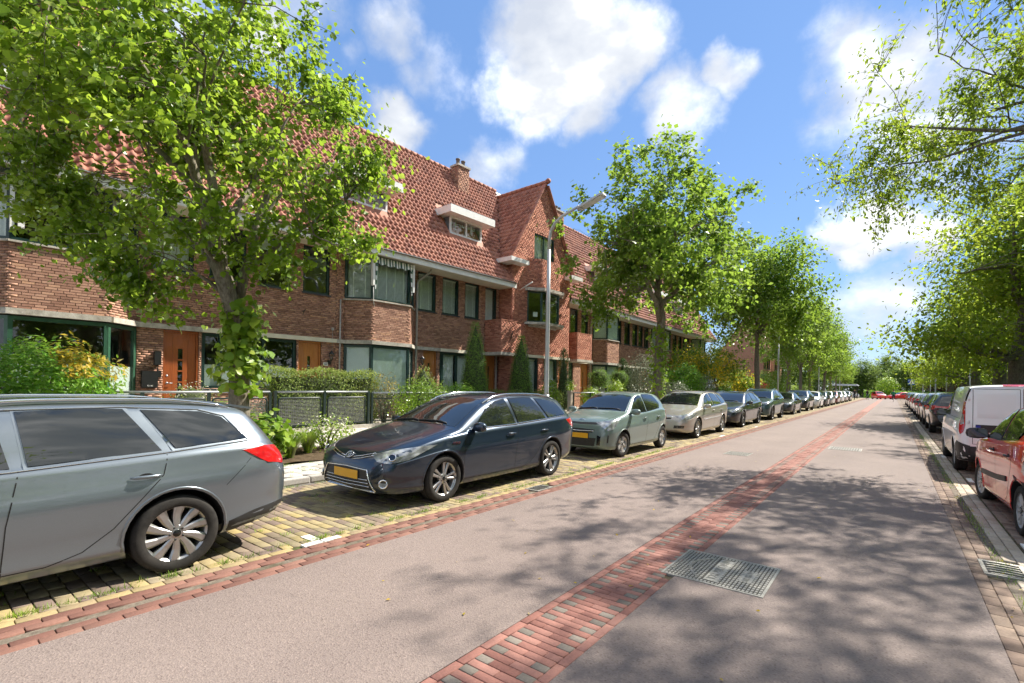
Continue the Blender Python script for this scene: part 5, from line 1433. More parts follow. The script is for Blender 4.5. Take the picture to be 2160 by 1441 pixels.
def dress(c, sides=1, front=True, rear=True, chrome=None, trim='gloss_black', grille='black_plastic', lamp='headlamp', handles=True, seams=True):
    k = c.kind
    c.sidewin(SIDE[k], chrome=chrome, trim=trim)
    (d0, y0), (d1, y1), (dc, dt) = SCREEN[k]
    c.decal('windscreen', 'car_glass', [(d0, -y0, 1), (dc+.01, -y0*.5, 1), (dc, 0, 1), (dc+.01, y0*.5, 1), (d0, y0, 1), (d1, y1, 1), (dt, 0, 1), (d1, -y1, 1)], (0, 0, -1), .004, .08)
    if k in REARW: c.decal('rear_window', 'car_glass', [(4.3, y, z) for y, z in REARW[k]], (1, 0, 0), .004, .08)
    if k == 'sedan': c.decal('rear_window', 'car_glass', [(3.32, -.5, 1), (3.32, .5, 1), (3.80, .58, 1), (3.80, -.58, 1)], (0, 0, -1), .004, .08)
    for pts in (LAMPS[k], mir(LAMPS[k])):
        sg = 1 if pts[0][1] > 0 else -1
        h = c.decal('headlight', lamp, pts, (-1, -.75*sg, 0), .006, .045)
    if k in TAILS:
        for pts in (TAILS[k], mir(TAILS[k])):
            sg = 1 if pts[0][1] > 0 else -1
            c.decal('tail_light', 'lamp_red', pts, (1, -.75*sg, 0), .007, .045)
    if seams:
        for sg in (1, -1):
            for g in GAPS[k]: c.seam([(d, 0, z) for d, z in g], (0, -sg, 0))
            c.seam([(d0-.06, sg*(y0+.02), 1), (d0*.5, sg*y0*.98, 1), (.16, sg*y0*.80, 1)], (0, 0, -1))
    wp = MB()
    for ya, yb in ((.52, -.08), (-.10, -.60)):
        P_ = [c.hit(c.P(d0+(.02 if i == 0 else .06)-.01*i, ya+(yb-ya)*i/4, 1), (0, 0, -1)) for i in range(5)]
        P_ = [h[0]+h[1]*.016 for h in P_ if h]
        if len(P_) > 1: wp.tube(P_, .009, 6)
    wp.build('wipers', 'black_plastic', c.t)
    if c.detail >= 1:
        c.mirror({'estate': 1.56, 'hatch': 1.16, 'suv': 1.5, 'sedan': 1.62, 'van': 1.2}[k], {'estate': .955, 'hatch': .985, 'suv': 1.06, 'sedan': .94, 'van': 1.1}[k])
        if handles and k != 'van':
            z = {'estate': .84, 'hatch': .86, 'suv': .94, 'sedan': .82}[k]
            for d in {'estate': (2.38, 3.30), 'hatch': (1.86, 2.72), 'suv': (2.36, 3.28), 'sedan': (2.34, 3.28)}[k]: c.handle(d, z)
def ring(car, p, face, rx, rz, rad, mat, name='emblem'):
    d = (-1, 0, 0) if face == 'front' else (1, 0, 0); h = car.hit(car.P(*p), d)
    if not h: return
    n = h[1]; X = Vector((0, 1, 0)); X = (X-n*X.dot(n)).normalized(); Y_ = n.cross(X); b = MB()
    pts = [h[0]+n*.012+X*rx*math.cos(a)+Y_*rz*math.sin(a) for a in np.linspace(0, 2*math.pi, 25)]
    b.tube(pts, rad, 6, cap=False); return b, h[0]+n*.012, X, Y_
def frontview(c, name, mat, pts, off=.005, step=.06):   # outline (y, z) seen from the front
    return c.decal(name, mat, [(.1, y, z) for y, z in pts], (-1, 0, 0), off, step)
def sym(pts): return pts+[(-y, z) for y, z in pts[::-1] if abs(y) > 1e-6]

# ---- left row, noses towards the viewer
def at(yfront, L, xs=-4.82, W=.88): return (xs-W, yfront+L/2)
LEFT = 'cars parked along the house side'
RIGHT = 'cars parked along the park side'
# 1 steel grey estate, rear half in view
L_ = 4.54; c = Car('parked_car', 'steel grey estate car cut by the picture edge, rear towards the street tree', 'car', 'estate', 'paint_steel', (-4.74-.905, 2.56-L_/2), '-Y', L=L_, H=1.445, W=.905, wb=2.636, fo=.88, r=.318, group=LEFT, wheel=('turbine', 10, .225, 'alloy'))
dress(c, trim='paint_steel'); c.rails(1.95, 4.05, 'chrome')
for sg in (1, -1):
    c.seam([(4.12, 0, .90), (3.90, 0, .68)], (0, -sg, 0), w=.005)
    c.seam([(1.56, 0, .945), (2.54, 0, .965), (3.46, 0, 1.012), (4.12, 0, 1.06), (3.95, 0, 1.29), (3.75, 0, 1.352), (3.2, 0, 1.39), (2.5, 0, 1.385)], (0, -sg, 0), mat='chrome', name='window_trim', rad=.005, off=.006)
    c.decal('bumper_valance', 'black_plastic', [(3.92, sg*.88, .24), (3.96, sg*.88, .34), (4.2, sg*.85, .40), (4.44, sg*.75, .43), (4.5, sg*.6, .43), (4.5, sg*.6, .28), (4.3, sg*.8, .26)], (.6, -1*sg, 0), .006, .06)
b = MB(); b.box((-.34, -.54, 1.385), (-.0, .54, 1.41))
sp = MB(); sp.prism([(-1.62, -.53, 1.385), (-1.98, -.50, 1.325), (-1.98, .50, 1.325), (-1.62, .53, 1.385)], (0, 0, .022)); sp.build('roof_spoiler', 'paint_steel', c.t)
c.decal('bumper_insert', 'black_plastic', [(4.5, -.55, .30), (4.5, .55, .30), (4.5, .58, .42), (4.5, -.58, .42)], (1, 0, 0)); c.plate(False, .80)
# 2 midnight blue estate, the largest car in view
L_ = 4.56; c = Car('parked_car', 'midnight blue estate car with yellow plate and chrome trimmed grille', 'car', 'estate', 'paint_navy', at(3.74, L_, -4.83), '-Y', L=L_, wb=2.60, fo=.95, r=.317, group=LEFT, wheel=('twin', 5, .225, 'alloy'))
dress(c, chrome=[(1.62, .952), (2.5, .975), (3.4, 1.018), (4.1, 1.062)])
c.rails(1.98, 4.02, 'chrome')
frontview(c, 'upper_grille', 'gloss_black', sym([(0, .60), (.2, .615), (.40, .655), (.44, .70), (.2, .655), (0, .645)]), .004)
for zz in (0, .028):
    c.seam([(.1, .46, .705-zz), (.1, .25, .66-zz), (.1, .08, .635-zz)], (-1, 0, 0), mat='chrome', name='chrome_bar', rad=.007, off=.008); c.seam([(.1, -.46, .705-zz), (.1, -.25, .66-zz), (.1, -.08, .635-zz)], (-1, 0, 0), mat='chrome', name='chrome_bar', rad=.007, off=.008)
frontview(c, 'lower_grille', 'black_plastic', sym([(0, .255), (.52, .275), (.42, .49), (0, .50)]), .004)
for z in (.30, .34, .38): c.seam([(.1, -.50+(z-.27)*.4, z), (.1, 0, z-.012), (.1, .50-(z-.27)*.4, z)], (-1, 0, 0), mat='chrome', name='grille_slat', rad=.006, off=.010)
c.seam([(.1, -.56, .235), (.1, -.44, .50), (.1, 0, .515), (.1, .44, .50), (.1, .56, .235)], (-1, 0, 0), mat='chrome', name='chrome_surround', rad=.010, off=.008)
c.seam([(.1, -.54, .235), (.1, 0, .215), (.1, .54, .235)], (-1, 0, 0), mat='chrome', name='chrome_lip', rad=.012, off=.006)
for sg in (1, -1):
    c.decal('fog_lamp_recess', 'black_plastic', [(.05, sg*y, z) for y, z in ((.60, .30), (.70, .46), (.74, .33), (.72, .28))][::sg], (-1, -.5*sg, 0), .004, .04)
    h = c.hit(c.P(.08, sg*.665, .345), (-1, -.5*sg, 0))
    if h:
        b = MB(); n = h[1]; X = n.orthogonal().normalized(); Y_ = n.cross(X); b.tube([h[0]+n*.012+X*.05*math.cos(a)+Y_*.05*math.sin(a) for a in np.linspace(0, 2*math.pi, 21)], .011, 6); b.build('fog_lamp_ring', 'chrome', c.t)
        b = MB(); b.add([h[0]+n*.008+X*.045*math.cos(a)+Y_*.045*math.sin(a) for a in np.linspace(0, 2*math.pi, 17)[:-1]], [tuple(range(16))]); b.build('fog_lamp', 'headlamp', c.t)
c.plate(True, .425)
for sg in (1, -1):
    h = c.hit(c.P(.25, sg*.66, .672), (-1, -.75*sg, 0))
    if h:
        n = h[1]; X = n.orthogonal().normalized(); Y_ = n.cross(X); b = MB(); b.tube([h[0]+n*.012+X*.045*math.cos(a)+Y_*.045*math.sin(a) for a in np.linspace(0, 2*math.pi, 21)], .008, 6); b.build('lamp_ring', 'chrome', c.t); b = MB(); b.add([h[0]+n*.012+X*.04*math.cos(a)+Y_*.04*math.sin(a) for a in np.linspace(0, 2*math.pi, 17)[:-1]], [tuple(range(16))]); b.build('lamp_lens', 'car_glass', c.t)
r_ = ring(c, (.1, 0, .655), 'front', .068, .047, .007, 'chrome')
if r_:
    b, o, X, Y_ = r_
    b.tube([o+X*.020*math.cos(a)+Y_*.044*math.sin(a) for a in np.linspace(0, 2*math.pi, 21)], .005, 6, cap=False); b.tube([o+X*.058*math.cos(a)+Y_*(.020+.018*math.sin(a)) for a in np.linspace(0, 2*math.pi, 21)], .005, 6, cap=False); b.build('emblem', 'chrome', c.t)
text_on(c, 'HYBRID', .045, (1.15, 0, .79), 'left', 'chrome')
# 3 sage green hatchback
L_ = 3.60; c = Car('parked_car', 'sage green hatchback with yellow plate behind the midnight blue estate', 'car', 'hatch', 'paint_sage', at(9.62, L_, -4.87, .80), '-Y', wb=2.40, fo=.72, r=.288, group=LEFT, wheel=('cover', 5, .185, 'wheel_cover'), steer=-.12)
dress(c)
frontview(c, 'grille_bar', 'gloss_black', sym([(0, .745), (.40, .755), (.52, .785), (.40, .80), (0, .788)]))
frontview(c, 'upper_intake', 'black_plastic', sym([(0, .565), (.34, .575), (.40, .64), (0, .655)])); c.seam([(.1, -.38, .61), (.1, 0, .60), (.1, .38, .61)], (-1, 0, 0), mat='chrome', name='chrome_bar', rad=.010, off=.008)
frontview(c, 'lower_grille', 'black_plastic', sym([(0, .27), (.40, .28), (.44, .46), (0, .45)])); 
for sg in (1, -1):
    c.decal('air_intake', 'gloss_black', [(.05, sg*y, z) for y, z in ((.44, .30), (.52, .30), (.54, .50), (.45, .52))][::sg], (-1, -.4*sg, 0), .006, .04)
    c.decal('air_slot', 'black_plastic', [(.1, sg*y, z) for y, z in ((.66, .36), (.70, .36), (.71, .52), (.68, .54))][::sg], (-1, -.7*sg, 0), .005, .04)
c.plate(True, .50, .50); text_on(c, 'KIA', .085, (.1, 0, .845), 'front', 'chrome')
# 4 champagne estate
L_ = 4.82; c = Car('parked_car', 'champagne silver estate car behind the sage green hatchback', 'car', 'estate', 'paint_champagne', at(14.95, L_, -4.93, .90), '-Y', L=L_, H=1.50, W=.90, wb=2.83, fo=.95, r=.32, group=LEFT, wheel=('plain', 10, .215, 'alloy'))
dress(c); c.rails(2.1, 4.0, 'black_plastic', .03)
frontview(c, 'upper_grille', 'black_plastic', sym([(0, .585), (.30, .60), (.36, .665), (0, .655)])); c.seam([(.1, -.36, .655), (.1, 0, .645), (.1, .36, .655)], (-1, 0, 0), mat='chrome', name='chrome_bar', rad=.016, off=.006)
for sg in (1, -1):
    c.decal('fog_lamp_recess', 'black_plastic', [(.05, sg*y, z) for y, z in ((.38, .33), (.70, .34), (.72, .42), (.40, .42))][::sg], (-1, -.4*sg, 0), .005, .05)
    c.seam([(1.40, 0, .56), (3.2, 0, .60)], (0, -sg, 0), mat='paint_champagne', name='rub_strip', rad=.018, off=.0)
# 5 black executive estate with a glinting headlight
L_ = 4.96; c = Car('parked_car', 'black estate car with glinting headlight, third behind the midnight blue estate', 'car', 'estate', 'paint_black', at(21.0, L_, -4.95, .93), '-Y', L=L_, H=1.49, W=.93, wb=2.97, fo=.90, r=.335, group=LEFT, wheel=('twin', 5, .245, 'alloy_dark'))
dress(c, chrome=[(1.62, .952), (2.5, .975), (3.4, 1.018), (4.1, 1.062)]); c.rails(2.0, 4.0, 'chrome', .02)
for sg in (1, -1): frontview(c, 'kidney_grille', 'gloss_black', [(sg*y, z) for y, z in ((.03, .56), (.30, .57), (.33, .66), (.05, .67))][::sg])
frontview(c, 'lower_grille', 'black_plastic', sym([(0, .26), (.6, .28), (.55, .42), (0, .40)])); c.plate(True, .47)
# 6 teal SUV
L_ = 4.50; c = Car('parked_car', 'tall teal SUV in the left row, standing above its neighbours', 'car', 'suv', 'paint_teal', at(27.3, L_, -4.95, .915), '-Y', wb=2.69, fo=.88, r=.355, group=LEFT, wheel=('twin', 5, .235, 'alloy_dark'), arches='clad')
dress(c); c.rails(2.0, 3.9, 'chrome', .03)
for sg in (1, -1): frontview(c, 'kidney_grille', 'gloss_black', [(sg*y, z) for y, z in ((.03, .72), (.34, .73), (.38, .88), (.05, .90))][::sg])
frontview(c, 'lower_grille', 'black_plastic', sym([(0, .40), (.6, .42), (.58, .58), (0, .56)])); c.seam([(.1, -.56, .40), (.1, 0, .385), (.1, .56, .40)], (-1, 0, 0), mat='chrome', name='chrome_lip', rad=.016, off=.006)
# 7 black saloon
L_ = 4.47; c = Car('parked_car', 'black saloon with yellow plate and oval grille just beyond the teal SUV', 'car', 'sedan', 'paint_charcoal', at(34.6, L_, -5.0, .885), '-Y', wb=2.64, fo=.90, r=.315, group=LEFT, detail=1)
dress(c); frontview(c, 'grille', 'black_plastic', sym([(0, .565), (.26, .58), (.30, .66), (0, .68)])); c.seam([(.1, -.30, .66), (.1, -.26, .575), (.1, .26, .575), (.1, .30, .66), (.1, 0, .685), (.1, -.30, .66)], (-1, 0, 0), mat='chrome', name='chrome_surround', rad=.012, off=.006); c.plate(True, .49)
# farther cars of the left row
FAR = [('dark grey people carrier with roof rails beyond the black saloon', 'suv', 'paint_charcoal', 41.4, 4.4, 1.60), ('white hatchback with dark windows and yellow plate far along the left row', 'hatch', 'paint_white', 48.6, 4.0, 1.47), ('black hatchback squeezed behind the white one, far left row', 'hatch', 'paint_black', 54.2, 3.9, 1.48),
       ('silver hatchback with glaring windscreen before the dark red car', 'hatch', 'paint_silver', 59.8, 4.0, 1.5), ('dark red hatchback near the end of the left row', 'hatch', 'paint_darkred', 66.0, 4.0, 1.5), ('small white car last but two of the left row', 'hatch', 'paint_white', 72.4, 3.8, 1.5), ('silver car last but one of the left row', 'sedan', 'paint_silver', 79.0, 4.4, 1.45), ('grey car that ends the left row by the cyclists', 'hatch', 'paint_charcoal', 86.5, 4.0, 1.5)]
for i, (lab, k, pt, yf, l, hh) in enumerate(FAR):
    c = Car('parked_car', lab, 'car', k, pt, at(yf, l, -5.0, CURVES[k]['W']), '-Y', L=l, H=hh, wb=l*.6, fo=l*.2, r=.31, group=LEFT, detail=1 if i < 3 else 0)
    dress(c, seams=i < 3, handles=i < 3)
    frontview(c, 'grille', 'black_plastic', sym([(0, .58), (.3, .59), (.36, .66), (0, .66)])) if k != 'suv' else frontview(c, 'grille', 'black_plastic', sym([(0, .7), (.4, .72), (.42, .86), (0, .87)]))
    frontview(c, 'lower_grille', 'black_plastic', sym([(0, .30), (.45, .31), (.42, .40), (0, .40)])) if k != 'suv' else None
    c.plate(True, .47 if k != 'suv' else .6)
# ---- right row, tails towards the viewer
L_ = 3.57; c = Car('parked_car', 'red hatchback with black bumper and side strips at the picture edge', 'car', 'hatch', 'paint_red', (1.09+.80, 7.48+L_/2), math.pi/2+.035, L=L_, H=1.50, wb=2.38, fo=.70, r=.285, group=RIGHT, wheel=('twin', 7, .18, 'wheel_cover'), steer=.10)
TAILS['hatch'] = [(3.50, .55, 1.12), (3.55, .58, .80), (3.48, .70, .62), (3.36, .755, .66), (3.22, .77, .84), (3.28, .72, 1.14)]
dress(c, trim='gloss_black', handles=False)
for o_ in list(c.t.children):
    if o_.name.startswith('mirror'):
        for k_ in list(o_.children): bpy.data.objects.remove(k_)
        bpy.data.objects.remove(o_)
c.mirror(1.16, .985, 'black_plastic', 1.12)
for d in (1.86, 2.72): c.handle(d, .86, 'black_plastic')
for sg in (1, -1):
    c.decal('side_strip', 'black_plastic', [(1.05, 0, .50), (2.0, 0, .545), (2.62, 0, .60), (2.62, 0, .535), (2.0, 0, .48), (1.05, 0, .435)], (0, -sg, 0), .012, .06)
    c.decal('bumper_corner', 'black_plastic', [(2.98, sg*.8, .66), (3.16, sg*.8, .63), (3.5, sg*.66, .60), (3.58, sg*.5, .58), (3.58, sg*.5, .24), (3.4, sg*.7, .25), (3.16, sg*.8, .30)], (.75, -1*sg, 0), .008, .06)
    c.decal('reversing_lamp', 'headlamp', [(3.49, sg*.62, .84), (3.52, sg*.62, .70), (3.42, sg*.73, .64), (3.26, sg*.77, .74), (3.30, sg*.755, .86)], (1, -.75*sg, 0), .011, .045)
c.decal('bumper', 'black_plastic', [(3.6, -.6, .25), (3.6, .6, .25), (3.6, .62, .62), (3.6, -.62, .62)], (1, 0, 0), .008); c.plate(False, .72)
# white van
L_ = 4.42; c = Car('delivery_van', 'white delivery van with blank rear doors, parked before the red hatchback', 'van', 'van', 'paint_white', (1.02+.915, 12.98+L_/2), '+Y', wb=2.66, fo=.92, r=.325, group=RIGHT, wheel=('cover', 6, .205, 'wheel_cover'))
dress(c, handles=False)
for o_ in list(c.t.children):
    if o_.name.startswith('mirror'):
        for k_ in list(o_.children): bpy.data.objects.remove(k_)
        bpy.data.objects.remove(o_)
c.mirror(1.2, 1.1, 'black_plastic', 1.35)
for sg in (1, -1):
    c.decal('tail_light', 'lamp_red', [(4.38, sg*y, z) for y, z in ((.795, 1.44), (.868, 1.46), (.895, .90), (.86, .80), (.815, .84), (.785, 1.0))][::sg], (1, -.55*sg, 0), .010, .05)
    c.decal('reversing_lamp', 'headlamp', [(4.38, sg*y, z) for y, z in ((.80, 1.20), (.865, 1.20), (.87, 1.0), (.81, 1.0))][::sg], (1, -.55*sg, 0), .014, .05)
    c.decal('rear_bumper_corner', 'black_plastic', [(3.95, sg*.9, .30), (4.0, sg*.9, .58), (4.2, sg*.9, .66), (4.36, sg*.85, .64), (4.4, sg*.7, .58), (4.4, sg*.7, .28)], (.8, -1*sg, 0), .010, .06)
    c.decal('corner_window', 'gloss_black', [(4.36, sg*y, z) for y, z in ((.715, 1.70), (.745, 1.70), (.81, 1.46), (.77, 1.46))][::sg], (1, -.4*sg, 0), .006, .05)
c.decal('rear_bumper', 'black_plastic', [(4.4, -.72, .27), (4.4, .72, .27), (4.4, .72, .57), (4.4, -.72, .57)], (1, 0, 0), .012)
for y0, y1 in ((-.68, -.02), (.02, .68)):
    c.seam([(4.4, y0, .62), (4.4, y0, 1.70), (4.4, y1, 1.70), (4.4, y1, .62), (4.4, y0, .62)], (1, 0, 0), w=.009)
    q0, q1 = y0+.06, y1-.06
    c.decal('door_panel', 'paint_white', [(4.4, q0, 1.14), (4.4, q1, 1.14), (4.4, q1, 1.60), (4.4, q0, 1.60)], (1, 0, 0), .006, .1)
c.decal('brake_light', 'lamp_red', [(4.3, -.25, 1.755), (4.3, .25, 1.755), (4.3, .25, 1.785), (4.3, -.25, 1.785)], (1, 0, 0), .01)
o = c.plate(False, .93, .34, .12, y=.46)
b = MB(); xx = -L_/2-.0; hb = c.hit(Vector((0, .46, .93)), (1, 0, 0)); b.box((hb[0].x-.032, .57, .872), (hb[0].x-.018, .64, .988)); b.build('plate_band', 'badge_blue', o)
for z in (1.05, 1.5):
    b = MB(); h = c.hit(Vector((0, .74, z)), (1, 0, 0)); b.tube([h[0]+Vector((0, .0, -.03)), h[0]+Vector((-.01, 0, .03))], .018, 8); b.build('door_hinge', 'paint_white', c.t)
RFAR = [('black SUV with red light bar between the white van and the plum car', 'suv', 'paint_black', 24.6, 4.6, 1.64, '+Y'), ('grey SUV nosed up to the black one, right row', 'suv', 'paint_charcoal', 30.4, 4.5, 1.6, '+Y'), ('plum coloured saloon midway along the right row', 'sedan', 'paint_plum', 36.4, 4.5, 1.47, '+Y'), ('silver hatchback beyond the plum saloon, right row', 'hatch', 'paint_silver', 42.6, 4.0, 1.5, '+Y'), ('white hatchback far along the right row', 'hatch', 'paint_white', 49, 4.0, 1.5, '+Y'), ('black hatchback with red lights far along the right row', 'hatch', 'paint_black', 56, 4.0, 1.5, '+Y'), ('dark saloon next to last of the right row', 'sedan', 'paint_charcoal', 64, 4.4, 1.46, '+Y'), ('grey car closing the right row by the hedge', 'hatch', 'paint_steel', 72, 4.0, 1.5, '+Y')]
for i, (lab, k, pt, yr, l, hh, fc) in enumerate(RFAR):
    Wd = CURVES[k]['W']; c = Car('parked_car', lab, 'car', k, pt, (1.15+Wd, yr+l/2), fc, L=l, H=hh, wb=l*.6, fo=l*.2, r=.34 if k == 'suv' else .31, group=RIGHT, detail=1 if i < 3 else 0)
    dress(c, seams=i < 3, handles=i < 3); c.plate(False, .8 if k != 'suv' else .95)
    if i == 0:
        c.decal('light_bar', 'lamp_red', [(4.4, -.6, .99), (4.4, .6, .99), (4.4, .6, 1.06), (4.4, -.6, 1.06)], (1, 0, 0), .01); c.decal('skid_plate', 'chrome', [(4.4, -.55, .44), (4.4, .55, .44), (4.4, .55, .50), (4.4, -.55, .50)], (1, 0, 0), .008)
# cars crossing at the far junction
for i, (lab, pt, x, y, rz, k) in enumerate((('red car turning at the far junction, nose to the viewer', 'paint_red', -2.2, 118, -1.2, 'hatch'), ('bright red low car crossing the far junction', 'paint_red', 1.2, 121, -2.6, 'sedan'), ('white car crossing behind the red ones at the junction', 'paint_white', -7.5, 126, 0.0, 'hatch'), ('pale car waiting across the junction at the far trees', 'paint_silver', 6.5, 127, 3.14, 'sedan'))):
    c = Car('moving_car', lab, 'car', k, pt, (x, y), rz, wb=CURVES[k]['L']*.6, fo=CURVES[k]['L']*.2, r=.31, detail=0); dress(c, seams=False, handles=False); c.plate(True, .47)
# ------------------------------------------------------------------ trees and plants
def leafmat(name, stops, trans=(.20, .30, .03), tf=.45, gloss=.10, grough=.38):
    m = bpy.data.materials.new(name); m.use_nodes = True; nt = m.node_tree; nt.nodes.clear(); MATS[name] = m
    out = nt.nodes.new('ShaderNodeOutputMaterial'); df = nt.nodes.new('ShaderNodeBsdfDiffuse'); tr = nt.nodes.new('ShaderNodeBsdfTranslucent'); gl = nt.nodes.new('ShaderNodeBsdfGlossy')
    m1 = nt.nodes.new('ShaderNodeMixShader'); m2 = nt.nodes.new('ShaderNodeMixShader')
    r = rnd_piece(nt); c = ramp(nt, r, stops); w = wpos(nt)
    big = ramp(nt, noise(nt, .55, 3, .5, w), [(.3, (.72, .80, .70)), (.7, (1.22, 1.14, 1.1))])
    c = mixc(nt, 1, c, big, 'MULTIPLY'); nt.links.new(c, df.inputs[0])
    nt.links.new(mixc(nt, 1, mixc(nt, .5, c, trans), big, 'MULTIPLY'), tr.inputs[0])
    gl.inputs['Roughness'].default_value = grough; gl.inputs[0].default_value = (.9, .95, .85, 1)
    fr = nt.nodes.new('ShaderNodeFresnel'); fr.inputs[0].default_value = 1.42
    m1.inputs[0].default_value = tf; nt.links.new(df.outputs[0], m1.inputs[1]); nt.links.new(tr.outputs[0], m1.inputs[2])
    nt.links.new(mathn(nt, 'MULTIPLY', fr.outputs[0], gloss*4.5, clamp=True), m2.inputs[0]); nt.links.new(m1.outputs[0], m2.inputs[1]); nt.links.new(gl.outputs[0], m2.inputs[2]); nt.links.new(m2.outputs[0], out.inputs[0])
leafmat('leaf_lime', [(0, (.050, .110, .014)), (.5, (.115, .215, .026)), (.9, (.18, .295, .04)), (1, (.29, .37, .11))], (.62, .84, .08), .58, .03, .5)
leafmat('leaf_street', [(0, (.065, .135, .020)), (.5, (.105, .195, .028)), (1, (.16, .26, .042))], (.50, .72, .09), .56, .03, .5)
leafmat('leaf_park', [(0, (.09, .160, .016)), (.5, (.14, .225, .022)), (.9, (.21, .28, .030)), (1, (.30, .30, .05))], (.62, .80, .08), .58, .03, .5)
leafmat('leaf_far', [(0, (.06, .115, .035)), (.5, (.095, .16, .045)), (1, (.15, .21, .06))], (.40, .55, .12), .5, .04, .55)
leafmat('leaf_sprout', [(0, (0.120, 0.240, 0.021)), (.6, (0.225, 0.375, 0.033)), (1, (0.360, 0.450, 0.075))], (0.450, 0.630, 0.045), .5)
leafmat('leaf_hedge', [(0, (.12, .185, .04)), (.5, (.20, .28, .07)), (1, (.33, .38, .12))], (.5, .6, .1), .38, .05, .5)
leafmat('leaf_laurel', [(0, (.09, .24, .025)), (.6, (.17, .37, .04)), (1, (.27, .46, .08))], (.5, .75, .06), .42, .08, .3)
leafmat('leaf_gold', [(0, (0.345, 0.265, 0.023)), (1, (0.575, 0.391, 0.034))], (0.660, 0.495, 0.044), .4)
leafmat('leaf_conifer', [(0, (.08, .17, .03)), (.6, (.14, .27, .05)), (1, (.23, .36, .08))], (.35, .55, .09), .35, .04, .5)
leafmat('leaf_dark', [(0, (.03, .07, .025)), (.6, (.055, .115, .04)), (1, (.10, .17, .06))], (.12, .2, .05), .25, .05, .5)
leafmat('leaf_silver', [(0, (0.103, 0.127, 0.086)), (.6, (0.184, 0.213, 0.149)), (1, (0.310, 0.333, 0.253))], (0.220, 0.264, 0.132), .3)
leafmat('leaf_red', [(0, (.42, .035, .05)), (.6, (.60, .07, .09)), (1, (.72, .16, .13))], (.85, .12, .12), .45, .04, .5)
leafmat('leaf_copper', [(0, (0.075, 0.033, 0.030)), (1, (0.180, 0.083, 0.068))], (0.240, 0.090, 0.060), .3)
leafmat('leaf_yellow', [(0, (.62, .48, .03)), (1, (.85, .68, .06))], (.95, .75, .08), .45, .03, .5)
leafmat('petal_white', [(0, (.6, .6, .52)), (1, (.8, .8, .75))], (.7, .7, .6), .3)
leafmat('blade', [(0, (0.105, 0.210, 0.018)), (.6, (0.195, 0.345, 0.030)), (1, (0.330, 0.450, 0.053))], (0.390, 0.570, 0.045), .45)
def barkmat(name, a, b_):
    m, nt, p, out = newmat(name); w = nt.nodes.new('ShaderNodeTexCoord').outputs['Object']
    mp = nt.nodes.new('ShaderNodeMapping'); nt.links.new(w, mp.inputs[0]); mp.inputs['Scale'].default_value = (1, 1, .28)
    n1 = noise(nt, 26, 6, .7, mp.outputs[0]); n2 = noise(nt, 3, 4, .6, w)
    c = ramp(nt, n1, [(.32, a), (.66, b_)]); c = mixc(nt, mathn(nt, 'MULTIPLY', ramp(nt, n2, [(.48, (0, 0, 0)), (.66, (1, 1, 1))]), .55), c, (.15, .16, .105))
    nt.links.new(c, p.inputs['Base Color']); setp(p, Roughness=.95, Specular_IOR_Level=.15); nt.links.new(bump(nt, n1, .9, .03), p.inputs['Normal'])
barkmat('bark', (.11, .09, .068), (.34, .30, .24)); barkmat('bark_grey', (.085, .075, .062), (.26, .235, .195))

LEAF4 = np.array([(0, 0, 0), (.5, .42, .06), (0, 1, -.05), (-.5, .42, .06)]); LEAF4F = np.array([(0, 1, 2), (0, 2, 3)])
LEAF6 = np.array([(0, 0, 0), (.40, .10, .05), (.50, .48, .07), (.0, 1.0, -.08), (-.50, .48, .07), (-.40, .10, .05)]); LEAF6F = np.array([(0, 1, 2), (0, 2, 3), (0, 3, 4), (0, 4, 5)])
def leaves(P, N_, size, asp=.75, big=False, droop=.35, var=.3, r=rng):
    """leaf faces at points P with normals about N_ -> V, F"""
    n = len(P); T, TFc = (LEAF6, LEAF6F) if big else (LEAF4, LEAF4F)
    N_ = N_/np.maximum(np.linalg.norm(N_, axis=1, keepdims=True), 1e-6)
    a = r.normal(0, 1, (n, 3)); a[:, 2] -= droop*2
    t = a-N_*np.sum(a*N_, 1, keepdims=True); t /= np.maximum(np.linalg.norm(t, axis=1, keepdims=True), 1e-6)
    b = np.cross(t, N_); s = size*(1+r.normal(0, var, n)).clip(.45, 1.8)
    V = P[:, None]+s[:, None, None]*(T[None, :, 0:1]*asp*b[:, None]+T[None, :, 1:2]*t[:, None]+T[None, :, 2:3]*N_[:, None])
    F = (TFc[None]+(np.arange(n)*len(T))[:, None, None]).reshape(-1, 3)
    return V.reshape(-1, 3), F
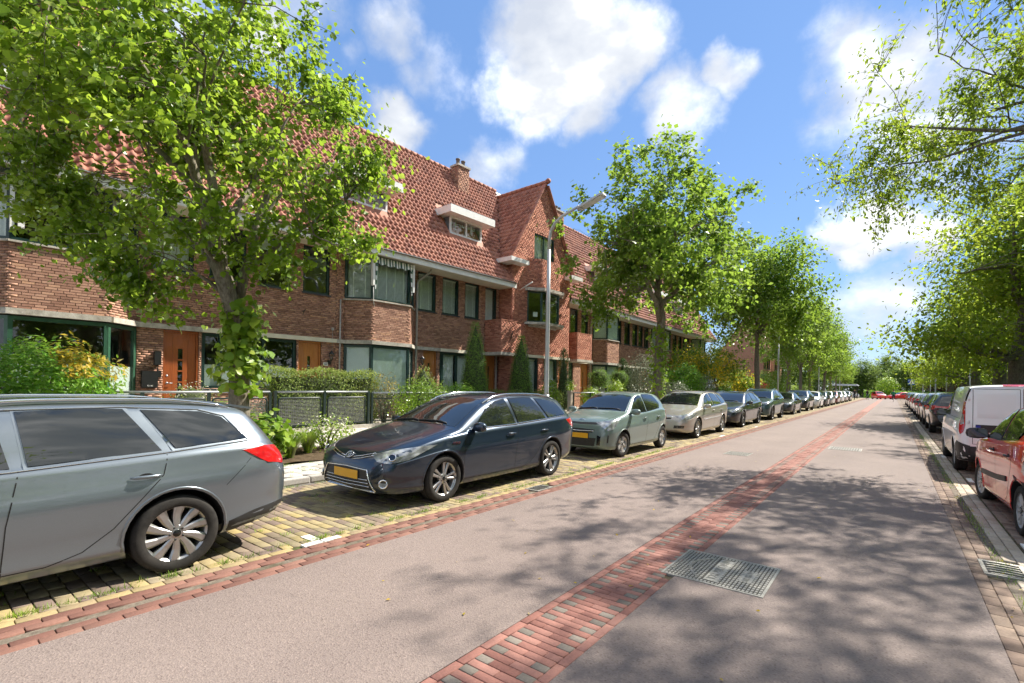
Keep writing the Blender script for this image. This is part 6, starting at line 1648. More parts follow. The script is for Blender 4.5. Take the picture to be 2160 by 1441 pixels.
def crown(seed, ctr, rad, base, trunk_r, ncl, per, lsize, cl_r=.5, big=False, asp=.75, lean=(0, 0), limbs=9, flat=1.0, hole=.42, outer=2.4, lower=-.75, limb_pts=None, tips=None, upn=.6, sag=0.0, twigs=0):
    """trunk with limbs and twigs, and a crown of leaf clumps set round them -> (wood MB, leaf V, leaf F)"""
    r = np.random.default_rng(seed); rd = random.Random(seed); ctr = np.array(ctr, float); rad = np.array(rad, float)
    wood = MB(); top = np.array([ctr[0]*.9, ctr[1]*.9, ctr[2]+rad[2]*.55])
    tp = [np.array([0, 0, -.05]), np.array([lean[0]*.2, lean[1]*.2, base*.4]), np.array([lean[0]*.7, lean[1]*.7, base*.85])]
    tp += [np.array([lean[0], lean[1], base])*(1-k)+top*k+np.append(r.normal(0, .12, 2), 0)*(1 if 0 < k < 1 else 0) for k in (.12, .35, .6, .82, 1)]
    tr = [trunk_r*1.25, trunk_r, trunk_r*.88, trunk_r*.72, trunk_r*.5, trunk_r*.34, trunk_r*.2, trunk_r*.08]
    wood.tube(tp, tr, 12); pts = [(p, q) for p, q in zip(tp[3:], tr[3:])]
    def limb(p0, r0, p1, curv=.18):
        p0, p1 = np.array(p0, float), np.array(p1, float); L = np.linalg.norm(p1-p0); mid = (p0+p1)/2+r.normal(0, curv*.25, 3)*L+np.array([0, 0, (curv-sag)*L])
        path = [p0*(1-t)**2+2*mid*t*(1-t)+p1*t*t for t in np.linspace(0, 1, 9)]; path = [q+r.normal(0, .012, 3)*L*(0 < k_ < 8) for k_, q in enumerate(path)]; rr = [max(r0*(1-.86*t), .012) for t in np.linspace(0, 1, 9)]
        wood.tube(path, rr, 7); pts.extend(zip(path[1:], rr[1:])); return path
    ends = []
    for i in range(limbs):
        k = .05+.75*(i+.5)/limbs; s0 = np.array(tp[2])*(1-k)+top*k; r0 = trunk_r*(.55*(1-k)+.12)
        a = i*2.399+r.uniform(-.3, .3)+seed; el = r.uniform(-.1, .65)*(1 if k < .7 else 1.3)
        p1 = ctr+rad*np.array([math.cos(a)*math.cos(el), math.sin(a)*math.cos(el), math.sin(el)])*r.uniform(.62, .86)
        ends.append((limb(s0, r0, p1), r0))
    for q in (limb_pts or []): ends.append((limb(q[0], q[1], q[2], q[3] if len(q) > 3 else .1), q[1]))
    for path, r0 in ends:
        for j in (3, 4, 5):
            d = path[j]-path[j-1]; d = d/np.linalg.norm(d); e = path[j]+(d*.5+r.normal(0, .55, 3))*np.linalg.norm(rad)*.22
            limb(path[j], r0*.35, e)
    # clump centres
    C = []; tries = 0
    f = r.uniform(0, 6, 9)
    while len(C) < ncl and tries < ncl*40:
        tries += 1
        d = r.normal(0, 1, 3); d /= np.linalg.norm(d)
        if d[2] < lower and r.random() < .9: continue
        k = r.random()**(1/outer)
        q = d*k
        n_ = math.sin(q[0]*4.3+f[0])*math.sin(q[1]*4.7+f[1])+math.sin(q[2]*5.1+f[2])*math.sin((q[0]+q[1])*3.3+f[3])
        if n_ < -1+hole*2*r.random()*1.3: continue
        bulge = 1+.12*math.sin(3*math.atan2(d[1], d[0])+f[4])+.10*math.sin(5*math.atan2(d[1], d[0])+f[5]+d[2]*3)
        C.append(ctr+rad*q*bulge)
    for q in (tips or []): C.append(np.array(q, float))
    C = np.array(C); PP = np.array([p for p, _ in pts]); 
    LP, LN = [], []
    for c in C:
        i = int(np.argmin(np.sum((PP-c)**2, 1))); p0 = PP[i]; r0 = min(pts[i][1]*.6, .035)
        L = np.linalg.norm(c-p0)
        if L > .12:
            mid = (p0+c)/2+np.array([0, 0, .12*L])
            wood.tube([p0, mid, c, c+(c-mid)*.35], [max(r0, .010), max(r0*.6, .008), .006, .003], 4, cap=False)
        m = int(per*r.uniform(.6, 1.4)); o = r.normal(0, 1, (m, 3))*np.array([cl_r, cl_r, cl_r*.62*flat])
        if sag: o[:, 2] -= sag*.6*np.sqrt(o[:, 0]**2+o[:, 1]**2)
        # a share of the leaves hangs along the twig
        t = r.random(m); al = (p0[None]*(1-t[:, None])+c[None]*t[:, None]); sel = r.random(m) < .22
        P_ = np.where(sel[:, None], al+o*.45, c[None]+o)
        if twigs:
            # leaves set along fine twigs that fan out from the end of the branchlet
            od = (c-p0)/max(L, .05); E_ = []
            for _ in range(twigs):
                e = od*.55+r.normal(0, .75, 3); e[2] -= .25; e = c+e/np.linalg.norm(e)*cl_r*r.uniform(1.0, 1.9)
                k_ = (c+e)/2+np.array([0, 0, .10*cl_r]); wood.tube([c, k_, e], [.006, .004, .0025], 3, cap=False); E_.append((k_, e))
            wi = r.integers(0, twigs, m); tt = r.random(m)**.8; A_ = np.array([q[0] for q in E_])[wi]; B_ = np.array([q[1] for q in E_])[wi]
            tw = np.where((tt < .5)[:, None], c[None]*(1-2*tt[:, None])+A_*2*tt[:, None], A_*(2-2*tt[:, None])+B_*(2*tt[:, None]-1))
            P_ = np.where((r.random(m) < .80)[:, None], tw+r.normal(0, lsize*.55, (m, 3)), P_)
        out = (P_-ctr)/rad
        LP.append(P_); LN.append(out*.5+np.array([0, 0, upn])+r.normal(0, .62, (m, 3)))
    V, F = leaves(np.vstack(LP), np.vstack(LN), lsize, asp, big, r=r)
    return wood, V, F
def tree(name, label, pos, wood, V, F, leaf, bark='bark', group=None, rz=0.0, sc=1.0):
    t = thing(name, label, 'tree', pos, rz, group); t.scale = (sc, sc, sc)
    wood.build('trunk', bark, t); link('crown', npmesh('crown', V, F, leaf), t, kind='stuff')
    return t
def recopy(t, label, pos, rz, sc, leaf=None):
    c = copy_tree(t); c.location = pos; c.rotation_euler = (0, 0, rz); c.scale = (sc, sc, sc*random.uniform(.95, 1.06)) if not hasattr(sc, '__len__') else sc; c['label'] = label
    return c
LT = 'street trees along the house side'; RT = 'park trees along the far side of the road'
# near lime: forked limb to the left, leafy sprouts round the trunk
def near_lime():
    dl = lambda u, d, z: (-u*math.sin(YAW)*0+u*math.cos(YAW)-d*math.sin(YAW), u*math.sin(YAW)+d*math.cos(YAW), z)   # u: across the view, d: away from the viewer
    tips = []
    r = np.random.default_rng(5)
    for u, d, z, n in ((-2.2, -.3, 3.8, 5), (-1.3, -.6, 3.4, 5), (-.8, -.5, 2.95, 5), (-2.8, .2, 4.3, 8), (.8, -.2, 3.8, 6), (1.45, .3, 4.2, 8), (1.85, .4, 5.2, 8), (-.2, -.9, 3.7, 8), (1.45, .2, 6.2, 5), (-3.6, 0, 5.4, 10), (1.1, -.6, 4.6, 6), (-3.3, .3, 6.6, 10), (-3.6, .2, 4.5, 8)):
        for _ in range(n): tips.append(np.array(dl(u, d, z))+r.normal(0, .26, 3))
    P0 = (-.02, -.03, 2.75)
    lp = [(P0, .095, dl(-1.75, -.35, 5.1), .02), (dl(-.75, -.15, 4.0), .055, dl(-.85, .1, 6.3), .03), (P0, .085, dl(.75, .2, 6.2), .05), (dl(.1, .1, 3.4), .05, dl(1.6, .3, 4.6), .08), (P0, .045, dl(-1.0, -.7, 3.4), .1)]
    cc = dl(-1.2, .05, 6.0); w, V, F = crown(3, cc, (2.85, 2.85, 2.55), 2.7, .16, 205, 150, .074, .36, True, .95, (.02, -.02), 7, hole=.66, outer=2.1, lower=-.55, limb_pts=lp, tips=tips, twigs=6)
    t = tree('lime_tree', 'leafy lime tree on the verge between the two nearest estate cars', (-8.72, 3.66, .13), w, V, F, 'leaf_lime', 'bark', LT)
    n = 620; z = rng.beta(1.8, 1.8, n)*1.65+1.22; a = rng.normal(-.5, 1.35, n)+.25; q = .19+np.abs(rng.normal(0, .10, n))+.05*np.sin(z*5)
    P_ = np.stack([q*np.cos(a), q*np.sin(a), z], 1); V, F = leaves(P_, np.stack([np.cos(a), np.sin(a), .5+0*a], 1)+rng.normal(0, .5, (n, 3)), .11, .95, True)
    link('trunk_sprouts', npmesh('trunk_sprouts', V, F, 'leaf_sprout'), t, kind='stuff')
near_lime()
# street trees farther on: two builds, copied
wA, vA, fA = crown(21, (0, 0, 7.9), (4.1, 4.1, 4.5), 3.9, .22, 330, 80, .175, .50, False, .85, (.1, 0), 9, hole=.66, lower=-.8, outer=2.0, twigs=4)
tA = tree('street_tree', 'round crowned street tree between the silver estate and the second terrace', (-8.75, 21.9, .13), wA, vA, fA, 'leaf_street', 'bark', LT)
n = 520; z = rng.beta(1.6, 1.3, n)*3.6+.7; a = rng.normal(0, 1.6, n); q = .26+np.abs(rng.normal(0, .14, n))
V, F = leaves(np.stack([q*np.cos(a), q*np.sin(a), z], 1), np.stack([np.cos(a), np.sin(a), .5+0*a], 1)+rng.normal(0, .5, (n, 3)), .15, .9)
link('trunk_sprouts', npmesh('trunk_sprouts', V, F, 'leaf_sprout'), tA, kind='stuff')
wB, vB, fB = crown(33, (0, 0, 9.2), (4.4, 4.4, 4.9), 4.0, .21, 300, 66, .22, .6, False, .85, (-.2, .1), 9, hole=.5, lower=-.85)
tB = tree('street_tree', 'tall street tree whose trunk stands before the yellow flowering shrubs', (-8.75, 43.2, .13), wB, vB, fB, 'leaf_street', 'bark_grey', LT)
for lab, y, rz, sc, src in (('street tree just past the small orange roofed house', 57.6, 1.0, .95, tA), ('slender street tree in the middle of the far left row', 66.0, 2.2, .85, tB), ('street tree beyond the far left lamp post', 74.6, 3.2, .92, tA), ('leaning pair of far street trees, the nearer one', 90, 4.0, .9, tB), ('leaning pair of far street trees, the farther one', 100, .7, .76, tA), ('last street tree but one on the house side', 110, 2.9, .68, tB), ('last street tree on the house side before the junction', 121, 5.1, .62, tA)):
    recopy(src, lab, (-8.75, y, .13), rz, sc)
# park side: spreading trees with long limbs over the road
wC, vC, fC = crown(47, (.1, 0, 9.3), (5.4, 5.8, 3.4), 4.5, .20, 520, 175, .105, .55, False, .46, (0, .2), 11, .8, .5, 2.2, -.45, upn=.5, sag=.12, twigs=7,
                   limb_pts=[((0, 0, 5.5), .11, (-6.0, 1.0, 7.6), .1), ((0, 0, 6.0), .10, (-5.2, 2.6, 8.4), .1), ((-2, .6, 7.0), .05, (-7.4, 1.0, 6.6), .1), ((-2, .6, 7.0), .045, (-6.6, 2.4, 7.4), .1)],
                   tips=[np.array((-6.4, .9, 7.0))+rng.normal(0, .6, 3) for _ in range(16)]+[np.array((-5.6, 2.4, 7.6))+rng.normal(0, .7, 3) for _ in range(16)]+[np.array((-4.4, 1.5, 6.4))+rng.normal(0, .5, 3) for _ in range(10)])
tC = tree('park_tree', 'overhanging park tree whose thin leaved limbs reach in from the upper corner', (6.2, 13.2, .09), wC, vC, fC, 'leaf_park', 'bark_grey', RT)
wD, vD, fD = crown(58, (1.6, 0, 7.8), (5.2, 6.2, 5.2), 3.6, .46, 420, 85, .20, .7, False, .55, (0, 0), 12, .7, .5, 2.3, -.7, sag=.12,
                   limb_pts=[((0, 0, 3.4), .2, (-3.4, -1.6, 4.4), .05), ((0, 0, 3.2), .18, (-2.6, -3.6, 3.8), .05)], tips=[np.array((-2.9, -2.0, 4.4))+rng.normal(0, 1.0, 3)*np.array((1, 1.6, .5)) for _ in range(40)])
tD = tree('park_tree', 'broad yellow green park tree with a thick grey trunk beyond the white van', (4.95, 34.0, .09), wD, vD, fD, 'leaf_park', 'bark_grey', RT)
for lab, x, y, rz, sc, src in (('airy park tree between the overhanging one and the thick trunked one', 8.6, 24.0, 2.0, (.95, .95, .95), tC), ('second broad park tree down the right side', 6.0, 48, .4, (.9, .9, .95), tD), ('third broad park tree down the right side', 6.2, 63, -.4, (.85, .85, .9), tD), ('park tree behind the blue crossing sign', 7.0, 80, .3, (.85, .85, .85), tD),
                               ('park tree on the corner of the far junction', 7.0, 98, -.3, (.75, .75, .75), tD), ('park tree set back from the road, deep green shade beneath', 13.5, 38, 5.5, (1, 1, 1.05), tD), ('park tree set back farther down, behind the hedge', 14, 60, 2.6, (1, 1, 1.1), tD), ('park tree deep in the park toward the junction', 13, 84, .3, (1, 1, 1.1), tD),
                               ('park tree opposite the nearest houses, mirrored in their windows', 9.5, -2.5, 1.0, (1, 1, 1.05), tD), ('park tree opposite the bay window, mirrored in the parked cars', 11.5, 12, 4.1, (1, 1, 1.1), tD), ('park tree opposite the gabled house', 12, 25, 2.2, (1, 1, 1.1), tD)):
    recopy(src, lab, (x, y, .09), rz, sc)
# wood that closes the street beyond the junction
wE, vE, fE = crown(71, (0, 0, 9.0), (6.0, 6.0, 7.5), 3.0, .4, 230, 42, .42, .95, False, .8, (0, 0), 8, hole=.35, lower=-.95)
tE = tree('far_tree', 'grey green tree behind the junction, left of the gap', (-15, 142, 0), wE, vE, fE, 'leaf_far', 'bark_grey', 'trees beyond the junction')
for i, (x, y, sc, lab) in enumerate(((-24, 146, 1.2, 'tall far tree at the house side end of the wood'), (-6, 150, .62, 'far tree straight at the end of the road'), (2.5, 146, .58, 'far tree just past the red cars'), (9, 140, .75, 'far tree behind the crossing sign'), (17, 146, 1.25, 'big far tree right of the crossing'), (27, 138, 1.2, 'far tree over the park hedge'), (38, 128, 1.2, 'far tree at the park edge of the wood'), (-36, 150, 1.2, 'far tree behind the last roofs'), (24, 112, 1.1, 'tree standing deep in the park, right of the road'), (-1.5, 170, .75, 'pale tree top rising behind the wood'), (12, 168, .95, 'far tree rising over the wood, right of the road axis'))):
    recopy(tE, lab, (x, y, 0), i*1.7, sc)
b_ = MB()
def bush(name, label, pos, shape, size, n, leaf, lsize, rz=0.0, asp=.6, group=None, big=False, stem=True, jitter=.07, cat='shrub', mix=None, upn=.4, droop=.1, stems=5):
    """shape 'box' | 'ball' | 'cone' | 'col'; size (sx, sy, h); leaves through the outer layer of the volume"""
    t = thing(name, label, cat, pos, rz, group); sx, sy, h = size; r = rng
    if shape == 'box':
        f = r.choice(5, n, p=np.array([sx*sy, sx*h, sx*h, sy*h, sy*h])/(sx*sy+2*sx*h+2*sy*h)); a = r.uniform(-.5, .5, n); c = r.uniform(-.5, .5, n)
        P_ = np.zeros((n, 3)); Nn = np.zeros((n, 3))
        for k, (ax, sg) in enumerate(((2, 1), (1, 1), (1, -1), (0, 1), (0, -1))):
            m = f == k; o = [i for i in range(3) if i != ax]; P_[m, ax] = .5*sg; P_[m, o[0]] = a[m]; P_[m, o[1]] = c[m]; Nn[m, ax] = sg
        P_ *= np.array([sx, sy, h]); P_[:, 2] += h/2
        wob = .05*np.sin(P_[:, 0]*3.1+P_[:, 1]*4.3+P_[:, 2]*5)+r.normal(0, jitter, n); P_ += Nn*wob[:, None]+r.normal(0, .02, (n, 3))
    else:
        u = r.random(n); a = r.uniform(0, 2*math.pi, n)
        if shape == 'ball':
            z = r.uniform(-.95, 1, n); q = np.sqrt(1-z*z); k = r.random(n)**.22; lump = 1+.14*np.sin(3*a+5*z)+.10*np.sin(5*a-4*z+1)
            P_ = np.stack([q*np.cos(a)*sx/2*k*lump, q*np.sin(a)*sy/2*k*lump, h/2+z*h/2*k*lump], 1); Nn = np.stack([q*np.cos(a), q*np.sin(a), z], 1)
        else:
            u = 1-np.sqrt(1-u*.995) if shape == 'cone' else u
            prof = (1-u**1.5)**.75*(1-.25*np.exp(-((u-.0)/.08)**2)) if shape == 'cone' else (np.minimum(1, (1-u)*3.2)**.6)*(.85+.15*np.minimum(1, u*8))
            k = 1-np.abs(r.normal(0, .12, n)); lump = 1+.06*np.sin(7*a+u*20)
            P_ = np.stack([np.cos(a)*sx/2*prof*k*lump, np.sin(a)*sy/2*prof*k*lump, u*h], 1); Nn = np.stack([np.cos(a), np.sin(a), .35+0*a], 1)
        P_ += r.normal(0, jitter*.5, (n, 3))
    P_[:, 2] = np.maximum(P_[:, 2], .01)
    Nn = Nn+np.array([0, 0, upn])+r.normal(0, .55, (n, 3))
    if mix:
        m = mix[1](P_); V, F = leaves(P_[m], Nn[m], lsize*1.05, asp, big, droop); link('foliage', npmesh('foliage', V, F, mix[0]), t, kind='stuff', label=mix[2]); P_, Nn = P_[~m], Nn[~m]
    V, F = leaves(P_, Nn, lsize, asp, big, droop); link('foliage', npmesh('foliage', V, F, leaf), t, kind='stuff')
    if stem:
        w = MB()
        for i in range(stems):
            a = 2.4*i; e = (math.cos(a)*sx*.3, math.sin(a)*sy*.3, h*random.uniform(.6, .85))
            w.tube([(math.cos(a)*.04, math.sin(a)*.04, -.03), (e[0]*.4, e[1]*.4, e[2]*.5), e], [.03, .02, .008], 5)
        w.build('stems', 'bark_grey', t)
    if shape in ('box', 'cone', 'col', 'ball') and leaf in ('leaf_hedge', 'leaf_conifer', 'leaf_dark'):
        # the dense dark twigs inside
        c = MB(); 
        if shape == 'box': c.box((-sx*.38, -sy*.44, 0), (sx*.38, sy*.44, h*.88))
        else: c.lathe([(0.001, 0), (sx*.36, h*.06), (sx*.37, h*.3), (sx*.26, h*.6), (0.001, h*.9)] if shape != 'ball' else [(0.001, h*.08), (sx*.3, h*.25), (sx*.38, h*.5), (sx*.28, h*.8), (.001, h*.9)], 10)
        c.build('inner_twigs', 'twig_dark', t)
    return t
plain('twig_dark', (.05, .065, .025), .95, var=.4, nscale=20)

def woodland():
    n = 26000; P_ = np.zeros((n, 3)); x = rng.uniform(-70, 75, n); t = rng.random(n)
    P_[:, 0] = x; top = 6.5+1.8*np.sin(x*.35)+1.2*np.sin(x*.83+1)+np.abs(x)*.06; P_[:, 2] = top*rng.random(n)**.8; P_[:, 1] = 158+rng.normal(0, 2.0, n)+6*np.sin(x*.12)+(P_[:, 2]/top)**2*4
    V, F = leaves(P_, np.array([[0, -.6, .6]])+rng.normal(0, .6, (n, 3)), .75, .8); link('woodland', npmesh('woodland', V, F, 'leaf_far'), None, kind='stuff', label='dark mass of woodland that closes the far end of the street', category='woodland')
    n = 22000; y = rng.uniform(-25, 135, n); P_ = np.zeros((n, 3)); P_[:, 1] = y; top = 7+2.5*np.sin(y*.3)+1.5*np.sin(y*.9); P_[:, 2] = top*rng.random(n)**.8; P_[:, 0] = 26+rng.normal(0, 1.6, n)+(P_[:, 2]/top)**2*3
    V, F = leaves(P_, np.array([[-.6, 0, .6]])+rng.normal(0, .6, (n, 3)), .55, .8); link('woodland', npmesh('woodland', V, F, 'leaf_far'), None, kind='stuff', label='belt of trees along the back of the park, behind the park trees', category='woodland')
woodland()
# ------------------------------------------------------------------ gardens
GZ_ = .35
bush('laurel_bush', 'glossy green laurel with golden shoots in front of the nearest bay', (-11.9, 1.75, GZ_), 'ball', (2.1, 2.2, 1.85), 9500, 'leaf_laurel', .10, asp=.42, mix=('leaf_gold', lambda P_: (P_[:, 1] > .15) & (P_[:, 2] > 1.25) & (rng.random(len(P_)) < .75), 'golden shoots'))
bush('clipped_hedge', 'clipped privet hedge behind the green fence', (-12.75, 7.55, GZ_), 'box', (.85, 3.0, 1.52), 14000, 'leaf_hedge', .05, asp=.6, cat='hedge', jitter=.035)
bush('shrub', 'loose light green shrub spilling over the fence beside the dark estate', (-11.75, 10.3, GZ_), 'ball', (1.5, 2.2, 1.35), 5200, 'leaf_sprout', .055, jitter=.15)
bush('shrub', 'pale variegated shrub at the end of the clipped hedge', (-12.4, 9.35, GZ_), 'ball', (1.0, 1.1, 1.5), 2600, 'leaf_silver', .05, mix=('leaf_gold', lambda P_: (P_[:, 2] > 1.0) & (rng.random(len(P_)) < .3), 'yellow tips'))
bush('conifer', 'small feathery conifer before the third house door', (-12.9, 11.35, GZ_), 'cone', (1.3, 1.3, 1.95), 3600, 'leaf_hedge', .075, asp=.3)
bush('shrub', 'low dark spreading shrub left of the first clipped cone', (-12.6, 12.7, GZ_), 'ball', (1.2, 2.1, 1.25), 3600, 'leaf_laurel', .065)
bush('clipped_cone', 'tallest clipped yew cone, the nearer of the two', (-13.0, 14.05, GZ_), 'cone', (1.22, 1.22, 3.95), 13000, 'leaf_conifer', .055, asp=.35, cat='topiary', jitter=.05)
bush('clipped_cone', 'clipped yew cone right beside the street lamp pole', (-13.0, 17.0, GZ_), 'cone', (1.18, 1.18, 3.68), 11000, 'leaf_conifer', .06, asp=.35, cat='topiary', jitter=.05)
bush('clipped_hedge', 'low clipped hedge running between the two yew cones', (-12.7, 15.6, GZ_), 'box', (.6, 1.6, .95), 4000, 'leaf_hedge', .055, cat='hedge', jitter=.035)
bush('clipped_hedge', 'low clipped hedge after the second yew cone', (-12.7, 18.6, GZ_), 'box', (.6, 1.9, .9), 3600, 'leaf_hedge', .055, cat='hedge', jitter=.035)
bush('columnar_cypress', 'narrow dark cypress column in front of the gabled house', (-13.0, 20.5, GZ_), 'col', (.75, .75, 3.05), 4200, 'leaf_dark', .07, asp=.3, cat='cypress')
bush('shrub', 'yellowish shrub at the foot of the street lamp', (-11.9, 17.7, GZ_), 'ball', (.8, 1.0, 1.5), 1600, 'leaf_sprout', .08)
bush('shrub', 'yellow green shrub before the cypress', (-12.2, 21.9, GZ_), 'ball', (1.0, 1.3, 1.15), 1800, 'leaf_sprout', .09)
def ball_tree(label, y, h, d, x=-12.7):
    t = bush('clipped_ball', label, (x, y, GZ_), 'ball', (d, d, d*.95), 3000, 'leaf_conifer', .07, asp=.4, cat='topiary', stem=False, jitter=.04)
    for ch in t.children: ch.location.z = h-d*.5-d*.475
    w = MB(); w.tube([(0, 0, 0), (.03, .02, h*.4), (0, 0, h-d*.5)], [.05, .04, .035], 7); w.build('stem', 'bark_grey', t)
ball_tree('clipped ball tree on a stem, nearer of the pair', 23.6, 2.2, 1.15); ball_tree('clipped ball tree on a stem, farther of the pair', 26.0, 2.2, 1.1)
bush('shrub', 'fresh green shrub between the two ball trees', (-12.3, 24.8, GZ_), 'ball', (1.0, 1.3, 1.6), 1800, 'leaf_sprout', .09)
bush('columnar_cypress', 'dark cypress column after the ball trees', (-12.9, 26.9, GZ_), 'col', (1.0, 1.0, 2.9), 3200, 'leaf_dark', .085, asp=.3, cat='cypress')
bush('shrub', 'large silvery olive like shrub beside the street tree trunk', (-12.0, 28.0, GZ_), 'ball', (2.2, 2.6, 3.2), 6500, 'leaf_silver', .10, asp=.35, jitter=.25)
bush('shrub', 'round deep green shrub right of the street tree', (-11.5, 33.6, GZ_), 'ball', (2.4, 2.8, 2.9), 6500, 'leaf_laurel', .13, jitter=.2)
bush('shrub', 'low grey leaved shrub behind the black estate', (-11.0, 30.8, GZ_), 'ball', (1.4, 1.8, 1.6), 3000, 'leaf_silver', .09, asp=.35, jitter=.2)
bush('shrub', 'grey green willow like shrub before the flowering trees', (-11.2, 36.6, GZ_), 'ball', (1.9, 2.4, 2.2), 3400, 'leaf_silver', .12, asp=.35, jitter=.2)
bush('shrub', 'dark low shrub under the yellow flowering tree', (-11.2, 41.8, GZ_), 'ball', (1.8, 2.2, 1.5), 3000, 'leaf_laurel', .12, jitter=.15)
def flower_tree(label, pos, seed, h, rad):
    w, V, F = crown(seed, (0, 0, h-rad), (rad, rad, rad*.85), h-rad*2.1, .07, 60, 34, .17, .42, False, .7, (.1, 0), 5, hole=.5)
    t = tree('laburnum', label, pos, w, V, F, 'leaf_street', 'bark_grey')
    n = 2000; a = rng.uniform(0, 6.28, n); q = rad*rng.random(n)**.5*1.05; P_ = np.stack([q*np.cos(a), q*np.sin(a), h-rad*1.15+rng.normal(0, rad*.32, n)], 1)
    P_ = P_[np.sin(P_[:, 0]*2.4)+np.sin(P_[:, 1]*2.9+1) > .1]; P_ = np.repeat(P_, 3, 0)+rng.normal(0, .12, (len(P_)*3, 3))
    V, F = leaves(P_, rng.normal(0, 1, (len(P_), 3)), .15, .5, False, 1.0); link('blossom', npmesh('blossom', V, F, 'leaf_yellow'), t, kind='stuff')
flower_tree('yellow flowering laburnum, the tall one in the middle', (-11.2, 40.2, GZ_), 91, 5.4, 2.2); flower_tree('yellow flowering laburnum, low and broad before the red maple', (-10.9, 45.8, GZ_), 92, 3.3, 1.7); flower_tree('yellow flowering laburnum farther back near the house wall', (-12.6, 37.8, GZ_), 93, 5.0, 1.8)
bush('red_maple', 'small crimson leaved maple in a far front garden', (-10.9, 49.6, GZ_), 'ball', (3.0, 3.4, 2.5), 4200, 'leaf_red', .13, jitter=.2)
bush('shrub', 'pale rounded shrub after the crimson maple', (-11.8, 56, GZ_), 'ball', (2.4, 2.8, 1.7), 2400, 'leaf_silver', .13); bush('shrub', 'yellow green rounded shrub by the far lamp post', (-11.8, 60.5, GZ_), 'ball', (2.6, 3.0, 3.0), 2800, 'leaf_sprout', .15); bush('shrub', 'tall dark arched hedge far along the gardens', (-11.8, 66, GZ_), 'ball', (3, 5, 3.6), 4000, 'leaf_street', .17)
bush('garden_hedge', 'bright green garden hedge far down the house side', (-11.6, 82, GZ_), 'box', (1.2, 24, 1.7), 8000, 'leaf_sprout', .16, cat='hedge', stem=False)
bush('clipped_hedge', 'low hedge along the garden of the crimson maple', (-11.6, 52.5, GZ_), 'box', (.8, 6, .9), 3000, 'leaf_laurel', .12, cat='hedge', stem=False)
bush('shrub', 'low green ground cover shrub behind the mesh gate', (-12.9, 5.2, GZ_), 'ball', (1.4, 1.7, .75), 1800, 'leaf_sprout', .055); bush('shrub', 'white flowering shrub below the dark orange door', (-13.6, 4.6, GZ_), 'ball', (1.0, 1.2, 1.15), 1400, 'leaf_hedge', .05, mix=('petal_white', lambda P_: (P_[:, 2] > .6) & (rng.random(len(P_)) < .35), 'white flowers'))
bush('park_hedge', 'low green hedge across the far end of the road', (6, 131.5, 0), 'box', (22, 1.5, 1.5), 6000, 'leaf_laurel', .26, cat='hedge', stem=False); bush('park_hedge', 'dark hedge along the park path', (9.5, 62, .09), 'box', (1.6, 76, 1.9), 16000, 'leaf_dark', .22, cat='hedge', stem=False)
bush('shrub', 'golden green low shrub at the park corner', (3.0, 127, 0), 'ball', (5, 2.4, 1.2), 1800, 'leaf_sprout', .2); bush('young_tree', 'small fresh green young tree before the far wood', (-1.0, 133, 0), 'ball', (4, 4, 4.6), 2600, 'leaf_sprout', .26, cat='tree'); bush('copper_beech', 'copper leaved bush at the far crossing', (8.5, 134, 0), 'ball', (9, 6, 8.5), 5200, 'leaf_copper', .34, cat='tree')
# verge plants between the two nearest cars
def tuft(label, x, y, n, h, mat, w=.022, spread=.6, group='day lily clumps on the verge'):
    t = thing('lily_clump', label, 'plant', (x, y, fz(x)+.02), 0, group); V = []; F = []
    for i in range(n):
        a = random.uniform(0, 6.28); hh = h*random.uniform(.6, 1.15); o = random.uniform(0, .07); lean = spread*random.uniform(.3, 1.2)*hh
        c, s_ = math.cos(a), math.sin(a); px, py = -s_*w/2, c*w/2; k0 = len(V)
        for t_ in (0, .35, .7, 1.0):
            q = o+lean*t_**1.7; z = hh*(t_-.28*t_**3); ww = (1-t_**2)*1.0+.08
            V += [(c*q+px*ww, s_*q+py*ww, z), (c*q-px*ww, s_*q-py*ww, z)]
        F += [(k0+2*j, k0+2*j+1, k0+2*j+3, k0+2*j+2) for j in range(3)]
    link('blades', npmesh('blades', np.array(V), np.array(F), mat), t, kind='stuff')
for i, (x, y, n, h, lab) in enumerate(((-8.75, 4.55, 260, .62, 'day lily clump nearest the nose of the dark estate'), (-8.55, 4.0, 240, .55, 'day lily clump at the kerb end of the verge'), (-8.95, 4.25, 220, .55, 'day lily clump hard by the lime tree roots'), (-9.1, 5.1, 240, .6, 'day lily clump at the back of the verge'))): tuft(lab, x, y, n, h, 'blade')
bush('suckers', 'broad leaved lime suckers at the foot of the tree', (-8.6, 4.0, fz(-8.6)), 'ball', (.8, .9, .85), 420, 'leaf_sprout', .105, big=True, asp=.95, cat='plant', stems=4)
bush('verge_plant', 'white flowering weeds beside the nose of the dark estate', (-9.3, 5.6, fz(-9.3)), 'ball', (.9, 1.3, .7), 1300, 'leaf_sprout', .05, cat='plant', mix=('petal_white', lambda P_: (P_[:, 2] > .42) & (rng.random(len(P_)) < .25), 'white flowers'))
bush('verge_plant', 'light green weeds behind the day lilies', (-9.4, 4.3, fz(-9.3)), 'ball', (.7, 1.0, .6), 800, 'leaf_sprout', .05, cat='plant')
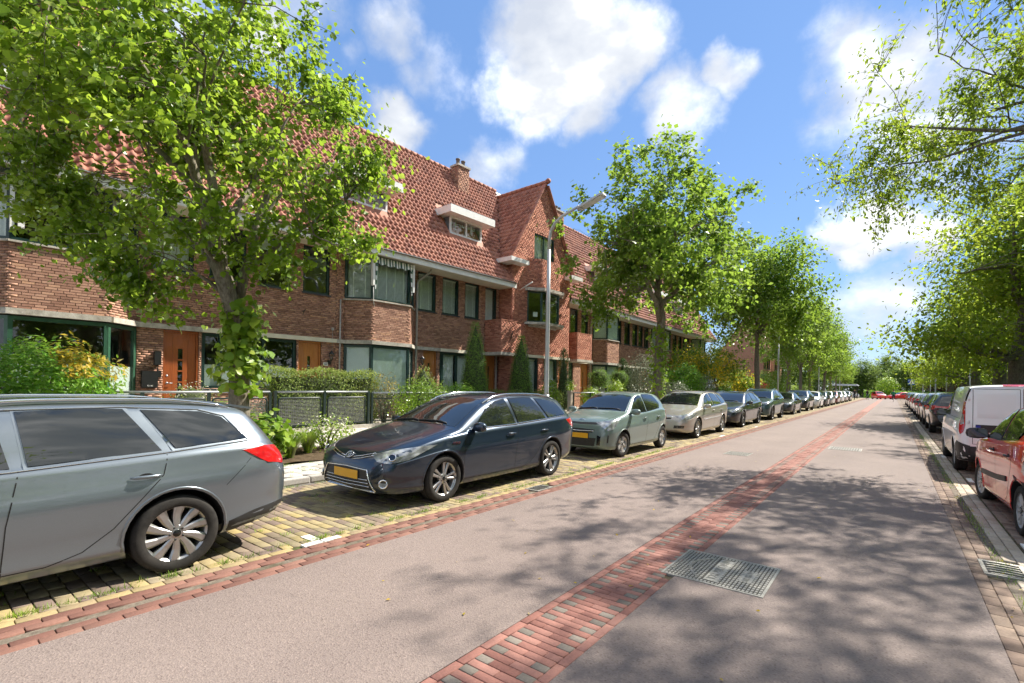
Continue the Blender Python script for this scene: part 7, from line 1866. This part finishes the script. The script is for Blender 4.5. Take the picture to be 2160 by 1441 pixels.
# grass and moss growing in the joints
def joint_grass():
    P_ = []
    for _ in range(380):
        k = rng.random()
        if k < .45: x, y = -4.65-rng.random()*.04, rng.uniform(.4, 13)
        elif k < .75: x, y = rng.uniform(-7.2, -4.7), rng.uniform(.4, 9)
        elif k < .88: x, y = -7.2-rng.random()*.02, rng.uniform(1.5, 9)
        else: x, y = rng.uniform(-8.3, -7.4), rng.uniform(3, 6)
        if -4.8 > x > -7.2: x = -4.63-round((-4.63-x)/.105)*.105; 
        for _ in range(int(rng.integers(8, 30))): P_.append((x+rng.normal(0, .018), y+rng.normal(0, .035), (.0 if x > -7.2 else fz(x) if x < -7.38 else .0)))
    for _ in range(120):
        y = rng.uniform(3.5, 24)
        for _ in range(int(rng.integers(6, 22))): P_.append((.84+rng.normal(0, .04), y+rng.normal(0, .08), -.006))
    P_ = np.array(P_); n = len(P_); a = rng.uniform(0, 6.28, n); h = rng.uniform(.012, .055, n); l = rng.uniform(.2, 1.0, n)*h; w = .0028
    c, s_ = np.cos(a), np.sin(a); V = np.stack([P_+np.stack([-s_*w, c*w, 0*a], 1), P_+np.stack([s_*w, -c*w, 0*a], 1), P_+np.stack([c*l, s_*l, h], 1)], 1)
    o = link('grass', npmesh('grass', V.reshape(-1, 3), np.arange(3*n).reshape(-1, 3), 'blade'), None, kind='stuff', label='tufts of grass and moss in the paving joints', category='grass')
joint_grass()
def litter():
    n = 260; P_ = np.zeros((n, 3)); k = rng.random(n)
    P_[:, 0] = np.where(k < .6, rng.normal(.84, .09, n), np.where(k < .85, rng.uniform(-4.4, .5, n), rng.normal(-7.05, .12, n))); P_[:, 1] = np.where(k < .6, rng.uniform(3.5, 22, n), np.where(k < .85, rng.uniform(2, 14, n), rng.uniform(3, 8, n))); P_[:, 2] = .008
    V, F = leaves(P_, np.array([[0, 0, 1.]])+rng.normal(0, .25, (n, 3)), .035, .5, False, 0)
    link('fallen_leaves', npmesh('fallen_leaves', V, F, 'leaf_gold'), None, kind='stuff', label='dry leaves and catkins lying in the gutters', category='leaves')
litter()
# ------------------------------------------------------------------ garden fences
plain('fence_green', (.018, .032, .029), .35, var=.2); plain('fence_wire', (.30, .31, .30), .35, .5, var=.2)
def mesh_panel(name, y0, y1, z0, z1, parent, rail=.022):
    """rounded tubular frame with a woven steel mesh of flat wires"""
    f = MB(); c = .07
    pts = [(0, y0, z0), (0, y0, z1-c), (0, y0+c*.3, z1-c*.3), (0, y0+c, z1), (0, y1-c, z1), (0, y1-c*.3, z1-c*.3), (0, y1, z1-c), (0, y1, z0), (0, y0, z0)]
    f.tube(pts, rail, 8); o = f.build(name, 'fence_green', parent)
    w = MB(); z = z0+.03
    while z < z1-.02: w.box((-.004, y0+.01, z), (.004, y1-.01, z+.012)); z += .036
    y = y0+.03
    while y < y1-.02: w.box((-.007, y, z0+.01), (-.0045, y+.005, z1-.01)); y += .05
    w.build('mesh_infill', 'fence_wire', o, kind='stuff')
def fence(label, x, ys, z0=.38, zt=1.30, mesh=True):
    t = thing('garden_fence', label, 'fence', (x, 0, 0))
    for y in ys:
        p = MB(); p.box((-.03, y-.03, z0-.1), (.03, y+.03, zt)); p.build('post', 'fence_green', t)
    r = MB(); r.tube([(0, ys[0], zt+.01), (0, ys[-1], zt+.01)], .026, 8); r.build('top_rail', 'zinc', t)
    for a, b in zip(ys, ys[1:]):
        if mesh: mesh_panel('mesh_panel', a+.07, b-.07, z0+.06, zt-.13, t)
        else:
            q = MB(); q.tube([(0, a, zt-.15), (0, b, zt-.15)], .014, 6); q.tube([(0, a, z0+.1), (0, b, z0+.1)], .014, 6); q.build('rail', 'fence_green', t)
    return t
edge_ = MB(); edge_.box((-12.06, -6, .1), (-11.9, 60, .40)); edge_.build('garden_edging', 'concrete', None, kind='structure')
fence('green mesh garden fence behind the lime tree', -11.98, [2.2, 3.2, 4.4, 5.72], zt=1.31)
g = thing('garden_gate', 'pair of green mesh gates with a bright steel top rail', 'gate', (-11.98, 0, 0))
for y in (5.84, 7.14, 8.5):
    p = MB(); p.box((-.035, y-.035, .3), (.035, y+.035, 1.34)); p.build('post', 'fence_green', g)
r = MB(); r.tube([(0, 5.84, 1.32), (0, 8.5, 1.32)], .026, 8); r.build('top_rail', 'zinc', g)
mesh_panel('gate_leaf', 5.93, 7.04, .46, 1.17, g); mesh_panel('gate_leaf', 7.24, 8.40, .46, 1.17, g)
fence('dark wire fence half buried in the light green shrub', -11.98, [8.62, 10.4, 12.2], zt=1.28, mesh=False)
fence('thin dark fence in front of the gabled house', -11.98, [19.8, 21.4, 23.0, 24.6], zt=1.25, mesh=False)
pst = MB(); pst.box((-.09, -.09, 0), (.09, .09, .95)); pst.box((-.11, -.11, .95), (.11, .11, 1.02)); t = thing('gate_post', 'short square stone gate post by the thin dark fence', 'post', (-11.98, 19.5, .33)); pst.build('shaft', 'paver_pale', t)
plant = bush('pot_plant', 'white flowered plant standing on the stone gate post', (-11.98, 19.5, 1.34), 'ball', (.5, .5, .5), 300, 'leaf_sprout', .06, cat='plant', stem=False)
# ------------------------------------------------------------------ street lamps, signs
plain('lamp_grey', (.45, .46, .46), .42, .5, var=.1, nscale=3)
plain('lamp_lens', (.62, .64, .62), .2)
LAMPG = 'street lamps'
def street_lamp(label, x, y, h, dx=1.0, arm=1.35, seg=10):
    t = thing('street_lamp', label, 'street lamp', (x, y, .13), 0, LAMPG)
    p = MB(); p.tube([(0, 0, 0), (0, 0, 1.2)], [.085, .085], seg); p.tube([(0, 0, 1.2), (0, 0, 1.28), (0, 0, h*.60), (0, 0, h-1.05)], [.085, .068, .062, .05], seg)
    p.tube([(0, 0, h-1.05), (0, 0, h-.75), (dx*.05, 0, h-.50), (dx*.20, 0, h-.28), (dx*.45, 0, h-.14), (dx*(arm-.35), 0, h+.04)], [.05, .048, .046, .044, .042, .04], seg); p.build('pole', 'lamp_grey', t)
    d = MB(); d.box((-.05, -.06, .5), (.09, .06, 1.0)); d.build('service_door', 'lamp_grey', t)
    M = Matrix.Translation((dx*(arm+.05), 0, h+.10)) @ Matrix.Rotation(-dx*.30, 4, 'Y')
    b = MB(); b.prism([Vector(q) for q in ((-.42, -.07, -.045), (-.36, -.14, -.05), (.36, -.15, -.05), (.42, -.10, -.045), (.42, .10, -.045), (.36, .15, -.05), (-.36, .14, -.05), (-.42, .07, -.045))], (0, 0, .055)); hd = b.build('lamp_head', 'lamp_grey', t, M=M)
    l = MB(); l.box((-.02, -.115, -.062), (.36, .115, -.05)); l.build('lens', 'lamp_lens', hd)
    k = MB(); k.tube([(-.46, 0, -.02), (-.30, 0, -.02)], .055, 10); k.build('collar', 'lamp_grey', hd)
street_lamp('tall grey street lamp between the dark estate and the gabled house', -8.2, 12.0, 6.55)
street_lamp('street lamp behind the black saloon, middle of the left side', -8.2, 48.6, 6.6, seg=8); street_lamp('far street lamp beside the dark people carrier row', -8.2, 78.6, 6.6, seg=8); street_lamp('farthest street lamp on the house side', -8.2, 112, 6.6, seg=8)
street_lamp('street lamp under the park trees, right side', 3.9, 74, 6.4, -1.0, seg=8); street_lamp('far street lamp near the crossing, right side', 4.2, 112, 6.4, -1.0, seg=8)
plain('sign_blue', (.012, .085, .42), .4, var=.05); plain('sign_back', (.42, .43, .44), .4, .4)
def crossing_sign(label, x, y, z, s=.62, rz=0.0):
    t = thing('crossing_sign', label, 'sign', (x, y, 0), rz)
    p = MB(); p.tube([(0, .03, 0), (0, .03, z+s*.5)], .03, 8); p.build('pole', 'sign_back', t)
    b = MB(); b.box((-s/2, -.012, z-s/2), (s/2, 0, z+s/2)); b.build('panel', 'sign_blue', t)
    w = MB(); w.add([(-s*.40, -.0145, z-s*.34), (s*.40, -.0145, z-s*.34), (0, -.0145, z+s*.40)], [(0, 1, 2)]); w.build('triangle', 'white_paint', t)
    k = MB(); q = s
    k.add([(-.05*q, -.017, z+.10*q), (.05*q, -.017, z+.10*q), (.05*q, -.017, z-.10*q), (.14*q, -.017, z-.30*q), (.06*q, -.017, z-.30*q), (0, -.017, z-.14*q), (-.08*q, -.017, z-.30*q), (-.16*q, -.017, z-.30*q), (-.05*q, -.017, z-.08*q)], [tuple(range(9))]); k.lathe([(0, 0), (.045*q, 0)], 12, 'Y', (.0, -.017, z+.17*q)); k.build('walking_figure', 'black_plastic', t)
crossing_sign('blue pedestrian crossing sign at the far junction, park side', 2.6, 112.5, 3.3, 1.0); crossing_sign('second blue crossing sign across the junction, house side', -10.5, 121, 3.2, .9)
for i, (x, y, h, lab) in enumerate(((4.2, 64, 3.2, 'slim grey post under the park trees, nearest of three'), (4.1, 88, 3.0, 'slim grey post under the park trees, middle one'), (5.0, 54, 3.4, 'slim grey post beside the park path'))):
    t = thing('sign_post', lab, 'post', (x, y, .09)); p = MB(); p.tube([(0, 0, 0), (0, 0, h)], .045, 8); p.build('pole', 'lamp_grey', t); b = MB(); b.lathe([(.05, 0), (.05, .06), (0, .09)], 8, 'Z', (0, 0, h)); b.build('cap', 'lamp_grey', t)
# a market parasol roof near the junction
t = thing('bus_shelter', 'grey flat roofed shelter at the end of the house side', 'shelter', (-7.8, 118, 0)); b = MB(); b.prism([(-2.4, -1.2, 2.5), (2.4, -1.2, 2.5), (2.0, -1.0, 2.85), (-2.0, -1.0, 2.85)], (0, 2.2, 0)); b.build('roof', 'sign_back', t)
for sx in (-2.1, 2.1):
    for sy in (-1.0, .8): p = MB(); p.box((sx-.05, sy-.05, 0), (sx+.05, sy+.05, 2.5)); p.build('post', 'black_metal', t)
# ------------------------------------------------------------------ people on bicycles
plain('skin', (.42, .25, .18), .6); plain('shirt_green', (.015, .20, .10), .85, var=.2); plain('cloth_dark', (.02, .022, .028), .9, var=.2); plain('cloth_blue', (.03, .045, .09), .9, var=.2); plain('hair_brown', (.06, .035, .02), .8)
def body_mesh(front=True):
    """seated cyclist, skin grown over a jointed skeleton; x forward, origin on the road"""
    J = [((0, 0, .98), .15), ((.06, 0, 1.20), .145), ((.12, 0, 1.42), .15), ((.15, 0, 1.54), .06), ((.18, 0, 1.66), .095), ((.20, 0, 1.74), .09),
         ((.12, .20, 1.43), .065), ((.30, .25, 1.22), .048), ((.50, .23, 1.10), .04), ((.56, .22, 1.09), .035), ((.12, -.20, 1.43), .065), ((.30, -.25, 1.22), .048), ((.50, -.23, 1.10), .04), ((.56, -.22, 1.09), .035),
         ((.02, .10, .92), .10), ((.38, .11, .72), .07), ((.22, .11, .38), .05), ((.34, .11, .34), .04), ((.02, -.10, .92), .10), ((.36, -.11, .90), .07), ((.20, -.11, .56), .05), ((.32, -.11, .52), .04)]
    E_ = [(0, 1), (1, 2), (2, 3), (3, 4), (4, 5), (2, 6), (6, 7), (7, 8), (8, 9), (2, 10), (10, 11), (11, 12), (12, 13), (0, 14), (14, 15), (15, 16), (16, 17), (0, 18), (18, 19), (19, 20), (20, 21)]
    me = bpy.data.meshes.new('person'); me.from_pydata([j[0] for j in J], E_, []); o = bpy.data.objects.new('person', me); COL.objects.link(o)
    o.modifiers.new('s', 'SKIN'); 
    for v, j in zip(me.skin_vertices[0].data, J): v.radius = (j[1], j[1])
    me.skin_vertices[0].data[0].use_root = True
    sb = o.modifiers.new('u', 'SUBSURF'); sb.levels = 1; sb.render_levels = 1
    dg = bpy.context.evaluated_depsgraph_get(); m = bpy.data.meshes.new_from_object(o.evaluated_get(dg)); bpy.data.objects.remove(o); return m
PM = body_mesh()
def cyclist(label, blabel, x, y, rz, shirt, group):
    m = PM.copy(); m.materials.clear()
    for k in (shirt, 'cloth_blue', 'skin'): m.materials.append(MATS[k])
    for p in m.polygons:
        c = p.center; p.material_index = 2 if (c.z > 1.50 or c.x > .40 and c.z > 1.0) else (0 if c.z > 1.0 and (c.x < .45) and not (c.z < 1.02) else 1); p.use_smooth = True
    o = link('person', m, None, (x, y, 0), rz, label=label, category='person', group=group)
    h = MB(); h.lathe([(0, .115), (.06, .10), (.098, .04), (.10, -.01), (.07, -.05)], 12, 'Z', (.175, 0, 1.70)); h.build('hair', 'hair_brown', o)
    t = thing('bicycle', blabel, 'bicycle', (x, y, 0), rz, 'bicycles being ridden')
    for wx in (-.42, .66):
        w = link('wheel', None, t, (wx, 0, .34)); q = MB(); q.lathe([(.325, -.018), (.345, 0), (.325, .018), (.315, 0)], 22, 'Y', closed=True); q.build('tyre', 'tyre', w)
        q = MB()
        for i in range(8): a = math.pi*i/4; q.tube([(0, 0, 0), (.32*math.cos(a), 0, .32*math.sin(a))], .004, 4)
        q.build('spokes', 'chrome', w, kind='stuff')
    f = MB()
    for a, b in (((-.42, 0, .34), (.0, 0, .30)), ((-.42, 0, .34), (-.12, 0, .80)), ((.0, 0, .30), (-.16, 0, .92)), ((.0, 0, .30), (.50, 0, .72)), ((-.12, 0, .80), (.50, 0, .76)), ((.48, 0, .95), (.66, 0, .34))): f.tube([a, b], .018, 6)
    f.build('frame', 'black_metal', t)
    q = MB(); q.tube([(.52, .27, 1.05), (.50, .1, 1.06), (.48, 0, 1.0), (.50, -.1, 1.06), (.52, -.27, 1.05)], .014, 6); q.build('handlebar', 'black_metal', t); q = MB(); q.box((-.28, -.08, .90), (-.02, .08, .95)); q.build('saddle', 'black_plastic', t)
    q = MB(); q.lathe([(0, -.006), (.09, -.006), (.09, .006), (0, .006)], 14, 'Y', (0, -.05, .30)); q.build('chainring', 'black_metal', t)
PG = 'cyclists on the road'
cyclist('person in a green shirt cycling away along the road', 'bicycle ridden by the person in green', .05, 90, math.pi/2, 'shirt_green', PG)
cyclist('person in dark clothes cycling towards the viewer, nearer the parked cars', 'bicycle ridden beside the last parked cars', -5.2, 100, -math.pi/2, 'cloth_dark', PG)
cyclist('person in dark clothes cycling towards the viewer, right of the other rider', 'bicycle ridden right of the dark pair', -3.6, 104, -math.pi/2+.3, 'cloth_dark', PG)
